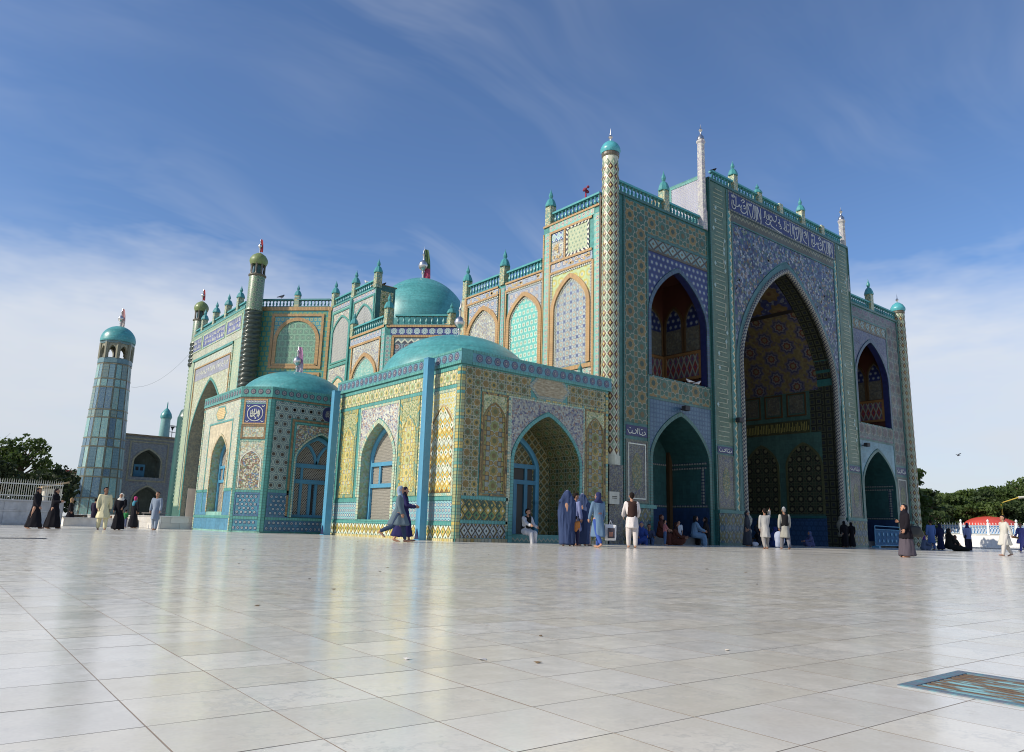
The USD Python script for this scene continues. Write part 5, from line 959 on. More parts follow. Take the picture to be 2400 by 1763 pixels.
p_octs = M('octagon_chain', P_rosette(.46, (.05, .07, .25), [(.45, .52, .60), (.20, .36, .46), (.55, .58, .60), (.12, .25, .38)], False, 8)); p_zigd = M('dark_zigzag', P_zig(.40, (.22, .30, .36), WHITE, (.08, .08, .12))); m_bandoct = M('octagon_strip', P_rosette(.26, (.16, .40, .42), [(.45, .48, .44), (.14, .16, .28), (.55, .50, .42)], False, 8))
def broken_patches(par, fr, u0, u1, v0, v1, n, seed):
    r = random.Random(seed)
    for _ in range(n):
        u, v = r.uniform(u0, u1-.16), r.uniform(v0, v1-.1); piece(par, 'bare_brick', fr.box(u, u+r.uniform(.12, .28), v, v+r.uniform(.07, .16), .012, .026), GLAZE, np.array((.52, .36, .19))*r.uniform(.8, 1.2))
def arched_panel(par, fr, uc, half, v0, vs, va, fill, spandrel, box, check=True, brick=.24, sp_extra=None):
    u0, u1, z0, z1 = box
    panel(par, 'spandrel', fr, rpoly(u0, u1, z0, z1).difference(arch_poly(uc, half+.05, v0-1, vs, va+.06)), spandrel, .014)
    panel(par, 'arch_panel', fr, arch_poly(uc, half, v0, vs, va), fill, .006)
    band(par, 'brick_arch', fr, arch(uc, half+brick/2, v0, vs, va+brick*.6), brick, m_sold_brick, .11, side=.5)
    if check: band(par, 'check_arch', fr, arch(uc, half-.05, v0, vs, va-.06), .10, m_checkw, .035)
LX = 24.3; LB = wall_x(LX)
def flank_wall(name, fr, u0, u1, z1, mat, thick=.9, w=0.0, **kw):
    m, uv = fr.ext(rpoly(u0, u1, 0, z1), -thick, w); return put(sh, name, m, mat, uv=uv, **kw)
# bay next to the corner column
b1 = flank_wall('flank_wall', LB, 23.75, 27.9, 16.05, m_turq, label='tallest flank bay with a square net panel above its blind arch')
vband(b1, 'rosette_strip', LB, 23.80, 24.16, 5, 15.6, p_turqros, .03); vband(b1, 'rosette_strip', LB, 27.42, 27.78, 5, 15.6, p_turqros, .03); hband(b1, 'rosette_strip', LB, 24.16, 27.42, 15.60, 15.95, p_turqros, .03)
for a, b in ((27.80, 27.89), (27.28, 27.40)): vband(b1, 'brick_edge', LB, a, b, 5, 15.6, m_sold_brick, .06)
vband(b1, 'brick_edge', LB, 24.17, 24.30, 5, 13.3, m_sold_brick, .07)
for z in (15.52, 13.86, 13.30): hband(b1, 'brick_edge', LB, 24.3, 27.28, z-.06, z+.06, m_sold_brick, .07)
hband(b1, 'brick_edge', LB, 23.8, 27.88, 15.95, 16.05, m_sold_brick, .07)
arched_panel(b1, LB, 25.78, 1.16, 8.3, 11.3, 12.72, p_net, p_yros, (24.44, 27.14, 7.8, 13.22)); frame(b1, 'check_frame', LB, 24.32, 27.26, 7.7, 13.24, .11, m_checkw, .04); hband(b1, 'brick_edge', LB, 24.3, 27.28, 8.05, 8.25, m_sold_brick, .08); panel(b1, 'sill_panel', LB, rpoly(24.3, 27.28, 7.2, 8.04), p_turqros, .02)
panel(b1, 'violet_frieze', LB, rpoly(24.3, 27.28, 13.37, 13.80), p_purros, .02); broken_patches(b1, LB, 24.4, 26.2, 13.4, 13.75, 9, 1)
frame(b1, 'check_frame', LB, 24.50, 26.14, 13.93, 15.50, .13, M('white_navy_check', P_checker(WHITE, (.05, .04, .09), .13)), .05); panel(b1, 'net_panel', LB, rpoly(24.63, 26.01, 14.06, 15.37), p_sqtile, .02)
vband(b1, 'brick_edge', LB, 26.18, 26.30, 13.9, 15.5, m_sold_brick, .06); panel(b1, 'violet_panel', LB, rpoly(26.36, 27.22, 13.95, 14.95), p_fleck, .02); hband(b1, 'blue_flower_row', LB, 26.36, 27.22, 14.98, 15.45, M('blue_flower_row', P_diam(.36, .46, ((.05, .10, .40), (.30, .48, .58)), (.55, .6, .62), (WHITE, COB), .42)), .02)
for (u, v) in ((26.72, 14.50), (26.84, 14.50), (26.72, 14.66), (26.84, 14.66), (26.72, 14.34), (26.96, 14.56), (26.5, 14.1), (26.75, 14.06), (27.0, 14.08), (26.62, 14.0)): piece(b1, 'bare_brick', LB.box(u, u+.105, v, v+.14, .02, .045), GLAZE, (.52, .36, .19))
# two lower bays
b2 = flank_wall('flank_wall', LB, 27.9, 31.35, 13.70, m_turq, w=-.03, label='middle flank bay with a turquoise blind arch'); b3 = flank_wall('flank_wall', LB, 31.35, 35.2, 13.76, m_turq, w=-.03, label='low flank bay with a flecked violet blind arch beside the small dome')
arched_panel(b2, LB, 29.32, 1.2, 7.6, 11.4, 12.58, p_turqdia, p_purros, (27.98, 30.72, 7, 13.05)); arched_panel(b3, LB, 32.95, 1.26, 7.6, 11.4, 12.58, p_fleck, p_purros, (31.72, 34.35, 7, 13.05))
for bb, u0, u1 in ((b2, 27.92, 30.98), (b3, 31.62, 34.6)):
    hband(bb, 'brick_edge', LB, u0, u1, 13.62, 13.72, m_sold_brick, .07); panel(bb, 'violet_frieze', LB, rpoly(u0, u1, 13.28, 13.60), p_purros, .02); hband(bb, 'brick_edge', LB, u0, u1, 13.16, 13.27, m_sold_brick, .07); broken_patches(bb, LB, u0, u1-.3, 13.3, 13.55, 8, int(u0)); hband(bb, 'check_edge', LB, u0, u1, 13.06, 13.15, m_checkw, .04)
    vband(bb, 'check_edge', LB, u0+.02, u0+.10, 6, 13.05, m_checkw, .04); vband(bb, 'brick_edge', LB, u1-.12, u1-.02, 6, 13.15, m_sold_brick, .07)
vband(b3, 'octagon_strip', LB, 31.02, 31.32, 5, 13.5, m_bandoct, .06); vband(b3, 'brick_edge', LB, 31.36, 31.48, 5, 13.5, m_sold_brick, .08); vband(b3, 'brick_edge', LB, 34.6, 34.75, 5, 13.7, m_sold_brick, .08); vband(b3, 'broken_edge', LB, 34.76, 35.15, 5, 13.7, M('broken_tile', P_floral(6.0, [(.45, .34, .22), CREAM, LTURQ, (.36, .26, .18), (.52, .42, .3)], None)), .03)
put(b1, 'bay_roof', bx(LX+.05, LX+5, 23.8, 27.85, 15.6, 16.0), m_brick); put(b2, 'bay_roof', bx(LX+.05, LX+9, 27.9, 35.1, 13.2, 13.66), m_brick); put(b1, 'bay_side', bx(LX+.1, LX+5, 27.6, 27.88, 13.4, 16.02), m_turq)
balustrade(b1, (LX+.16, 23.9), (LX+.16, 27.3), 16.05, .66); balustrade(b2, (LX+.16, 28.1), (LX+.16, 31.0), 13.72, .70); balustrade(b3, (LX+.16, 31.6), (LX+.16, 34.6), 13.78, .70)
post(b1, LX+.14, 27.55, 16.05, 1.7, .2); post(b2, LX+.14, 31.3, 13.7, 1.75, .2); post(b3, LX+.14, 34.85, 13.7, 1.75, .2)
put(b1, 'downpipe', rod((24.05, 23.55, 7), (24.05, 23.55, 16.4), .05, .05), DARKM); put(b1, 'downpipe', rod((23.95, 23.42, 7), (23.95, 23.42, 16.2), .035, .035), m_brown)

# the chamfered block with the dome behind it
DC = 59.5; DB = wall_d(DC); tl, tr = (21.12-38.38)*R2, (24.3-35.2)*R2
mr, uv = DB.ext(rpoly(tl, tr, 0, 12.2), -.6, 0); mb = put(sh, 'chamfer_wall', mr, m_teal, uv=uv, label='low chamfer wall with a great brick arch, under the teal balustrade')
hband(mb, 'brick_edge', DB, tl+.05, tr, 12.04, 12.18, m_sold_brick, .07); hband(mb, 'octagon_chain', DB, tl+.3, tr, 11.58, 12.03, p_octs, .02); hband(mb, 'brick_edge', DB, tl+.45, tr, 11.42, 11.56, m_sold_brick, .07); vband(mb, 'brick_edge', DB, tl+.42, tl+.56, 5, 11.5, m_sold_brick, .07); vband(mb, 'octagon_chain', DB, tl+.04, tl+.38, 5, 11.55, m_bandoct, .025)
hband(mb, 'zigzag_band', DB, tl+.6, tr, 11.05, 11.40, p_zigd, .02); panel(mb, 'spandrel', DB, rpoly(tl+.62, tr, 6, 11.04).difference(arch_poly(-9.75, 2.05, 5, 9.0, 10.85)), M('dark_rosettes', P_rosette(.62, (.20, .30, .38), [(.08, .09, .2), (.35, .42, .46), (.24, .10, .10), (.45, .36, .36)], False, 8)), .014)
panel(mb, 'arch_panel', DB, arch_poly(-9.75, 1.85, 5, 9.0, 10.65), p_greenring, .006); band(mb, 'brick_arch', DB, arch(-9.75, 1.97, 5, 9.0, 10.78), .22, m_sold_brick, .10); band(mb, 'check_arch', DB, arch(-9.75, 1.80, 5, 9.0, 10.58), .12, m_checkw, .035)
MX = 21.12; MB_ = wall_x(MX); ml = flank_wall('chamfer_side_wall', MB_, 38.38, 42.9, 12.25, m_turq, .6)
hband(ml, 'brick_edge', MB_, 38.5, 42.85, 12.10, 12.24, m_sold_brick, .07); panel(ml, 'lilac_frieze', MB_, rpoly(38.9, 42.85, 11.62, 12.02), p_purros, .02); hband(ml, 'brick_edge', MB_, 38.95, 42.85, 11.46, 11.60, m_sold_brick, .07); vband(ml, 'octagon_strip', MB_, 38.42, 38.78, 5, 12.05, m_bandoct, .03); vband(ml, 'brick_edge', MB_, 38.85, 38.97, 5, 11.5, m_sold_brick, .07); vband(ml, 'brick_edge', MB_, 42.45, 42.58, 5, 11.5, m_sold_brick, .07)
arched_panel(ml, MB_, 40.75, 1.42, 6.5, 9.4, 10.62, M('turq_fleck', P_floral(10.0, [(.20, .46, .46), LTURQ, (.5, .55, .5), (.14, .36, .38), (.3, .5, .48)], None)), p_fleck, (39.0, 42.42, 6, 11.44))
put(mb, 'block_roof', trimesh.creation.extrude_polygon(Polygon([(21.3, 38.6), (24.4, 35.5), (30, 35.5), (30, 42.8), (21.3, 42.8)]), .3, engine='earcut').apply_translation([0, 0, 11.85]), m_brick)
u_ = np.array([-R2, -R2])
balustrade(mb, (21.12+.5, 38.38-.22), (24.3-.25, 35.2+.52), 12.2, .66, gap=.33); balustrade(ml, (MX+.14, 38.8), (MX+.14, 42.7), 12.25, .62)
post(mb, 21.27, 38.40, 12.2, 1.65, .2); post(mb, 23.98, 35.72, 12.2, 1.15, .19, cap=True); post(ml, MX+.14, 42.8, 12.25, 1.4, .18)

# tall sunlit wall behind it and the face between it and the twisted column
NX = 21.9; NB_ = wall_x(NX); nx = flank_wall('upper_side_wall', NB_, 41.4, 47.6, 15.48, m_lturq, .8, label='upper side wall with two lilac blind arches')
for (uc, half, zb, vs, va, u0, u1, z1) in ((45.95, 1.30, 11.3, 13.4, 14.45, 44.75, 47.35, 14.85), (42.85, 1.28, 10.5, 13.4, 14.6, 41.5, 44.3, 15.0)):
    panel(nx, 'spandrel', NB_, rpoly(u0, u1, zb, z1).difference(arch_poly(uc, half, zb, vs, va)), p_fleck, .014); panel(nx, 'arch_panel', NB_, arch_poly(uc, half-.06, zb, vs, va-.06), p_lilnet, .006); band(nx, 'turquoise_arch', NB_, arch(uc, half, zb, vs, va), .14, m_sold_turq, .07); frame(nx, 'turquoise_frame', NB_, u0-.04, u1+.04, zb-.1, z1+.06, .12, m_sold_turq, .06)
vband(nx, 'turquoise_post', NB_, 44.42, 44.66, 9, 15.3, m_turq, .16); panel(nx, 'pale_frieze', NB_, rpoly(41.5, 47.5, 15.05, 15.36), p_purros, .02); hband(nx, 'brick_edge', NB_, 41.5, 47.55, 15.37, 15.47, m_sold_turq, .06)
panel(nx, 'spandrel', NB_, rpoly(44.7, 47.4, 6, 10.9).difference(arch_poly(45.95, 1.2, 6, 9.2, 10.2)), p_fleck, .014); band(nx, 'turquoise_arch', NB_, arch(45.95, 1.2, 6, 9.2, 10.2), .14, m_sold_turq, .06); panel(nx, 'arch_panel', NB_, arch_poly(45.95, 1.14, 6, 9.2, 10.14), M('pale_bricks', None), .006); hband(nx, 'turquoise_frame', NB_, 44.66, 47.5, 10.95, 11.10, m_sold_turq, .06)
RT = wall_y(41.37); m, uv = RT.ext(rpoly(NX+.01, 23.3, 0, 15.66), -.7, 0); rt = put(sh, 'return_wall', m, m_dteal, uv=uv); panel(rt, 'shaded_panel', RT, rpoly(NX+.35, 23.15, 12.3, 15.3), p_star_s, .02); put(rt, 'coping', bx(NX-.02, 23.4, 41.35, 42.15, 15.66, 15.72), m_brick)
balustrade(nx, (NX+.14, 41.7), (NX+.14, 44.35), 15.48, .58); balustrade(nx, (NX+.14, 44.75), (NX+.14, 47.4), 15.48, .55)
for y in (41.5, 44.55, 47.6): post(nx, NX+.14, y, 15.45, 1.62, .2)
BC = 69.5; BD = wall_d(BC); bl, br = -23.5, (NX-47.6)*R2
m, uv = BD.ext(rpoly(bl, br, 0, 15.48), -.8, 0); bw_ = put(sh, 'back_chamfer_wall', m, m_turq, uv=uv, label='chamfer wall with a round-headed green ring panel beside the twisted column')
hband(bw_, 'brick_edge', BD, bl, br, 15.20, 15.46, m_sold_brick, .07); panel(bw_, 'dotted_field', BD, rpoly(bl, br, 4, 15.18).difference(rpoly(-22.5, -18.75, 11.05, 14.9)), p_tdot, .012)
frame(bw_, 'brick_frame', BD, -22.52, -18.72, 11.0, 14.95, .18, m_sold_brick, .08); vband(bw_, 'brick_edge', BD, br-.26, br-.08, 4, 15.2, m_sold_brick, .07); rp_ = arch_poly(-20.62, 1.55, 11.25, 12.9, 14.55, p=.79, q=.5)
panel(bw_, 'spandrel', BD, rpoly(-22.33, -18.91, 11.19, 14.76).difference(rp_), M('blue_dot_spandrel', P_rosette(.30, (.09, .32, .42), [(.35, .42, .30), (.1, .3, .4)], True, 4)), .014); panel(bw_, 'green_panel', BD, rp_, p_greenring, .02)
band(bw_, 'brick_arch', BD, arch(-20.62, 1.55, 11.25, 12.9, 14.55, p=.79, q=.5), .24, m_sold_brick, .09); hband(bw_, 'brick_edge', BD, -22.2, -19.05, 11.19, 11.34, m_sold_brick, .09); frame(bw_, 'brick_frame', BD, -22.4, -18.75, 6.5, 10.72, .16, m_sold_brick, .08)
balustrade(bw_, ((BC+bl/R2)/2+.1, (BC-bl/R2)/2+.12), ((BC+br/R2)/2-.1, (BC-br/R2)/2+.25), 15.48, .60, gap=.25, tint=np.array((.07, .22, .23)))
post(bw_, (BC-20.87/R2)/2+.12, (BC+20.87/R2)/2+.12, 15.48, 1.4, .17, rot=math.pi/4)
put(nx, 'upper_roof', trimesh.creation.extrude_polygon(Polygon([(NX+.1, 42.2), (23.2, 42.2), (23.2, 50), (22, 56), (18.6, 56), (18.6, 51.2), (NX+.1, 47.8)]), .3, engine='earcut').apply_translation([0, 0, 15.1]), m_brick)

# west porch
WX = 17.4; WB = wall_x(WX); wa = (58.55, 3.95, .65, 6.3, 11.05)
m, uv = WB.ext(rpoly(52.2, 64.75, .65, 15.6).difference(arch_poly(*wa)), -1.0, 0); wp = put(sh, 'west_porch_wall', m, M('pale_green_tile', P_plain((.36, .46, .36), .2)), uv=uv, label='sunlit west porch with three violet inscription panels over a pointed arch')
hband(wp, 'eaves_bars', WB, 52.2, 64.75, 15.42, 15.6, m_sold_turq, .06); hband(wp, 'dot_band', WB, 52.3, 64.6, 15.14, 15.40, M('green_dots', P_rosette(.26, (.42, .48, .34), [(.1, .25, .2), (.5, .52, .4)], False, 6)), .03)
rw = random.Random(21)
for u0, u1 in ((52.9, 55.8), (56.35, 61.4), (62.0, 64.55)):
    pn = panel(wp, 'inscription_panel', WB, rpoly(u0, u1, 14.06, 15.05), M('violet_ground', P_plain((.13, .14, .36), .4)), .02); frame(wp, 'panel_frame', WB, u0-.12, u1+.12, 13.96, 15.14, .11, m_sold_cream, .04)
    u = u0+.12
    while u < u1-.45:                                                # packed white script, two tiers
        for zt in (14.58, 14.14):
            s_ = rw.choice((WORD, CAL)); k = rw.sample(s_, 5); strokes(pn, WB, S([[(-a, b) for a, b in l] for l in k], u+.2, zt+.22, .24, .24), .035, .018, .03, m_wgl)
        u += .42
hband(wp, 'mosaic_band', WB, 52.3, 64.6, 13.35, 13.92, p_mos, .02); hband(wp, 'turquoise_band', WB, 54.0, 63.5, 13.14, 13.32, m_sold_turq, .10)
panel(wp, 'side_mosaic', WB, rpoly(52.35, 53.9, 1.6, 13.3), M('green_mosaic', P_floral(14.0, [(.40, .48, .36), CREAM, LTURQ, (.30, .40, .32), (.5, .5, .38)], None)), .012); panel(wp, 'side_mosaic', WB, rpoly(63.4, 64.6, 1.6, 13.3), M('green_mosaic', None), .012)
vband(wp, 'turquoise_edge', WB, 52.22, 52.34, .7, 15.4, m_sold_turq, .05); vband(wp, 'edge_bars', WB, 53.95, 54.12, 1.2, 13.1, m_sold_cream, .07); vband(wp, 'dark_groove', WB, 63.28, 63.38, 1.2, 13.1, m_navy, .012); hband(wp, 'net_band', WB, 54.3, 63.1, 12.55, 13.08, M('white_net', P_diam(.34, .34, ((.50, .52, .46), (.40, .44, .44)), (.62, .62, .56), ((.26, .32, .38), CREAM), .40)), .02)
hband(wp, 'brown_line', WB, 54.4, 62.8, 12.44, 12.54, m_sold_brick, .06); vband(wp, 'brown_line', WB, 54.32, 54.44, 1.2, 12.5, m_sold_brick, .06); vband(wp, 'brown_line', WB, 62.7, 62.82, 1.2, 12.5, m_sold_brick, .06)
panel(wp, 'spandrel', WB, rpoly(54.5, 62.66, 5.0, 11.4).difference(arch_poly(wa[0], wa[1]+.2, 0, wa[3], wa[4]+.3)), M('green_white_floral', P_floral(10.0, [(.40, .46, .34), WHITE, (.34, .26, .12), CREAM, (.30, .38, .28), WHITE, (.36, .36, .42)], None)), .014)
sc_ = panel(wp, 'script_panel', WB, rpoly(54.5, 62.66, 11.42, 12.4), M('pale_violet_ground', P_plain((.34, .34, .46), .4)), .016); u = 54.7
while u < 62.2:
    strokes(sc_, WB, S([[(-a, b) for a, b in l] for l in rw.sample(WORD+CAL, 6)], u+.25, 11.95, .3, .30), .045, .014, .028, m_wgl); u += .55
arch_band(wp, 'arch_surround', WB, wa, .16, m_sold_turq, .05); m, uv = tunnel(WB, inset(wa), -3.6, .004); ww = put(wp, 'porch_vault', m, M('porch_grey', P_floral(8.0, [(.24, .26, .24), (.18, .22, .22), (.30, .30, .25), (.15, .17, .18)], None)), uv=uv); m, uv = WB.ext(arch_poly(*wa), -3.7, -3.6); put(ww, 'porch_back', m, M('porch_grey', None), uv=uv)
put(ww, 'side_door', bx(WX+.35, WX+1.5, 62.36, 62.42, .7, 2.9), m_white, tint=(.55, .52, .45)); put(wp, 'foot_panel', WB.box(62.6, 64.7, .66, 1.5, 0, .03), m_sold_turq, uv=None); hband(wp, 'foot_panel', WB, 52.3, 54.5, .66, 1.5, m_sold_turq, .03)
for i in range(44): piece(wp, 'edge_knob', bx(WX-.03, WX+.12, 64.70, 64.86, 1.8+i*.30, 1.93+i*.30), GLAZE, (.30, .40, .36))
balustrade(wp, (WX+.14, 52.5), (WX+.14, 64.2), 15.6, .42, gap=.25)
for y in (54.0, 56.6, 59.4, 62.3): post(wp, WX+.14, y, 15.6, 1.6, .2)
put(wp, 'porch_roof', bx(WX+.02, WX+6, 52.3, 64.7, 15.2, 15.56), m_brick); put(wp, 'porch_side', cat([bx(WX+.9, WX+6, 52.25, 52.9, .65, 15.3), bx(WX+.9, WX+6, 64.0, 64.7, .65, 15.3)]), m_dteal)

# twisted columns with ribbed caps beside the west porch
m_dark_twist = M('dark_twist_glaze', lambda g: finish(g, g.mix(g.noise(g.pos(), 3.0, 3.0), (.030, .055, .055), (.075, .085, .075)), rough=.16, var=.3)); p_shaft = M('shaft_stars', DK(.72, P_rosette(.36, (.22, .34, .24), [(.48, .50, .40), (.08, .14, .14), (.55, .55, .45)], True, 6))); m_lant = M('lantern_green', P_soldier((.03, .10, .09), (.05, .16, .13), .2))
def twisted(X, Y, r, zb, zt, ztop, label):
    rings = []
    for z in np.arange(zb, zt+.01, .042):
        th = np.arange(32)*2*math.pi/32; a = th*2-(z-zb)*18.5; rr = r*(.86+.17*np.abs(np.sin(a*.5)))
        rings.append(np.stack([X+rr*np.cos(th), Y+rr*np.sin(th), np.full(32, z)], 1))
    c = put(sh, 'twisted_column', loft(rings), m_dark_twist, smooth=50, label=label)
    s_ = lathe([(r*1.0, zt), (r*1.02, zt+.05), (r*.90, zt+.25), (r*.90, ztop)], 20, (X, Y, 0)); put(c, 'star_shaft', s_, p_shaft, uv=np.c_[np.arctan2(s_.vertices[:, 1]-Y, s_.vertices[:, 0]-X)*r, s_.vertices[:, 2]], smooth=True)
    put(c, 'collar', lathe([(r*.9, ztop-.02), (r*1.02, ztop+.05), (r*1.02, ztop+.13), (r*.8, ztop+.16)], 20, (X, Y, 0)), m_sold_cream)
    for k in range(8): a = k*math.pi/4+.2; put(c, 'lantern_post', lathe([(.09, ztop+.15), (.06, ztop+.3), (.06, ztop+.75), (.09, ztop+.92)], 8, (X+r*.78*math.cos(a), Y+r*.78*math.sin(a), 0)), m_lant)
    put(c, 'lantern_core', lathe([(r*.55, ztop+.15), (r*.55, ztop+.9)], 12, (X, Y, 0)), m_dteal)
    z0 = ztop+.88; cp = put(c, 'ribbed_cap', lathe([(r*.84, z0), (r*.90, z0+.08), (r*1.0, z0+.26), (r*.96, z0+.46), (r*.72, z0+.70), (r*.36, z0+.86), (r*.1, z0+.94), (0, z0+.96)], 40, (X, Y, 0), lambda t, zz: 1+.06*abs(math.cos(t*9))), m_rail, tint=(.17, .23, .085), smooth=50)
    finial(cp, (X, Y, z0+1.0), .55, ((.42, .05, .06), (.34, .04, .05)))
twisted(17.55, 50.95, .60, 7.0, 14.9, 17.45, 'dark twisted column in front of the green ring panel'); twisted(17.75, 64.4, .56, 13.0, 14.9, 16.9, 'far column standing behind the west porch balustrade')
fl = wall_x(17.75); m = rod((17.6, 65.3, 11.9), (17.6, 65.3, 6.0), .9, .9, 14); put(wp, 'side_turret', lathe([(.95, .65), (.9, 8.9), (.85, 9.0), (.7, 9.5), (.3, 9.85), (0, 9.95)], 14, (18.3, 66.4, 0)), m_dteal, smooth=40)

# domes on the roof
d1 = put(sh, 'dome', lathe([(3.75, 14.6), (3.85, 15.6)]+[(3.85*math.cos(x*math.pi/2)**.95 if x < 1 else 0, 15.6+4.25*(math.sin(x*math.pi/2)*.86+.14*x)) for x in np.linspace(0, 1, 18)], 48, (30.1, 49.2, 0)), m_dome, smooth=40, label='round teal dome with a silver finial and flag')
finial(d1, (30.1, 49.2, 19.75), 1.5, ((.07, .13, .06), (.40, .06, .12)))
d2 = put(sh, 'dome', lathe([(5.9*math.cos(x*math.pi/2)**.95 if x < 1 else 0, 12.6+6.6*(math.sin(x*math.pi/2)*.82+.18*x)) for x in np.linspace(0, 1, 18)], 48, (33.6, 33.6, 0)), m_dome, smooth=40, label='dome half hidden behind the flank balustrade')
put(sh, 'added_inner_block', cat([bx(25.3, 52, 31.5, 41.3, .0, 13.1), bx(23.5, 52, 42.2, 60, .0, 12.4), bx(25.2, 32.3, 24.6+2.9, 31.6, 0, 13.1), bx(45.4, 52.8, 27.2, 31.6, 0, 15.1), bx(18.4, 23.6, 53, 64, .65, 15.1)]), m_brick)  # unseen boxes added to close the building interior against light

# marble plinths at the west
pl = thing('marble_plinth', 'white marble block plinth under the west porch', 'plinth'); rr_ = random.Random(8)
put(pl, 'core', cat([bx(10.56, 60, 41.26, 66.5, 0, .60)]), m_grout)
for row in range(2):
    for k in range(16):
        y = 41.21+k*1.2-(.6 if row else 0); a, b = max(41.21, y), min(y+1.19, 66)
        if b-a > .1 and a < 66: put(pl, 'marble_block', bx(10.5, 10.6, a, b-.006, .005+row*.30, .30+row*.295), m_marble, tint=tuple(np.array((.64, .62, .57))*rr_.uniform(.85, 1.1)))
    for k in range(3):
        x = 10.61+k*.9-(.45 if row else 0); a, b = max(10.61, x), min(x+.89, 13.1)
        if b > a: put(pl, 'marble_block', bx(a, b, 41.2, 41.3, .005+row*.30, .30+row*.295), m_marble, tint=tuple(np.array((.58, .56, .50))*rr_.uniform(.85, 1.08)))
put(pl, 'coping', cat([bx(10.46, 60, 41.16, 66.5, .60, .65)]), m_marble, tint=(.66, .64, .60))

# ------------------------------------------------------------------ minaret and gate range at the far left
mn = thing('minaret', 'tapering octagonal blue tiled minaret with an open lantern and turquoise dome', 'minaret'); MXc, MYc = 13.5, 73.8
def mr_(z): return 1.92+(1.36-1.92)*(z-.42)/(13.9-.42)
ang = [k*math.pi/4+math.pi/8+.30 for k in range(8)]
def ring8(z, r): return [(MXc+r*math.cos(a), MYc+r*math.sin(a), z) for a in ang]
put(mn, 'shaft', loft([ring8(z, mr_(z)) for z in (.42, 5, 9.5, 13.9)]), M('shaft_brick', P_plain((.26, .27, .24), .2)))
lv = [(.55, 2.0), (2.12, 3.8), (3.92, 4.55), (4.67, 6.4), (6.52, 7.15), (7.27, 8.95), (9.07, 9.65), (9.77, 11.65), (11.77, 12.4), (12.52, 13.75)]
mats = [M('minaret_blue', DK(.80, P_rosette(.24, (.16, .28, .40), [(.24, .38, .48), (.10, .20, .34)], True, 4))), M('minaret_pale', P_floral(7.0, [(.30, .42, .46), LTURQ, (.38, .44, .42), LBLUE, (.26, .36, .40)], None)), M('minaret_net', DK(.80, P_grid(.30, (.34, .40, .38), (.16, .28, .36), (.36, .42, .40)))), M('minaret_turq', P_floral(9.0, [(.20, .40, .46), (.28, .46, .50), (.18, .34, .44), (.34, .48, .46)], None)), M('minaret_deep', DK(.80, P_floral(9.0, [(.12, .22, .38), (.18, .28, .40), (.10, .19, .34), (.24, .34, .42)], None)))]
rm_ = random.Random(12)
for (z0, z1) in lv:
    for k in range(8):
        a0, a1 = ang[k], ang[(k+1) % 8] + (2*math.pi if k == 7 else 0)
        if math.cos((a0+a1)/2)*(-.18)+math.sin((a0+a1)/2)*(-.98) < -.35: continue
        for h in (0, 1):
            V = []
            for z in (z0, z1):
                p0 = np.array([math.cos(a0), math.sin(a0)])*mr_(z); p1 = np.array([math.cos(a1), math.sin(a1)])*mr_(z); n_ = (p0+p1)/np.linalg.norm(p0+p1)*.025
                for t in ((.06, .47) if h == 0 else (.53, .94)): q_ = p0+(p1-p0)*t+n_; V.append((MXc+q_[0], MYc+q_[1], z))
            put(mn, 'tile_panel', ([V[0], V[1], V[3], V[2]], [(0, 1, 2), (0, 2, 3)]), rm_.choice(mats), uv=np.array([(0, z0), (.8, z0), (.8, z1), (0, z1)]))
    put(mn, 'brick_course', loft([ring8(z1+.01, mr_(z1)+.04), ring8(z1+.10, mr_(z1)+.04)]), M('pale_brick', P_plain((.30, .28, .22), .2)))
put(mn, 'lantern_base', loft([ring8(13.9, 1.41), ring8(14.35, 1.39)]), mats[2], uv=None)
for k in range(8):
    a = ang[k]; put(mn, 'lantern_pier', loft([[(MXc+1.24*math.cos(a)+.21*math.cos(t)*.9, MYc+1.24*math.sin(a)+.21*math.sin(t)*.9, z) for t in np.arange(6)*math.pi/3] for z in (14.3, 15.75)]), M('pale_brick', None))
    m0 = np.array([math.cos(a), math.sin(a)]); m1 = np.array([math.cos(ang[(k+1) % 8]), math.sin(ang[(k+1) % 8])]); mid = (m0+m1)/2*1.24; tn = (m1-m0)/np.linalg.norm(m1-m0); fr = Fr((MXc+mid[0], MYc+mid[1], 0), (tn[0], tn[1], 0), (mid[0]/np.linalg.norm(mid), mid[1]/np.linalg.norm(mid), 0))
    m, uv = fr.ext(rpoly(-.42, .42, 14.9, 15.75).difference(arch_poly(0, .29, 14.0, 15.05, 15.5)), -.2, .06); put(mn, 'lantern_arch', m, M('pale_brick', None), uv=uv)
put(mn, 'lantern_core', lathe([(.22, 14.3), (.22, 15.8)], 8, (MXc, MYc, 0)), DARKM); put(mn, 'lantern_floor', loft([ring8(14.3, 1.36), ring8(14.38, 1.36)]), m_brick)
mc = put(mn, 'cornice', loft([ring8(15.7, 1.37), ring8(15.95, 1.42)]), M('minaret_net', None)); md = put(mn, 'dome', lathe([(1.44, 15.92), (1.46, 16.05)]+[(1.46*math.cos(x*math.pi/2)**.9 if x < 1 else 0, 16.05+1.45*(math.sin(x*math.pi/2)*.85+.15*x)) for x in np.linspace(0, 1, 12)], 24, (MXc, MYc, 0)), m_dome, smooth=40)
finial(md, (MXc, MYc, 17.4), 1.0, ((.55, .30, .30), (.6, .5, .45)))
ba = thing('minaret_step', 'low white marble step at the foot of the minaret', 'step'); put(ba, 'block', bx(6.9, 10.4, 45.3, 80, 0, .40), m_white, tint=(.70, .68, .64)); put(ba, 'coping', bx(6.86, 10.42, 45.26, 80.1, .40, .44), m_marble, tint=(.62, .60, .56)); put(ba, 'base_course', loft([ring8(.42, 2.25), ring8(.52, 2.2)]), m_white, tint=(.62, .60, .55))
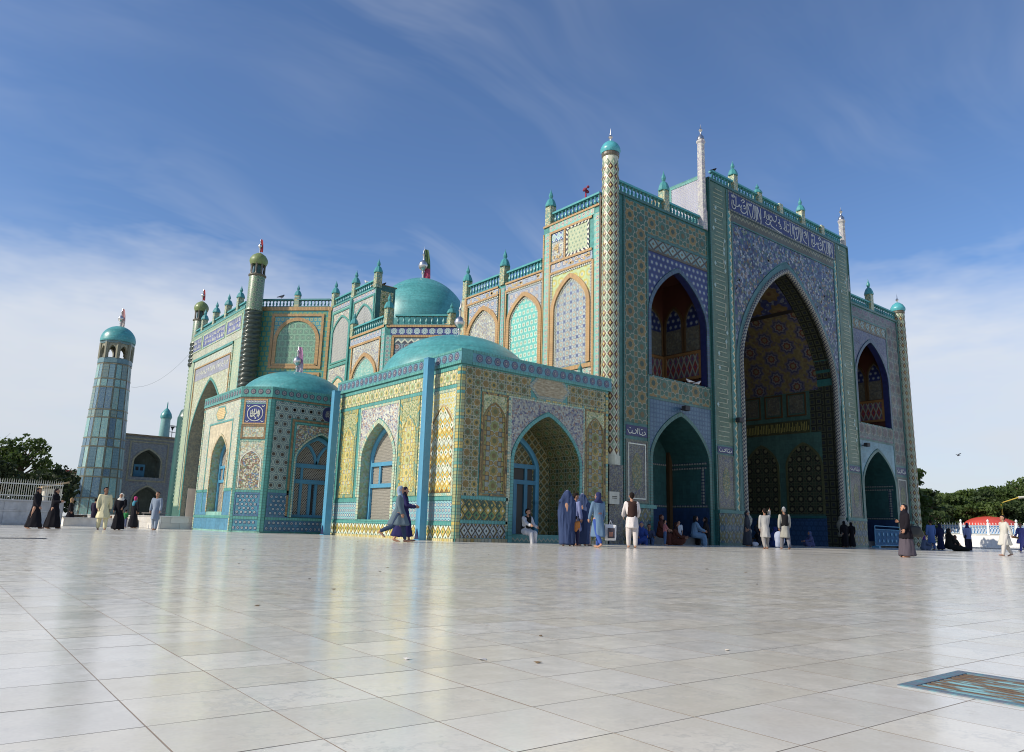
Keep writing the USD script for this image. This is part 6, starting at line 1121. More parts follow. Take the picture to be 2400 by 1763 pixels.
gb = thing('gate_range', 'shaded blue tiled two storey range with arched bays behind the minaret', 'building'); GB = wall_y(80.0)
m, uv = GB.ext(rpoly(15.2, 27, .4, 8.4).difference(arch_poly(18.65, 1.22, 4.42, 5.9, 7.1)).difference(arch_poly(18.95, 1.25, .4, 2.2, 3.5)), -.9, 0); gw = put(gb, 'wall', m, M('gate_mosaic', P_floral(9.0, [(.20, .22, .26), (.26, .27, .30), (.14, .18, .26), (.30, .30, .28), (.18, .16, .20)], None)), uv=uv)
for a in ((18.65, 1.22, 4.42, 5.9, 7.1), (18.95, 1.25, .4, 2.2, 3.5)): arch_band(gw, 'arch_surround', GB, a, .16, M('pale_brick', None), .05); m, uv = tunnel(GB, inset(a), -1.8, .004); put(gw, 'bay_vault', m, M('bay_grey', P_plain((.16, .19, .19), .3)), uv=uv); m, uv = GB.ext(arch_poly(*a), -1.9, -1.8); put(gw, 'bay_wall', m, M('bay_grey', None), uv=uv)
frame(gw, 'bay_frame', GB, 16.9, 20.5, 4.0, 7.9, .14, M('pale_brick', None), .04); frame(gw, 'bay_frame', GB, 15.6, 21.9, .5, 8.2, .16, M('pale_brick', None), .05); wb_ = put(gw, 'window_box', GB.box(17.7, 18.7, 4.5, 5.7, -1.2, -.9), m_blue); put(wb_, 'pane', GB.box(17.85, 18.12, 5.1, 5.45, -.9, -.88), DARKM); put(wb_, 'pane', GB.box(18.28, 18.55, 5.1, 5.45, -.9, -.88), DARKM)
put(gb, 'coping', bx(15.1, 27.1, 79.9, 81, 8.4, 8.55), m_brick); put(gb, 'range_body', bx(15.3, 27, 81.95, 90, .4, 8.3), m_brick)
tt = put(gb, 'turret', lathe([(.52, 8.5), (.45, 10.3), (.5, 10.4)], 10, (20.0, 80.5, 0)), M('minaret_turq', None), smooth=40); put(tt, 'turret_cap', lathe([(.5, 10.4), (.58, 10.55), (.5, 10.9), (.25, 11.3), (.06, 11.5), (.05, 12.0), (0, 12.2)], 12, (20.0, 80.5, 0)), m_dome, smooth=40)
for i, x in enumerate((20.75, 21.25, 21.75)): h_ = put(gb, 'roof_loudspeaker', lathe([(.06, 0), (.10, .15), (.24, .35)], 10, (x, 80.6, 9.35)), DARKM); put(h_, 'bracket', rod((x, 80.6, 8.5), (x, 80.6, 9.4), .03), DARKM)
put(gb, 'roof_frame', cat([rod((20.5, 80.6, 9.15), (22.1, 80.6, 9.0), .03), rod((20.5, 80.6, 9.8), (22.1, 80.6, 9.72), .03), rod((22.0, 80.6, 8.5), (22.0, 80.6, 9.75), .03)]), DARKM)

# boundary walls with railings
lw = thing('grey_parapet', 'shaded grey panelled parapet wall with a tall iron railing at far left', 'wall'); yW = 44.55
put(lw, 'wall', bx(-6, 6.7, yW, yW+.35, 0, 1.16), STONE, tint=(.40, .41, .42)); put(lw, 'coping', bx(-6.05, 6.75, yW-.05, yW+.40, 1.16, 1.24), STONE, tint=(.46, .46, .46)); put(lw, 'string_course', bx(-6, 6.72, yW-.03, yW-.002, .66, .72), STONE, tint=(.46, .46, .46))
for k in range(10): put(lw, 'wall_panel', bx(-5.9+k*1.26, -5.9+k*1.26+1.22, yW-.02, yW-.001, .06, .64), STONE, tint=np.array((.41, .42, .43))*rm_.uniform(.94, 1.05)); put(lw, 'wall_panel', bx(-5.9+k*1.26, -5.9+k*1.26+1.22, yW-.02, yW-.001, .73, 1.14), STONE, tint=np.array((.41, .42, .43))*rm_.uniform(.94, 1.05))
for z in (1.42, 2.0): put(lw, 'rail', bx(-6, 6.6, yW+.16, yW+.19, z, z+.05), PAINT, tint=(.60, .60, .56))
for k in range(92):
    x = -2.2+k*.096
    put(lw, 'railing_bar', cat([bx(x, x+.026, yW+.155, yW+.18, 1.24, 2.16), tm([(x, yW+.155, 2.16), (x+.026, yW+.155, 2.16), (x+.026, yW+.18, 2.16), (x, yW+.18, 2.16), (x+.013, yW+.168, 2.28)], [(0, 1, 4), (1, 2, 4), (2, 3, 4), (3, 0, 4)])]), PAINT, tint=(.58, .57, .46) if k % 3 else (.62, .61, .55))
bo = thing('guard_booth', 'small cream booth with a tan pitched roof behind the left railing', 'booth'); put(bo, 'walls', bx(6.5, 7.35, 50.0, 51.2, 0, 2.0), m_white, tint=(.50, .48, .42)); put(bo, 'roof', tm([(6.3, 49.7, 2.0), (7.6, 49.7, 2.35), (7.6, 51.5, 2.35), (6.3, 51.5, 2.0), (6.3, 49.7, 2.1), (7.6, 49.7, 2.45), (7.6, 51.5, 2.45), (6.3, 51.5, 2.1)], [(0, 2, 1), (0, 3, 2), (4, 5, 6), (4, 6, 7), (0, 1, 5), (0, 5, 4), (1, 2, 6), (1, 6, 5), (2, 3, 7), (2, 7, 6), (3, 0, 4), (3, 4, 7)]), PAINT, tint=(.42, .30, .16)); put(bo, 'window', bx(6.7, 7.15, 49.98, 50.0, 1.0, 1.7), DARKM)
rwall = thing('white_parapet', 'bright white parapet wall with a white and blue ornamental railing at far right', 'wall'); xW = 75.0
put(rwall, 'wall', bx(xW, xW+.4, 5, 60, 0, 1.12), m_white, tint=(.80, .80, .78)); put(rwall, 'coping', bx(xW-.04, xW+.44, 5, 60, 1.12, 1.19), m_white, tint=(.74, .74, .72))
put(rwall, 'floor_step', bx(xW-6, xW-.002, 5, 60, -.001, .10), m_marble, tint=(.60, .57, .52))
mb_ = (.10, .26, .50); ovs = lathe([(.055, 0)], 3) if False else None
for z in (1.24, 1.80, 1.95): put(rwall, 'rail', bx(xW+.15, xW+.19, 5, 60, z, z+.045), PAINT, tint=(.55, .66, .74))
put(rwall, 'back_panel', bx(xW+.22, xW+.235, 5, 60, 1.24, 1.95), PAINT, tint=mb_)
th = np.arange(10)*2*math.pi/10
def oval(y):
    o = np.stack([np.full(10, xW+.16), y+.085*np.cos(th), 1.53+.24*np.sin(th)], 1); i_ = np.stack([np.full(10, xW+.16), y+.045*np.cos(th), 1.53+.18*np.sin(th)], 1); V = np.vstack([o, i_, o+[.03, 0, 0], i_+[.03, 0, 0]]); F = []
    for k in range(10): j = (k+1) % 10; F += [(k, j, 10+j), (k, 10+j, 10+k), (20+k, 30+j, 20+j), (20+k, 30+k, 30+j), (k, 20+k, 20+j), (k, 20+j, j), (10+k, 10+j, 30+j), (10+k, 30+j, 30+k)]
    return tm(V, F)
y = 16.0
while y < 34:
    put(rwall, 'ring_picket', cat([oval(y), bx(xW+.15, xW+.18, y-.016, y+.016, 1.77, 2.12), tm([(xW+.14, y-.03, 2.12), (xW+.19, y-.03, 2.12), (xW+.19, y+.03, 2.12), (xW+.14, y+.03, 2.12), (xW+.165, y, 2.22)], [(0, 1, 4), (1, 2, 4), (2, 3, 4), (3, 0, 4)])]), PAINT, tint=(.78, .80, .80)); y += .235
for y in np.arange(17.0, 34, 2.2): pp_ = put(rwall, 'railing_post', bx(xW+.08, xW+.24, y-.085, y+.085, 1.19, 2.18), PAINT, tint=(.80, .82, .80)); put(pp_, 'ball', lathe([(.06, 2.18), (.05, 2.24), (.10, 2.32), (.10, 2.40), (.05, 2.47), (0, 2.52)], 8, (xW+.16, y, 0)), PAINT, tint=(.80, .82, .80))
br_ = thing('blue_barrier', 'low blue steel barrier across the right-hand niche of the portal', 'barrier')
put(br_, 'frame', cat([rod((47.3, 22.55, .1), (47.3, 22.55, 1.32), .03), rod((51.0, 22.55, .1), (51.0, 22.55, 1.30), .03), rod((47.3, 22.55, 1.32), (51.0, 22.55, 1.30), .03), rod((47.3, 22.55, 1.12), (51.0, 22.55, 1.10), .025), rod((47.3, 22.55, .14), (51.0, 22.55, .14), .03)]), m_blue)
for k in range(26): x = 47.45+k*.138; put(br_, 'bar', rod((x, 22.55, .14), (x, 22.55, 1.11), .014, .014, 6), m_blue)
for k in range(6):
    for z in (.42, .82): put(br_, 'scroll', lathe([(.09, -.012), (.11, 0), (.09, .012)], 8).apply_transform(trimesh.transformations.rotation_matrix(math.pi/2, [1, 0, 0])).apply_translation([47.75+k*.57, 22.52, z]), m_blue)
put(br_, 'back_sheet', bx(47.32, 50.98, 22.60, 22.61, .16, 1.1), PAINT, tint=(.03, .12, .28)); put(br_, 'foot', cat([bx(47.2, 47.4, 22.3, 22.75, 0, .1), bx(50.9, 51.1, 22.3, 22.75, 0, .1)]), m_blue)
lp_ = thing('street_lamp', 'thin yellow lamp post with a bent arm among the right-hand trees', 'street lamp', (85.6, 28.0, 0)); put(lp_, 'pole', rod((0, 0, 0), (0, 0, 4.4), .09, .07), PAINT, tint=(.55, .40, .06)); put(lp_, 'arm', rod((0, 0, 4.4), (1.0, -1.3, 5.0), .05, .05), PAINT, tint=(.55, .40, .06)); put(lp_, 'lamp_head', rod((.95, -1.25, 4.97), (1.5, -1.9, 5.06), .13, .09), PAINT, tint=(.6, .58, .5))
um = thing('red_canopy', 'rounded red canopy roof behind the white railing', 'canopy', (84.5, 28.8, 0)); put(um, 'cover', lathe([(2.6, 1.75), (2.62, 1.8)]+[(2.6*math.cos(t), 1.8+1.25*math.sin(t)) for t in np.linspace(.02, math.pi/2, 8)], 20), PAINT, tint=(.52, .07, .05), smooth=40); put(um, 'pole', rod((0, 0, 0), (0, 0, 1.9), .06), DARKM)
sg = thing('red_billboard', 'small red billboard standing above the trees left of the minaret', 'billboard', (19.4, 125, 0), rz=.05); put(sg, 'face', bx(-1.25, 1.25, -.05, .05, 5.2, 7.0), PAINT, tint=(.30, .07, .05)); put(sg, 'post', bx(-.9, -.75, -.06, .06, 0, 5.2), DARKM); put(sg, 'post', bx(.75, .9, -.06, .06, 0, 5.2), DARKM)
cnt = put(sg, 'picture', bx(-1.1, .5, -.07, -.052, 5.35, 6.3), PAINT, tint=(.42, .22, .14)); put(sg, 'picture', bx(.55, 1.15, -.07, -.052, 5.35, 6.8), PAINT, tint=(.45, .44, .42))
wi = thing('overhead_wire', 'thin dark wire sagging from the minaret to the west porch', 'wire')
w0, w1_ = np.array([14.9, 73.0, 12.0]), np.array([17.5, 64.9, 14.4]); pts = [w0+(w1_-w0)*t+np.array([0, 0, -.9*4*t*(1-t)]) for t in np.linspace(0, 1, 14)]
put(wi, 'strand', cat([rod(a, b, .008, .008, 4) for a, b in zip(pts[:-1], pts[1:])]), DARKM)

# ------------------------------------------------------------------ trees
def f_leaf(g):
    P = g.pos(); r = g.n('geometry', 'random_per_island'); t = g.n('attribute', 'color', attribute='tint'); c = g.mul(t, g.grey(g.rng(r, 0, 1, .55, 1.5)))
    d = g.n('principled_bsdf', 'BSDF', base_color=c, roughness=.6, specular_ior_level=.25); tr = g.n('translucent_bsdf', 'BSDF', color=g.mul(c, g.n('color', 'color', value=(1.1, 1.25, .6))))
    return g.n('mix_closure', 'closure', fac=.28, closure1=d, closure2=tr)
m_leaf = M('leaf', f_leaf); m_bark = M('bark', lambda g: g.n('principled_bsdf', 'BSDF', base_color=g.mix(g.noise(g.pos(), 9.0, 3.0), (.05, .035, .025), (.12, .09, .06)), roughness=.9))
def leaf_clumps(cs, per, size, seed, flat=1.0):
    """small leaf faces spread through ellipsoidal clumps (centre, radii)"""
    r = np.random.default_rng(seed); C = []
    for c, rad in cs:
        n = int(per*rad[0]*rad[1]); d = r.normal(size=(n, 3)); d /= np.linalg.norm(d, axis=1, keepdims=True); k = r.uniform(.35, 1.0, (n, 1))**.5*(1+.22*(r.random((n, 1))-.4)); C.append(np.array(c)+d*k*np.array(rad))
    C = np.vstack(C); n = len(C); a = r.normal(size=(n, 3)); a /= np.linalg.norm(a, axis=1, keepdims=True); b = np.cross(a, r.normal(size=(n, 3))); b /= np.linalg.norm(b, axis=1, keepdims=True); b[:, 2] *= flat
    s = size*r.uniform(.6, 1.4, (n, 1)); V = np.stack([C-a*s*.5, C+b*s*.32, C+a*s*.5, C-b*s*.32], 1).reshape(-1, 3); i = np.arange(n)*4
    return tm(V, np.vstack([np.c_[i, i+1, i+2], np.c_[i, i+2, i+3]]))
def tree(name, label, loc, h, w, seed, tint, nclump=26, per=150, size=.30, pine=False, group=None, cat_='tree'):
    t = thing(name, label, cat_, loc, rz=seed*1.3, group=group); r = random.Random(seed); limbs = [rod((0, 0, 0), (.1*w*.2, 0, h*.45), .045*h*.6, .03*h*.5), rod((.02*w, 0, h*.45), (0, .03*w, h*.85), .03*h*.5, .008*h)]; cs = []
    for k in range(nclump):
        z = h*(r.uniform(.22, .95) if pine else r.uniform(.30, .92)); zz = z/h; env = (1-zz*.75 if pine else math.sin(math.pi*min(1, max(.05, (zz-.08)/.98)))**.6)*w*.5; a = r.uniform(0, 2*math.pi); q_ = r.uniform(.35, 1.0)*env; c = (q_*math.cos(a), q_*math.sin(a), z)
        s_ = w*(r.uniform(.10, .20)); cs.append((c, (s_, s_, s_*(.42 if pine else .75)))); limbs.append(rod((0, 0, z*(.75 if not pine else .9)), c, .012*h, .004*h, 5))
    cs.append(((0, 0, h*.93), (w*.10, w*.10, h*.08)))
    put(t, 'trunk', limbs[0], m_bark); put(t, 'limbs', cat(limbs[1:]), m_bark); put(t, 'crown', leaf_clumps(cs, per, size, seed), m_leaf, tint=tint)
    return t
tree('broad_tree', 'tallest leafy tree at the far left behind the iron railing', (6.9, 66, 0), 6.4, 4.2, 3, (.12, .18, .06), 34, 170, .30)
tree('broad_tree', 'smaller leafy tree between the tallest one and the minaret', (9.6, 74, 0), 5.2, 2.8, 5, (.11, .17, .065), 28, 190, .30)
tree('broad_tree', 'leafy tree cut by the left edge of the photo', (3.6, 60, 0), 4.6, 3.6, 8, (.10, .15, .06), 30, 170, .30)
for i, (x, y_, h, w, lab) in enumerate(((5.0, 58, 3.7, 4.4, 'low dark bush behind the railing at far left'), (8.2, 62, 3.4, 4.2, 'low dark bush behind the booth roof'), (9.2, 66, 4.0, 4.4, 'dark bush touching the shadowed foot of the minaret'), (1.0, 62, 3.4, 5.0, 'dark bush by the left edge under the tree'), (11.3, 79, 5.0, 5.0, 'dark bush below the red billboard'))): tree('bush', lab, (x, y_, 0), h, w, 30+i, (.05, .075, .035), 22, 200, .28, cat_='bush')
t0 = thing('bare_tree', 'thin bare branches at the left edge against the sky', 'tree', (4.6, 66, 0)); rbt = random.Random(4); br = []
for k in range(14): a = rbt.uniform(-.9, .9); z0 = rbt.uniform(3.0, 5.5); br.append(rod((0, 0, z0), (math.cos(a)*rbt.uniform(.4, 1.6), math.sin(a), z0+rbt.uniform(.4, 2.0)), .025, .006, 4))
put(t0, 'trunk', rod((0, 0, 0), (0, 0, 6.2), .12, .03), m_bark); put(t0, 'branches', cat(br), m_bark)
PT = [('light green spreading pine', (.13, .20, .05)), ('mid green pine', (.10, .16, .045)), ('dark green pine', (.07, .115, .04))]
spots = [(67.2, 72, 6.5, 1, 3.4), (67.95, 80, 5.2, 2, 4.0), (68.7, 100, 5.9, 0, 6.5), (69.4, 92, 5.3, 1, 6.0), (70.1, 104, 6.6, 0, 7.0), (70.8, 96, 6.0, 2, 6.5), (71.4, 108, 7.2, 0, 7.5), (72.0, 98, 6.2, 1, 6.5), (72.6, 112, 8.0, 0, 8.0), (73.2, 100, 7.0, 1, 7.0), (73.9, 108, 8.2, 0, 8.0), (68.3, 88, 4.2, 2, 5.0), (69.9, 90, 4.2, 1, 5.4), (71.2, 90, 4.4, 0, 5.4), (72.4, 92, 4.8, 2, 5.6), (74.6, 100, 7.0, 2, 8.0)]
wh = ['tall one against the portal corner', 'behind the portal corner', 'first of the far row from the portal', 'second of the far row', 'third of the far row', 'left of the lamp post, far row', 'behind the red canopy', 'right of the lamp post', 'tallest one right of the lamp', 'near the right edge of the photo', 'at the right edge of the photo', 'low one nearest the portal', 'low one left of the red canopy', 'low one behind the red canopy', 'low one right of the red canopy', 'cut by the right edge of the photo']
for i, ((az, d, h, k, w), q_) in enumerate(zip(spots, wh)):
    tree('pine_tree', PT[k][0]+' beyond the white railing, '+q_, (d*math.sin(math.radians(az)), d*math.cos(math.radians(az)), 0), h, w, 50+i, PT[k][1], 34, 130, .36, True, group='pines beyond the white railing')
tree('bush', 'small pale green shrub beside the black handbag in front of the railing', (70.5, 28.7, 0), 1.9, 1.6, 77, (.15, .25, .07), 12, 300, .14, cat_='bush')

# ------------------------------------------------------------------ people
MF = manifold3d.Manifold
def ball(p, r, n=10): return MF.sphere(r, n).translate([float(c) for c in p])
def hull(*pr): return MF.batch_hull([ball(p, r) for p, r in pr])
def fuse(hs): return MF.batch_boolean(hs, manifold3d.OpType.Add)
def cloth_mesh(hs, refine=.07, fold=.012, freq=(16, 16, 2.6), seed=0, it=3):
    m = fuse(hs).refine_to_length(refine).to_mesh(); t = trimesh.Trimesh(m.vert_properties[:, :3], m.tri_verts, process=True)
    trimesh.smoothing.filter_taubin(t, iterations=it)
    v = np.array(t.vertices); n = np.array(t.vertex_normals); k = meshkit.noise(v*np.array(freq)+seed*7.3, seed)-.5
    t.vertices = v+n*(k[:, None]*fold*2); return t
V3 = lambda x, y, z: np.array([x, y, z], float)
def skeleton(hf=(0, 0), kf=(0, 0), sf=(0, 0), ef=(.2, .2), ab=(.12, .12), lean=0.0, seat=None, turn=0.0):
    J = {}; pz = .93 if seat is None else seat+.13; ln = lambda d: V3(math.sin(lean)*d, 0, math.cos(lean)*d)
    J['pel'] = V3(0, 0, pz); J['chest'] = J['pel']+ln(.38); J['neck'] = J['pel']+ln(.56); J['head'] = J['neck']+V3(math.sin(lean)*.08+.015, 0, .15)
    for i, s in ((0, 1), (1, -1)):
        hp = J['pel']+V3(0, s*.095, -.03); kn = hp+.43*V3(math.sin(hf[i]), s*.03, -math.cos(hf[i])); a = hf[i]-kf[i]; an = kn+.41*V3(math.sin(a), 0, -math.cos(a))
        sh_ = J['pel']+ln(.49)+V3(0, s*.185, 0); b = sf[i]; el = sh_+.28*V3(math.sin(b)*math.cos(ab[i]), s*math.sin(ab[i]), -math.cos(b)*math.cos(ab[i])); c = b+ef[i]; wr = el+.25*V3(math.sin(c), -s*.10*min(1, ef[i]), -math.cos(c)); wr = el+(wr-el)/np.linalg.norm(wr-el)*.25
        J[('hip', i)], J[('kne', i)], J[('ank', i)], J[('sho', i)], J[('elb', i)], J[('wri', i)], J[('fa', i)], J[('ha', i)] = hp, kn, an, sh_, el, wr, a, c
    low = min(J[('ank', 0)][2], J[('ank', 1)][2]); dz = .075-low if seat is None else 0
    for k in J:
        if not (isinstance(k, tuple) and k[0] in ('fa', 'ha')): J[k] = J[k]+V3(0, 0, dz)
    return J
def hand(J, i):
    s = 1 if i == 0 else -1; w = J[('wri', i)]; d = w-J[('elb', i)]; d /= np.linalg.norm(d); sd = np.cross(d, V3(0, 1, 0)); sd /= np.linalg.norm(sd)+1e-9; nm = np.cross(d, sd)*s
    hs = [hull((w, .024), (w+d*.075+sd*.028, .014), (w+d*.078-sd*.028, .014))]
    for k, L in enumerate((.060, .072, .068, .052)):
        b = w+d*.078+sd*(.030-.020*k); m_ = b+d*L*.55; hs += [hull((b, .0098), (m_, .009)), hull((m_, .009), (m_+d*L*.40+nm*L*.35, .0075))]
    t0_ = w+d*.025+sd*.03; t1 = t0_+d*.035+sd*.028; hs += [hull((t0_, .012), (t1, .0105)), hull((t1, .0105), (t1+d*.032+sd*.004, .009))]
    return hs
def head_parts(J, turn=0.0, tilt=0.0):
    c = J['head']; f = V3(math.cos(turn)*math.cos(tilt), math.sin(turn)*math.cos(tilt), math.sin(tilt)); s = V3(-math.sin(turn), math.cos(turn), 0); u = np.cross(f, s)
    P = lambda a, b, z: c+f*a+s*b+u*z
    hs = [hull((P(-.025, 0, .03), .088), (P(.012, 0, .035), .082), (P(.028, 0, -.05), .055), (P(.045, 0, -.085), .032)), hull((P(.088, 0, .012), .010), (P(.104, 0, -.022), .014)), hull((P(.082, .022, -.062), .010), (P(.082, -.022, -.062), .010))]
    for b in (1, -1): hs.append(hull((P(-.005, b*.083, .015), .016), (P(-.003, b*.082, -.025), .013)))
    return hs, P
def person(label, loc, H, face, skel, dress, skin=(.36, .20, .13), turn=0.0, tilt=0.0, hair=None, beard=False, group=None):
    s = H/1.76 if skel.get('seat') is None else H; sk = dict(skel); J = skeleton(**sk)
    th = thing('person', label, 'person', (loc[0], loc[1], loc[2] if len(loc) > 2 else 0), face, group, scale=s)
    hp, P = head_parts(J, turn, tilt); bs = list(hp)+[hull((J['neck']-V3(0, 0, .04), .058), (J['head']-V3(0, 0, .06), .05)), hull((J['pel'], .12), (J['chest'], .125), (J[('sho', 0)]-V3(0, .03, .03), .055), (J[('sho', 1)]+V3(0, .03, -.03), .055))]
    for i in (0, 1):
        bs += [hull((J[('hip', i)], .085), (J[('kne', i)], .056)), hull((J[('kne', i)], .056), (J[('ank', i)], .036)), hull((J[('sho', i)], .05), (J[('elb', i)], .038)), hull((J[('elb', i)], .038), (J[('wri', i)], .025))]+hand(J, i)
        a = J[('fa', i)]; fd = V3(math.cos(a*.6), 0, math.sin(a*.6)); bs += [hull((J[('ank', i)]+V3(-.03, 0, -.03), .036), (J[('ank', i)]+fd*.10+V3(0, 0, -.045), .034), (J[('ank', i)]+fd*.19+V3(0, 0, -.052), .022))]
    bm = fuse(bs).to_mesh(); b = put(th, 'body', trimesh.Trimesh(bm.vert_properties[:, :3], bm.tri_verts, process=True), SKIN, tint=skin, smooth=60)
    eyes = cat([trimesh.creation.icosphere(1, .011).apply_translation(P(.082, q, .018)) for q in (.030, -.030)]); put(b, 'eyes', eyes, GLAZE, tint=(.02, .015, .012)); put(b, 'brows', cat([rod(P(.087, q*.5, .043), P(.080, q*1.6, .040), .006, .004, 5) for q in (.030, -.030)]), GLAZE, tint=(.02, .015, .012))
    if hair:
        m = fuse([hull((P(-.035, 0, .045), .092), (P(.005, 0, .075), .068)), hull((P(-.06, 0, -.02), .062), (P(-.04, 0, .03), .085))]).to_mesh(); put(b, 'hair', trimesh.Trimesh(m.vert_properties[:, :3], m.tri_verts, process=True), CLOTH, tint=hair, smooth=60)
    if beard: m = hull((P(.05, 0, -.085), .040), (P(.06, 0, -.12), .022)).to_mesh(); put(b, 'beard', trimesh.Trimesh(m.vert_properties[:, :3], m.tri_verts, process=True), CLOTH, tint=(.03, .022, .02), smooth=60)
    seed = int(abs(loc[0]*7+loc[1]*13)) % 97
    for nm, hs, col, kw in dress(J, P): put(th, nm, cloth_mesh(hs, seed=seed, **kw), CLOTH, tint=col, smooth=60)
    return th
def sleeves(J, r0=.072, r1=.062, to=1.0):
    hs = []
    for i in (0, 1):
        w = J[('elb', i)]+(J[('wri', i)]-J[('elb', i)])*to*.95; hs += [hull((J[('sho', i)], r0), (J[('elb', i)], r0*.9)), hull((J[('elb', i)], r0*.9), (w, r1))]
    return hs
def torso(J, r=.15): return [hull((J['pel'], r), (J['chest'], r*.97), (J[('sho', 0)]-V3(0, .01, .02), .068), (J[('sho', 1)]+V3(0, .01, -.02), .068))]
def trousers(J, r=.10, r1=.075, end=.95):
    hs = [hull((J[('hip', 0)], r), (J[('hip', 1)], r), (J['pel'], r))]
    for i in (0, 1): a = J[('kne', i)]+(J[('ank', i)]-J[('kne', i)])*end; hs += [hull((J[('hip', i)], r), (J[('kne', i)], r*.92)), hull((J[('kne', i)], r*.92), (a, r1))]
    return hs
def skirt(J, zlow, spread=.20, front=0.0):
    """a hem: spheres round the legs at height zlow"""
    k_ = 'ank' if zlow < .3 else 'kne'; cx = (J[(k_, 0)][0]+J[(k_, 1)][0])/2*(1 if zlow < .45 else .6); ex = abs(J[(k_, 0)][0]-J[(k_, 1)][0])*(.42 if zlow < .3 else .5)
    return [hull((J['pel']+V3(0, 0, .12), .145), *[(V3(cx+front+(spread+ex)*math.cos(a), spread*1.05*math.sin(a), zlow+.04), .04) for a in np.arange(8)*math.pi/4])]
def seatskirt(J, r=.12, low=.10):
    hs = []
    for i in (0, 1): hs += [hull((J[('hip', i)], r+.02), (J[('kne', i)], r), (J[('kne', 1-i)], r*.9)), hull((J[('kne', i)], r), (V3(J[('ank', i)][0], J[('ank', i)][1]*1.3, max(.06, J[('ank', i)][2]+low-.06)), r*.9))]
    return hs
def scarf(J, P, long=.30, loose=1.0): return [hull((P(-.035, 0, .035), .108), (P(-.01, 0, .075), .080)), hull((P(-.05, 0, -.03), .095), (P(-.03, .03, -.10), .075), (P(-.03, -.03, -.10), .075)), hull((P(-.02, 0, -.12), .085*loose), (J[('sho', 0)]-V3(0, .05, .0), .07*loose), (J[('sho', 1)]+V3(0, .05, .0), .07*loose), (J['chest']+V3(.05, 0, .12-long*.4), .09*loose))]
BLK = (.010, .010, .014)
def d_abaya(col=BLK, sc=BLK, hem=.06, spread=.21, sl=1.0, under=None):
    def f(J, P):
        L = [('robe', torso(J)+sleeves(J, .075, .06, sl)+skirt(J, hem, spread), col, dict(fold=.020)), ('headscarf', scarf(J, P), sc, dict(fold=.008))]
        return L
    return f
def d_kameez(col, pants=None, hem=.48, vest=None, cap=None, spread=.17):
    def f(J, P):
        st = J['pel'][2] > .7; L = [('tunic', torso(J, .145)+sleeves(J)+(skirt(J, hem, spread) if st else [hull((J[('hip', 0)], .13), (J[('hip', 1)], .13), (J[('kne', 0)]*.6+J[('hip', 0)]*.4, .12), (J[('kne', 1)]*.6+J[('hip', 1)]*.4, .12))]), col, dict(fold=.014)), ('trousers', trousers(J, .105, .07), pants or col, dict(fold=.014))]
        if vest: L.append(('waistcoat', [hull((J['pel']+V3(0, 0, .04), .163), (J['chest'], .160), (J[('sho', 0)]-V3(0, .035, .0), .070), (J[('sho', 1)]+V3(0, .035, .0), .070))], vest, dict(fold=.006)))
        if cap: L.append(('cap', [hull((P(-.02, 0, .07), .090), (P(-.02, 0, .105), .075))], cap, dict(fold=.003)))
        return L
    return f
def d_burqa(col, cap):
    def f(J, P):
        c = J['head']; return [('burqa', [hull((c+V3(-.01, 0, .03), .125), (J[('sho', 0)]-V3(0, 0, .02), .10), (J[('sho', 1)]-V3(0, 0, .02), .10), (c+V3(.06, 0, -.18), .10)), hull((J[('sho', 0)], .10), (J[('sho', 1)], .10), (J['chest']+V3(.06, 0, 0), .12), (J[('elb', 0)]+V3(.02, 0, 0), .12), (J[('elb', 1)]+V3(.02, 0, 0), .12), (J[('wri', 0)], .10), (J[('wri', 1)], .10), *[(V3(.01+.17*math.cos(a), .20*math.sin(a), .10), .05) for a in np.arange(8)*math.pi/4])], col, dict(refine=.04, fold=.026, freq=(30, 30, 1.4), it=2)), ('crown', [hull((c+V3(-.01, 0, .085), .085), (c+V3(-.01, 0, .11), .070))], cap, dict(fold=.003)), ('face_net', [hull((c+V3(.10, .025, .0), .028), (c+V3(.10, -.025, .0), .028))], np.array(col)*.5, dict(fold=.002))]
    return f
def d_tunic(col, pants, sc, hem=.42, sash=None):
    def f(J, P):
        L = [('tunic', torso(J, .14)+sleeves(J, .068, .05)+skirt(J, hem, .17), col, dict(fold=.012)), ('trousers', trousers(J, .09, .062, .9), pants, dict(fold=.010)), ('headscarf', scarf(J, P, .5, .95), sc, dict(fold=.010))]
        if sash: L.append(('sash', [hull((J['pel']+V3(0, 0, .14), .150), (J['pel']+V3(0, 0, .17), .150))], sash, dict(fold=.003)))
        return L
    return f
def d_shirt(col, pants, hat=None):
    def f(J, P):
        L = [('shirt', torso(J, .145)+sleeves(J, .07, .06, .2), col, dict(fold=.010)), ('trousers', trousers(J, .105, .07, .9), pants, dict(fold=.012))]
        if hat: L.append(('hat', [hull((P(-.02, 0, .05), .105), (P(-.01, 0, .09), .085)), hull((P(.0, 0, .045), .10), (P(.05, 0, .045), .085))], hat, dict(fold=.003)))
        return L
    return f
def d_seated(col=BLK, sc=BLK, low=.1):
    def f(J, P): return [('robe', torso(J, .155)+sleeves(J, .075, .06)+seatskirt(J, .13, low), col, dict(fold=.022)), ('headscarf', scarf(J, P), sc, dict(fold=.010))]
    return f
WALK = dict(hf=(.42, -.30), kf=(.10, .42), sf=(-.25, .30), ef=(.3, .4)); WALK2 = dict(hf=(-.28, .36), kf=(.5, .08), sf=(.30, -.22), ef=(.45, .25)); STAND = dict(hf=(.03, -.03), kf=(.0, .0), sf=(.04, .0), ef=(.22, .25)); BENT = dict(hf=(.3, -.2), kf=(.1, .3), sf=(-.15, .35), ef=(.3, 1.35))
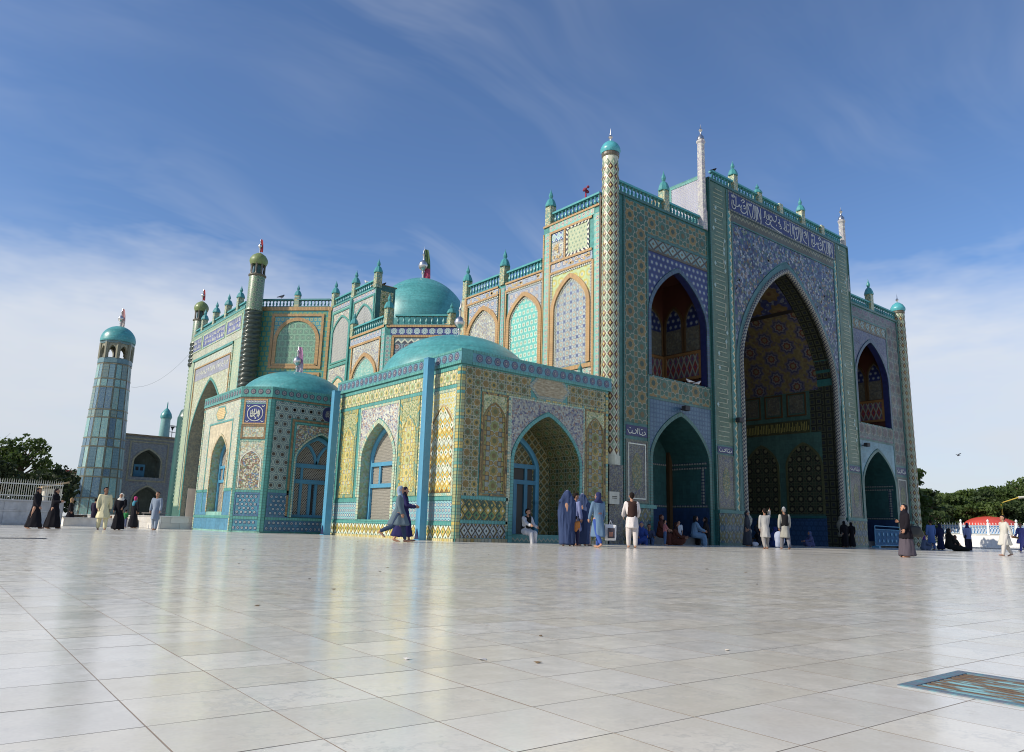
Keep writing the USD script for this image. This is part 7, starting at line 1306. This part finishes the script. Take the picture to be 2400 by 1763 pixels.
SITC = dict(hf=(1.50, 1.42), kf=(1.45, 1.35), sf=(.45, .55), ef=(.7, .6), lean=.12, seat=.42); SITF = dict(hf=(1.9, 1.75), kf=(2.25, 2.1), sf=(.6, .6), ef=(.8, .7), lean=.22, seat=.02); SITL = dict(hf=(1.50, 1.38), kf=(.25, .3), sf=(.5, .4), ef=(.5, .6), lean=.1, seat=.03)
RIGHT, LEFT, TOCAM, AWAY = math.radians(-38.8), math.radians(141.2), math.radians(-128.8), math.radians(51.2)
HAIR = (.014, .010, .009); DSK = (.24, .125, .08)
person('woman in long black coat and black scarf striding right, leftmost walker', (4.19, 33.78), 1.53, RIGHT, dict(hf=(.26, -.20), kf=(.05, .2), sf=(-.3, .3), ef=(.3, .4)), d_abaya(spread=.16))
person('woman in flaring black abaya with one arm bent, second walker from the left', (4.92, 34.67), 1.55, RIGHT, dict(BENT, hf=(.2, -.15), kf=(.05, .15)), d_abaya(spread=.22))
person('girl in black dress with long tan headscarf before the white step', (7.47, 47.23), 1.46, RIGHT+.4, STAND, d_abaya((.012, .012, .016), (.30, .20, .11), hem=.12, spread=.27))
person('person in dark short-sleeved top half hidden behind the man in cream', (9.57, 52.4), 1.6, AWAY, STAND, d_kameez((.025, .02, .04), (.02, .02, .03), hem=.30), hair=HAIR)
person('stout man in cream tunic and baggy cream trousers walking barefoot', (6.54, 34.04), 1.68, TOCAM+.6, dict(hf=(.22, -.16), kf=(.08, .2), sf=(-.08, .06), ef=(.2, .2), ab=(.2, .2)), d_kameez((.60, .56, .36), spread=.22), DSK, turn=.5, hair=HAIR)
person('woman in black with a large white headscarf beside the man in cream', (7.30, 34.85), 1.48, TOCAM+.2, dict(STAND, ef=(.9, .5), sf=(.2, .1)), lambda J, P: [('robe', torso(J, .16)+sleeves(J, .08, .07)+skirt(J, .05, .26), BLK, dict(fold=.022)), ('headscarf', scarf(J, P, .9, 1.08), (.66, .64, .58), dict(fold=.012))])
person('small child sitting in bright patterned clothes between the cream man and the white scarf', (10.5, 52.1), .62, TOCAM, dict(SITF), d_seated((.30, .16, .14), (.5, .4, .3)))
person('woman in black coat with magenta headscarf seen from behind', (9.62, 42.64), 1.58, AWAY-.3, STAND, lambda J, P: [('coat', torso(J, .155)+sleeves(J, .075, .06)+skirt(J, .06, .22), (.014, .014, .018), dict(fold=.016)), ('shawl', [hull((J['neck'], .10), (J['chest']+V3(-.08, 0, -.02), .11), (J['chest']+V3(.0, .06, .06), .13))], (.06, .22, .30), dict(fold=.012)), ('headscarf', [hull((P(-.03, 0, .03), .110), (P(-.02, 0, .06), .085)), hull((P(-.05, 0, -.05), .08), (P(-.05, 0, -.12), .06))], (.38, .05, .16), dict(fold=.006))])
person('child in green standing against the woman with the magenta scarf', (9.4, 43.4), .90, AWAY, STAND, d_shirt((.04, .20, .07), (.10, .12, .2)), hair=HAIR)
person('young man in grey blue tunic and trousers walking barefoot toward the camera', (9.01, 36.05), 1.66, TOCAM, dict(hf=(.16, -.14), kf=(.05, .25), sf=(.1, -.05), ef=(.2, .25), ab=(.22, .22)), d_kameez((.22, .27, .34), spread=.14), hair=HAIR)
person('man in white with a black waistcoat sitting on the tiled porch bench', (18.62, 22.06), .98, RIGHT-.9, dict(hf=(1.45, 1.45), kf=(1.45, 1.25), sf=(.45, .75), ef=(.75, .55), lean=.15, seat=.33), d_kameez((.55, .55, .56), vest=(.015, .016, .014)), turn=.35, hair=HAIR, beard=True)
person('girl in grey blue scarf and speckled tunic striding past the pavilion window', (12.33, 20.78), 1.74, RIGHT, dict(hf=(.30, -.42), kf=(.08, .75), sf=(-.12, .05), ef=(.25, .3)), d_tunic((.10, .14, .17), (.035, .055, .10), (.22, .30, .40), hem=.52))
person('woman in long navy dress and scarf walking just beyond the girl in the speckled tunic', (12.90, 21.45), 1.75, RIGHT, dict(hf=(.26, -.20), kf=(.05, .22), sf=(.3, .45), ef=(1.2, 1.0)), d_abaya((.022, .022, .085), (.012, .012, .028), hem=.16, spread=.14))
person('woman in blue pleated burqa, left of the pair with their backs turned', (17.5, 18.61), 1.78, AWAY, dict(STAND, ab=(0, 0), ef=(.1, .1)), d_burqa((.036, .056, .125), (.12, .14, .23)))
person('woman in blue pleated burqa, right of the pair beside the toddler', (18.93, 19.35), 1.76, AWAY-.3, dict(STAND, ab=(0, 0), ef=(.1, .1)), d_burqa((.040, .062, .135), (.17, .17, .25)))
person('dark-haired man looking down between the two blue burqas', (18.45, 19.2), 1.78, AWAY-.9, STAND, d_kameez((.16, .19, .34), (.04, .05, .09)), DSK, turn=-.4, tilt=-.4, hair=HAIR)
person('small child in orange top and navy trousers between the burqas', (17.75, 18.45), .98, AWAY, STAND, d_shirt((.42, .17, .05), (.02, .02, .05)), hair=HAIR)
person('toddler in white sun hat and pale clothes by the right burqa', (19.37, 19.45), .88, TOCAM+1.2, STAND, d_shirt((.46, .36, .36), (.44, .38, .42), (.52, .48, .46)))
girl = person('girl in belted denim dress and navy headscarf with a bag', (17.24, 16.92), 1.71, AWAY+.5, dict(hf=(-.22, .22), kf=(.35, .05), sf=(.15, .12), ef=(.3, .1), ab=(.2, .3)), d_tunic((.11, .18, .27), (.04, .08, .28), (.025, .03, .09), hem=.34, sash=(.24, .14, .14)), turn=.4)
bg = thing('carrier_bag', 'white shopping bag with dark print in the hand of the girl in denim', 'bag', (17.60, 16.72, .26), RIGHT)
bgm = cloth_mesh([hull((V3(-.15, 0, .0), .03), (V3(.15, 0, .0), .03), (V3(-.16, 0, .46), .02), (V3(.17, 0, .44), .02), (V3(0, .05, .2), .04), (V3(0, -.05, .2), .04))], .05, .010, (9, 9, 9)); put(bg, 'sack', bgm, CLOTH, tint=(.70, .70, .70), smooth=60)
put(bg, 'print', bx(-.10, .12, -.105, -.090, .05, .36), PAINT, tint=(.035, .03, .045)); put(bg, 'picture', bx(-.06, .06, -.108, -.1055, .10, .24), PAINT, tint=(.30, .13, .09)); put(bg, 'handle', cat([rod((-.05, 0, .44), (0, 0, .60), .010), rod((.07, 0, .44), (0, 0, .60), .010)]), CLOTH, tint=(.7, .7, .7))
person('man in dark brown waistcoat over white tunic standing with his back to the camera', (19.4, 17.44), 1.81, AWAY, dict(hf=(.02, -.02), kf=(0, 0), sf=(.35, .35), ef=(.5, .5), ab=(.22, .22)), d_kameez((.60, .56, .54), (.56, .52, .50), vest=(.040, .022, .018), hem=.62), hair=HAIR)
person('person in bright blue sitting on the floor behind the man in the waistcoat', (25.15, 22.1), .98, TOCAM, SITF, d_seated((.03, .06, .22), (.03, .06, .22)))
person('dark-haired boy in navy sitting on the ground beside the toddler in pink', (25.6, 22.05), .90, TOCAM, SITF, lambda J, P: d_shirt((.05, .06, .10), (.05, .09, .17))(J, P), DSK, hair=HAIR)
person('toddler in pink shirt and jeans standing with one arm in the sun', (25.9, 21.4), 1.06, RIGHT, dict(STAND, sf=(.3, .5), ef=(.8, .6)), d_shirt((.40, .15, .15), (.07, .12, .22)), hair=HAIR)
person('woman in dark red shawl sitting at the left end of the niche bench', (26.95, 22.55), 1.0, RIGHT-.6, dict(SITC, seat=.36), d_seated((.075, .025, .018), (.05, .018, .016)), DSK)
person('woman in brown and dark red sitting low beside the girl in white', (27.4, 22.15), 1.02, RIGHT-.4, SITF, d_seated((.085, .03, .02), (.03, .015, .014)), DSK)
person('small girl in white T-shirt and pale trousers standing before the niche', (27.55, 21.95), 1.06, TOCAM, dict(STAND, ab=(.2, .2)), d_shirt((.40, .44, .48), (.26, .28, .34)), hair=HAIR)
person('woman in sky blue robe and black scarf sitting on the niche bench', (29.5, 22.62), 1.02, RIGHT, dict(SITC, seat=.37), d_seated((.15, .25, .36), (.012, .012, .014)))
person('woman all in black sitting at the right end of the niche bench facing left', (30.35, 22.5), .98, LEFT-.4, dict(SITC, seat=.37), d_seated((.016, .014, .014), (.012, .010, .010)))
bk_ = thing('cloth_bundle', 'dark cloth bundle lying on the bench left of the woman in sky blue', 'bundle', (28.55, 23.4, .36)); put(bk_, 'bundle', cloth_mesh([hull((V3(-.3, 0, .12), .13), (V3(.3, .05, .12), .14), (V3(0, 0, .24), .12))], .07, .03, (7, 7, 7)), CLOTH, tint=(.012, .011, .012), smooth=60)
person('tall figure in dark grey cloak standing at the left pier of the great arch', (32.6, 21.8), 1.66, RIGHT-.5, STAND, d_abaya((.045, .05, .06), (.03, .035, .042)))
sb = thing('white_bag', 'crumpled white bag on the floor by the figure in the grey cloak', 'bag', (32.75, 21.45, 0)); put(sb, 'sack', cloth_mesh([hull((V3(-.12, 0, .12), .11), (V3(.05, 0, .08), .08)), hull((V3(.15, .05, .12), .11), (V3(.05, 0, .08), .07))], .05, .02, (11, 11, 11)), CLOTH, tint=(.50, .50, .54), smooth=60)
person('person in olive scarf sitting inside the great arch against the left wall', (37.65, 24.45), 1.0, TOCAM, dict(SITC, seat=.40), d_seated((.03, .03, .035), (.12, .10, .05)), DSK); put(thing('porch_stool', 'low dark stool under the person in the olive scarf', 'stool', (37.6, 24.5, 0)), 'seat', cat([bx(-.3, .3, -.25, .25, .32, .40), bx(-.28, -.2, -.22, -.15, 0, .32), bx(.2, .28, -.22, -.15, 0, .32), bx(-.28, -.2, .15, .22, 0, .32), bx(.2, .28, .15, .22, 0, .32)]), m_brown)
person('man in white tunic and trousers shading his eyes before the great arch', (27.57, 17.6), 1.60, AWAY, dict(hf=(-.14, .16), kf=(.2, .05), sf=(.05, 1.9), ef=(.15, 2.0), ab=(.12, .35)), d_kameez((.34, .34, .33), (.26, .25, .24), hem=.50), DSK, hair=HAIR)
person('man in black waistcoat and white cap walking toward the great arch', (29.01, 17.6), 1.69, AWAY, dict(hf=(.20, -.16), kf=(.06, .25), sf=(-.1, .15), ef=(.2, .2), ab=(.2, .2)), d_kameez((.30, .30, .27), (.17, .17, .19), vest=(.013, .013, .015), cap=(.32, .33, .36)), DSK, hair=(.2, .2, .2))
person('person in dark blue with a pale bundle sitting between the two standing men', (33.5, 20.8), .98, AWAY, SITF, d_seated((.02, .035, .13), (.02, .03, .12)))
wbn = thing('white_bundle', 'pale blue white cloth bundle between the two men before the arch', 'bundle', (31.3, 19.3, 0)); put(wbn, 'bundle', cloth_mesh([hull((V3(0, 0, .55), .20), (V3(.1, 0, .35), .22), (V3(-.1, 0, .12), .12))], .07, .03, (8, 8, 8)), CLOTH, tint=(.34, .38, .50), smooth=60)
person('woman in violet blue sitting at the foot of the blue dado in the arch', (39.8, 22.5), .86, LEFT, SITF, d_seated((.07, .08, .17), (.08, .10, .20)), DSK)
person('person in black standing hunched at the right pier, left of a pair', (42.9, 22.2), 1.48, AWAY, dict(STAND, lean=.15), d_abaya((.008, .008, .010), (.008, .008, .010)))
person('person in black standing hunched at the right pier, right of a pair', (43.6, 22.15), 1.42, AWAY-.2, dict(STAND, lean=.1), d_abaya((.008, .008, .010), (.008, .008, .010)))
woman = person('woman in black coat and scarf over a long grey skirt gazing up at the left', (23.78, 10.41), 1.55, LEFT, dict(hf=(.02, -.02), kf=(0, 0), sf=(.12, -.5), ef=(.35, 2.1), ab=(.16, .1)), lambda J, P: [('coat', torso(J, .16)+sleeves(J, .075, .062, .9)+skirt(J, .62, .19), (.012, .010, .014), dict(fold=.014)), ('skirt', skirt(J, .06, .23), (.085, .072, .088), dict(fold=.028, freq=(22, 22, 1.2), refine=.05)), ('headscarf', scarf(J, P, .7, 1.08), (.010, .009, .014), dict(fold=.010))], (.46, .24, .15), tilt=.25)
hb = thing('handbag', 'large soft black leather handbag on the arm of the woman in the grey skirt', 'handbag', (24.0, 10.22, .62), RIGHT); put(hb, 'bag', cloth_mesh([hull((V3(-.16, 0, .06), .08), (V3(.18, 0, .05), .08), (V3(.12, 0, .26), .05), (V3(-.12, 0, .28), .05))], .05, .012, (8, 8, 8)), M('black_leather', tinted(.35, .2, 8.0)), tint=(.018, .020, .018), smooth=60); put(hb, 'strap', cat([rod((-.1, 0, .3), (-.05, 0, .62), .014), rod((.1, 0, .3), (-.05, 0, .62), .014)]), M('black_leather', None), tint=(.015, .015, .014))
person('child in grey with a violet headscarf sitting beyond the handbag', (45.2, 18.9), .82, RIGHT, SITF, d_seated((.10, .13, .20), (.08, .04, .22)))
person('man in mid blue tunic and trousers standing with his back turned by the railing', (46.4, 18.9), 1.66, AWAY, dict(STAND, ab=(.2, .2), hf=(.05, -.06)), d_kameez((.09, .16, .36), hem=.40), DSK, hair=HAIR)
person('figure in dark navy standing half behind the man in mid blue', (48.6, 19.3), 1.5, AWAY, STAND, d_abaya((.012, .018, .055), (.012, .016, .05)))
person('woman in black sitting with her cloak spread on the floor', (45.6, 17.7), 1.12, RIGHT, dict(SITL, seat=.12), d_seated((.012, .013, .012), (.012, .012, .012)))
person('small child in dark green with a brown cap beside the seated woman in black', (46.4, 17.7), .86, RIGHT, SITL, d_seated((.018, .022, .014), (.10, .05, .04)))
person('person in pale blue top over dark trousers standing before the white wall', (53.0, 19.4), 1.66, AWAY, STAND, lambda J, P: [('top', torso(J, .16)+sleeves(J, .07, .055)+skirt(J, .72, .17), (.22, .25, .44), dict(fold=.012)), ('trousers', trousers(J, .125, .11, .98), (.035, .03, .05), dict(fold=.016)), ('headscarf', scarf(J, P, .3, 1.0), (.035, .02, .08), dict(fold=.008))])
person('man in white tunic and trousers walking left with hands behind his back', (34.43, 11.27), 1.60, LEFT, dict(hf=(.28, -.24), kf=(.08, .30), sf=(-.45, -.45), ef=(.2, .2)), d_kameez((.52, .51, .46), (.50, .48, .45), hem=.46), hair=HAIR)
sh_ = thing('sandals', 'brown leather sandals held behind the back of the man in white', 'sandals', (34.75, 11.02, .72), LEFT); put(sh_, 'sole', cloth_mesh([hull((V3(-.14, 0, 0), .035), (V3(.08, 0, .03), .04))], .05, .004), CLOTH, tint=(.14, .09, .05), smooth=60); put(sh_, 'strap', cloth_mesh([hull((V3(-.05, 0, .03), .04), (V3(.02, 0, .05), .035))], .05, .004), CLOTH, tint=(.20, .10, .06), smooth=60)
person('man in violet blue cut by the right edge of the photo', (53.5, 16.6), 1.78, LEFT+.3, WALK, d_kameez((.12, .12, .34), (.16, .15, .38)), DSK, hair=HAIR)

# ------------------------------------------------------------------ birds and small things
def bird(label, loc, face, tint, s=1.0, fly=False):
    b = thing('pigeon', label, 'bird', loc, face, scale=s); hs = [hull((V3(-.10, 0, .10), .035), (V3(.02, 0, .11), .065)), hull((V3(.02, 0, .11), .062), (V3(.09, 0, .17), .030)), hull((V3(.09, 0, .18), .030), (V3(.10, 0, .185), .028)), hull((V3(-.10, 0, .10), .030), (V3(-.22, .02, .07), .010), (V3(-.22, -.02, .07), .010))]
    put(b, 'body', cloth_mesh(hs, .03, .002), CLOTH, tint=tint, smooth=60); put(b, 'beak', rod((.125, 0, .185), (.155, 0, .18), .008, .002, 5), PAINT, tint=(.25, .15, .06)); put(b, 'legs', cat([rod((.0, q, 0), (.0, q, .07), .006, .006, 5) for q in (.025, -.025)]), PAINT, tint=(.35, .12, .10))
    if fly:
        for q in (1, -1): put(b, 'wing', tm([(.05, q*.05, .13), (-.06, q*.05, .13), (-.08, q*.42, .26), (.0, q*.40, .27), (.05, q*.2, .22)], [(0, 1, 2), (0, 2, 3), (0, 3, 4)]), CLOTH, tint=tint)
    else:
        for q in (1, -1): put(b, 'wing', cloth_mesh([hull((V3(.03, q*.055, .125), .022), (V3(-.16, q*.03, .09), .010))], .03, .001), CLOTH, tint=tint, smooth=60)
bird('white pigeon on the balcony ledge of the left wing, rightmost', (30.35, 22.86, 7.80), RIGHT, (.62, .62, .62), 1.2); bird('white pigeon on the balcony ledge of the left wing, left one', (29.65, 22.86, 7.80), LEFT, (.62, .62, .62), 1.2); bird('white pigeon perched inside the balcony below the painted parapet', (29.2, 23.6, 7.78), RIGHT, (.55, .55, .55), 1.1)
bird('dark pigeon on the portal balustrade near its left corner', (32.2, 22.86, 20.02), RIGHT, (.02, .02, .022), 1.1); bird('white pigeon on the rail of the upper side wall', (22.04, 43.0, 16.06), LEFT, (.65, .65, .65), 1.3); bird('dark pigeon on the coping of the return wall beside the dome', (22.6, 41.75, 15.72), RIGHT, (.02, .02, .022), 1.4)
bird('grey pigeon on the rail left of the green ring panel', (19.2, 50.3, 16.08), RIGHT, (.12, .12, .14), 1.5); bird('dark bird flying in the sky right of the portal', (75.0, 27.66, 8.15), LEFT, (.05, .05, .06), 1.0, True)
rs_ = random.Random(17)
lit = thing('litter', 'scraps of white paper and dry leaves scattered on the marble', 'litter', kind='stuff'); L = []
for k in range(46):
    d, a = rs_.uniform(2.5, 26), math.radians(rs_.uniform(8, 70)); x, y = d*math.sin(a), d*math.cos(a)
    if y > 22 and x > 15: continue
    s_ = rs_.uniform(.006, .016)*(1+d*.10); q = rs_.uniform(0, 3.1); L.append(tm([(x+s_*math.cos(q+i*1.57), y+s_*math.sin(q+i*1.57), .0015+(.004*(i % 2))) for i in range(4)]+[(x, y, .007)], [(0, 1, 4), (1, 2, 4), (2, 3, 4), (3, 0, 4), (0, 2, 1), (0, 3, 2)]))
put(lit, 'scraps', cat(L), CLOTH, tint=np.vstack([np.tile(rs_.choice([(.62, .60, .56), (.20, .14, .08), (.5, .45, .38), (.08, .06, .05)]), (6, 1)) for _ in L]))
sgn = thing('wall_sign', 'small pale notice board fixed between the pavilion and the corner pedestal', 'sign', (23.72, 22.33, 1.92)); put(sgn, 'board', bx(-.30, .30, -.03, .03, -.26, .26), PAINT, tint=(.46, .46, .38)); put(sgn, 'text_lines', cat([bx(-.15, .15, -.036, -.031, z, z+.035) for z in (-.03, .04)]), PAINT, tint=(.08, .08, .07))
fw_ = thing('rooftop_flowers', 'bunch of red artificial flowers tied to the flank rail by the corner column', 'flowers', (24.4, 24.9, 16.7)); put(fw_, 'stems', rod((0, 0, 0), (0, 0, .45), .05, .03), CLOTH, tint=(.35, .04, .08)); put(fw_, 'blooms', cat([trimesh.creation.icosphere(1, .075).apply_translation((rs_.uniform(-.14, .14), rs_.uniform(-.2, .2), rs_.uniform(.34, .58))) for _ in range(9)]), CLOTH, tint=(.24, .05, .08))
for i, (x, z, lab) in enumerate(((30.9, 6.35, 'left pier of the great arch'), (46.9, 6.3, 'right pier of the great arch'), (28.9, 6.42, 'crown of the left niche'))):
    fl_ = thing('floodlight', 'small black floodlight fixed at the '+lab, 'floodlight', (x if i != 0 else 33.3, 22.55, z)); put(fl_, 'housing', bx(-.18, .18, -.18, .06, -.10, .12), DARKM); put(fl_, 'bracket', bx(-.03, .03, .05, .25, -.03, .03), DARKM)
goods = thing('goods_table', 'low table of small goods on the marble plinth edge', 'table', (10.75, 43.6, .65)); put(goods, 'tabletop', bx(-.25, .4, -1.2, 1.3, .12, .15), STONE, tint=(.22, .21, .20)); put(goods, 'leg', bx(-.2, -.15, -1.1, -1.05, 0, .12), STONE, tint=(.2, .2, .2)); put(goods, 'leg', bx(-.2, -.15, 1.15, 1.2, 0, .12), STONE, tint=(.2, .2, .2))
for k, (nm, t) in enumerate((('white', (.6, .6, .6)), ('tan', (.45, .36, .24)), ('blue', (.12, .18, .34)), ('dark grey', (.10, .10, .11)))): gd = thing('packet', nm+' packet on the low goods table by the marble plinth', 'packet', (10.85, 42.8+k*.5, .80), k*.7); put(gd, 'box', bx(-.10, .10, -.07, .07, 0, .07+.03*k), PAINT, tint=t); put(gd, 'lid', bx(-.102, .102, -.072, .072, .07+.03*k, .085+.03*k), PAINT, tint=np.array(t)*.8)

flush_pieces()
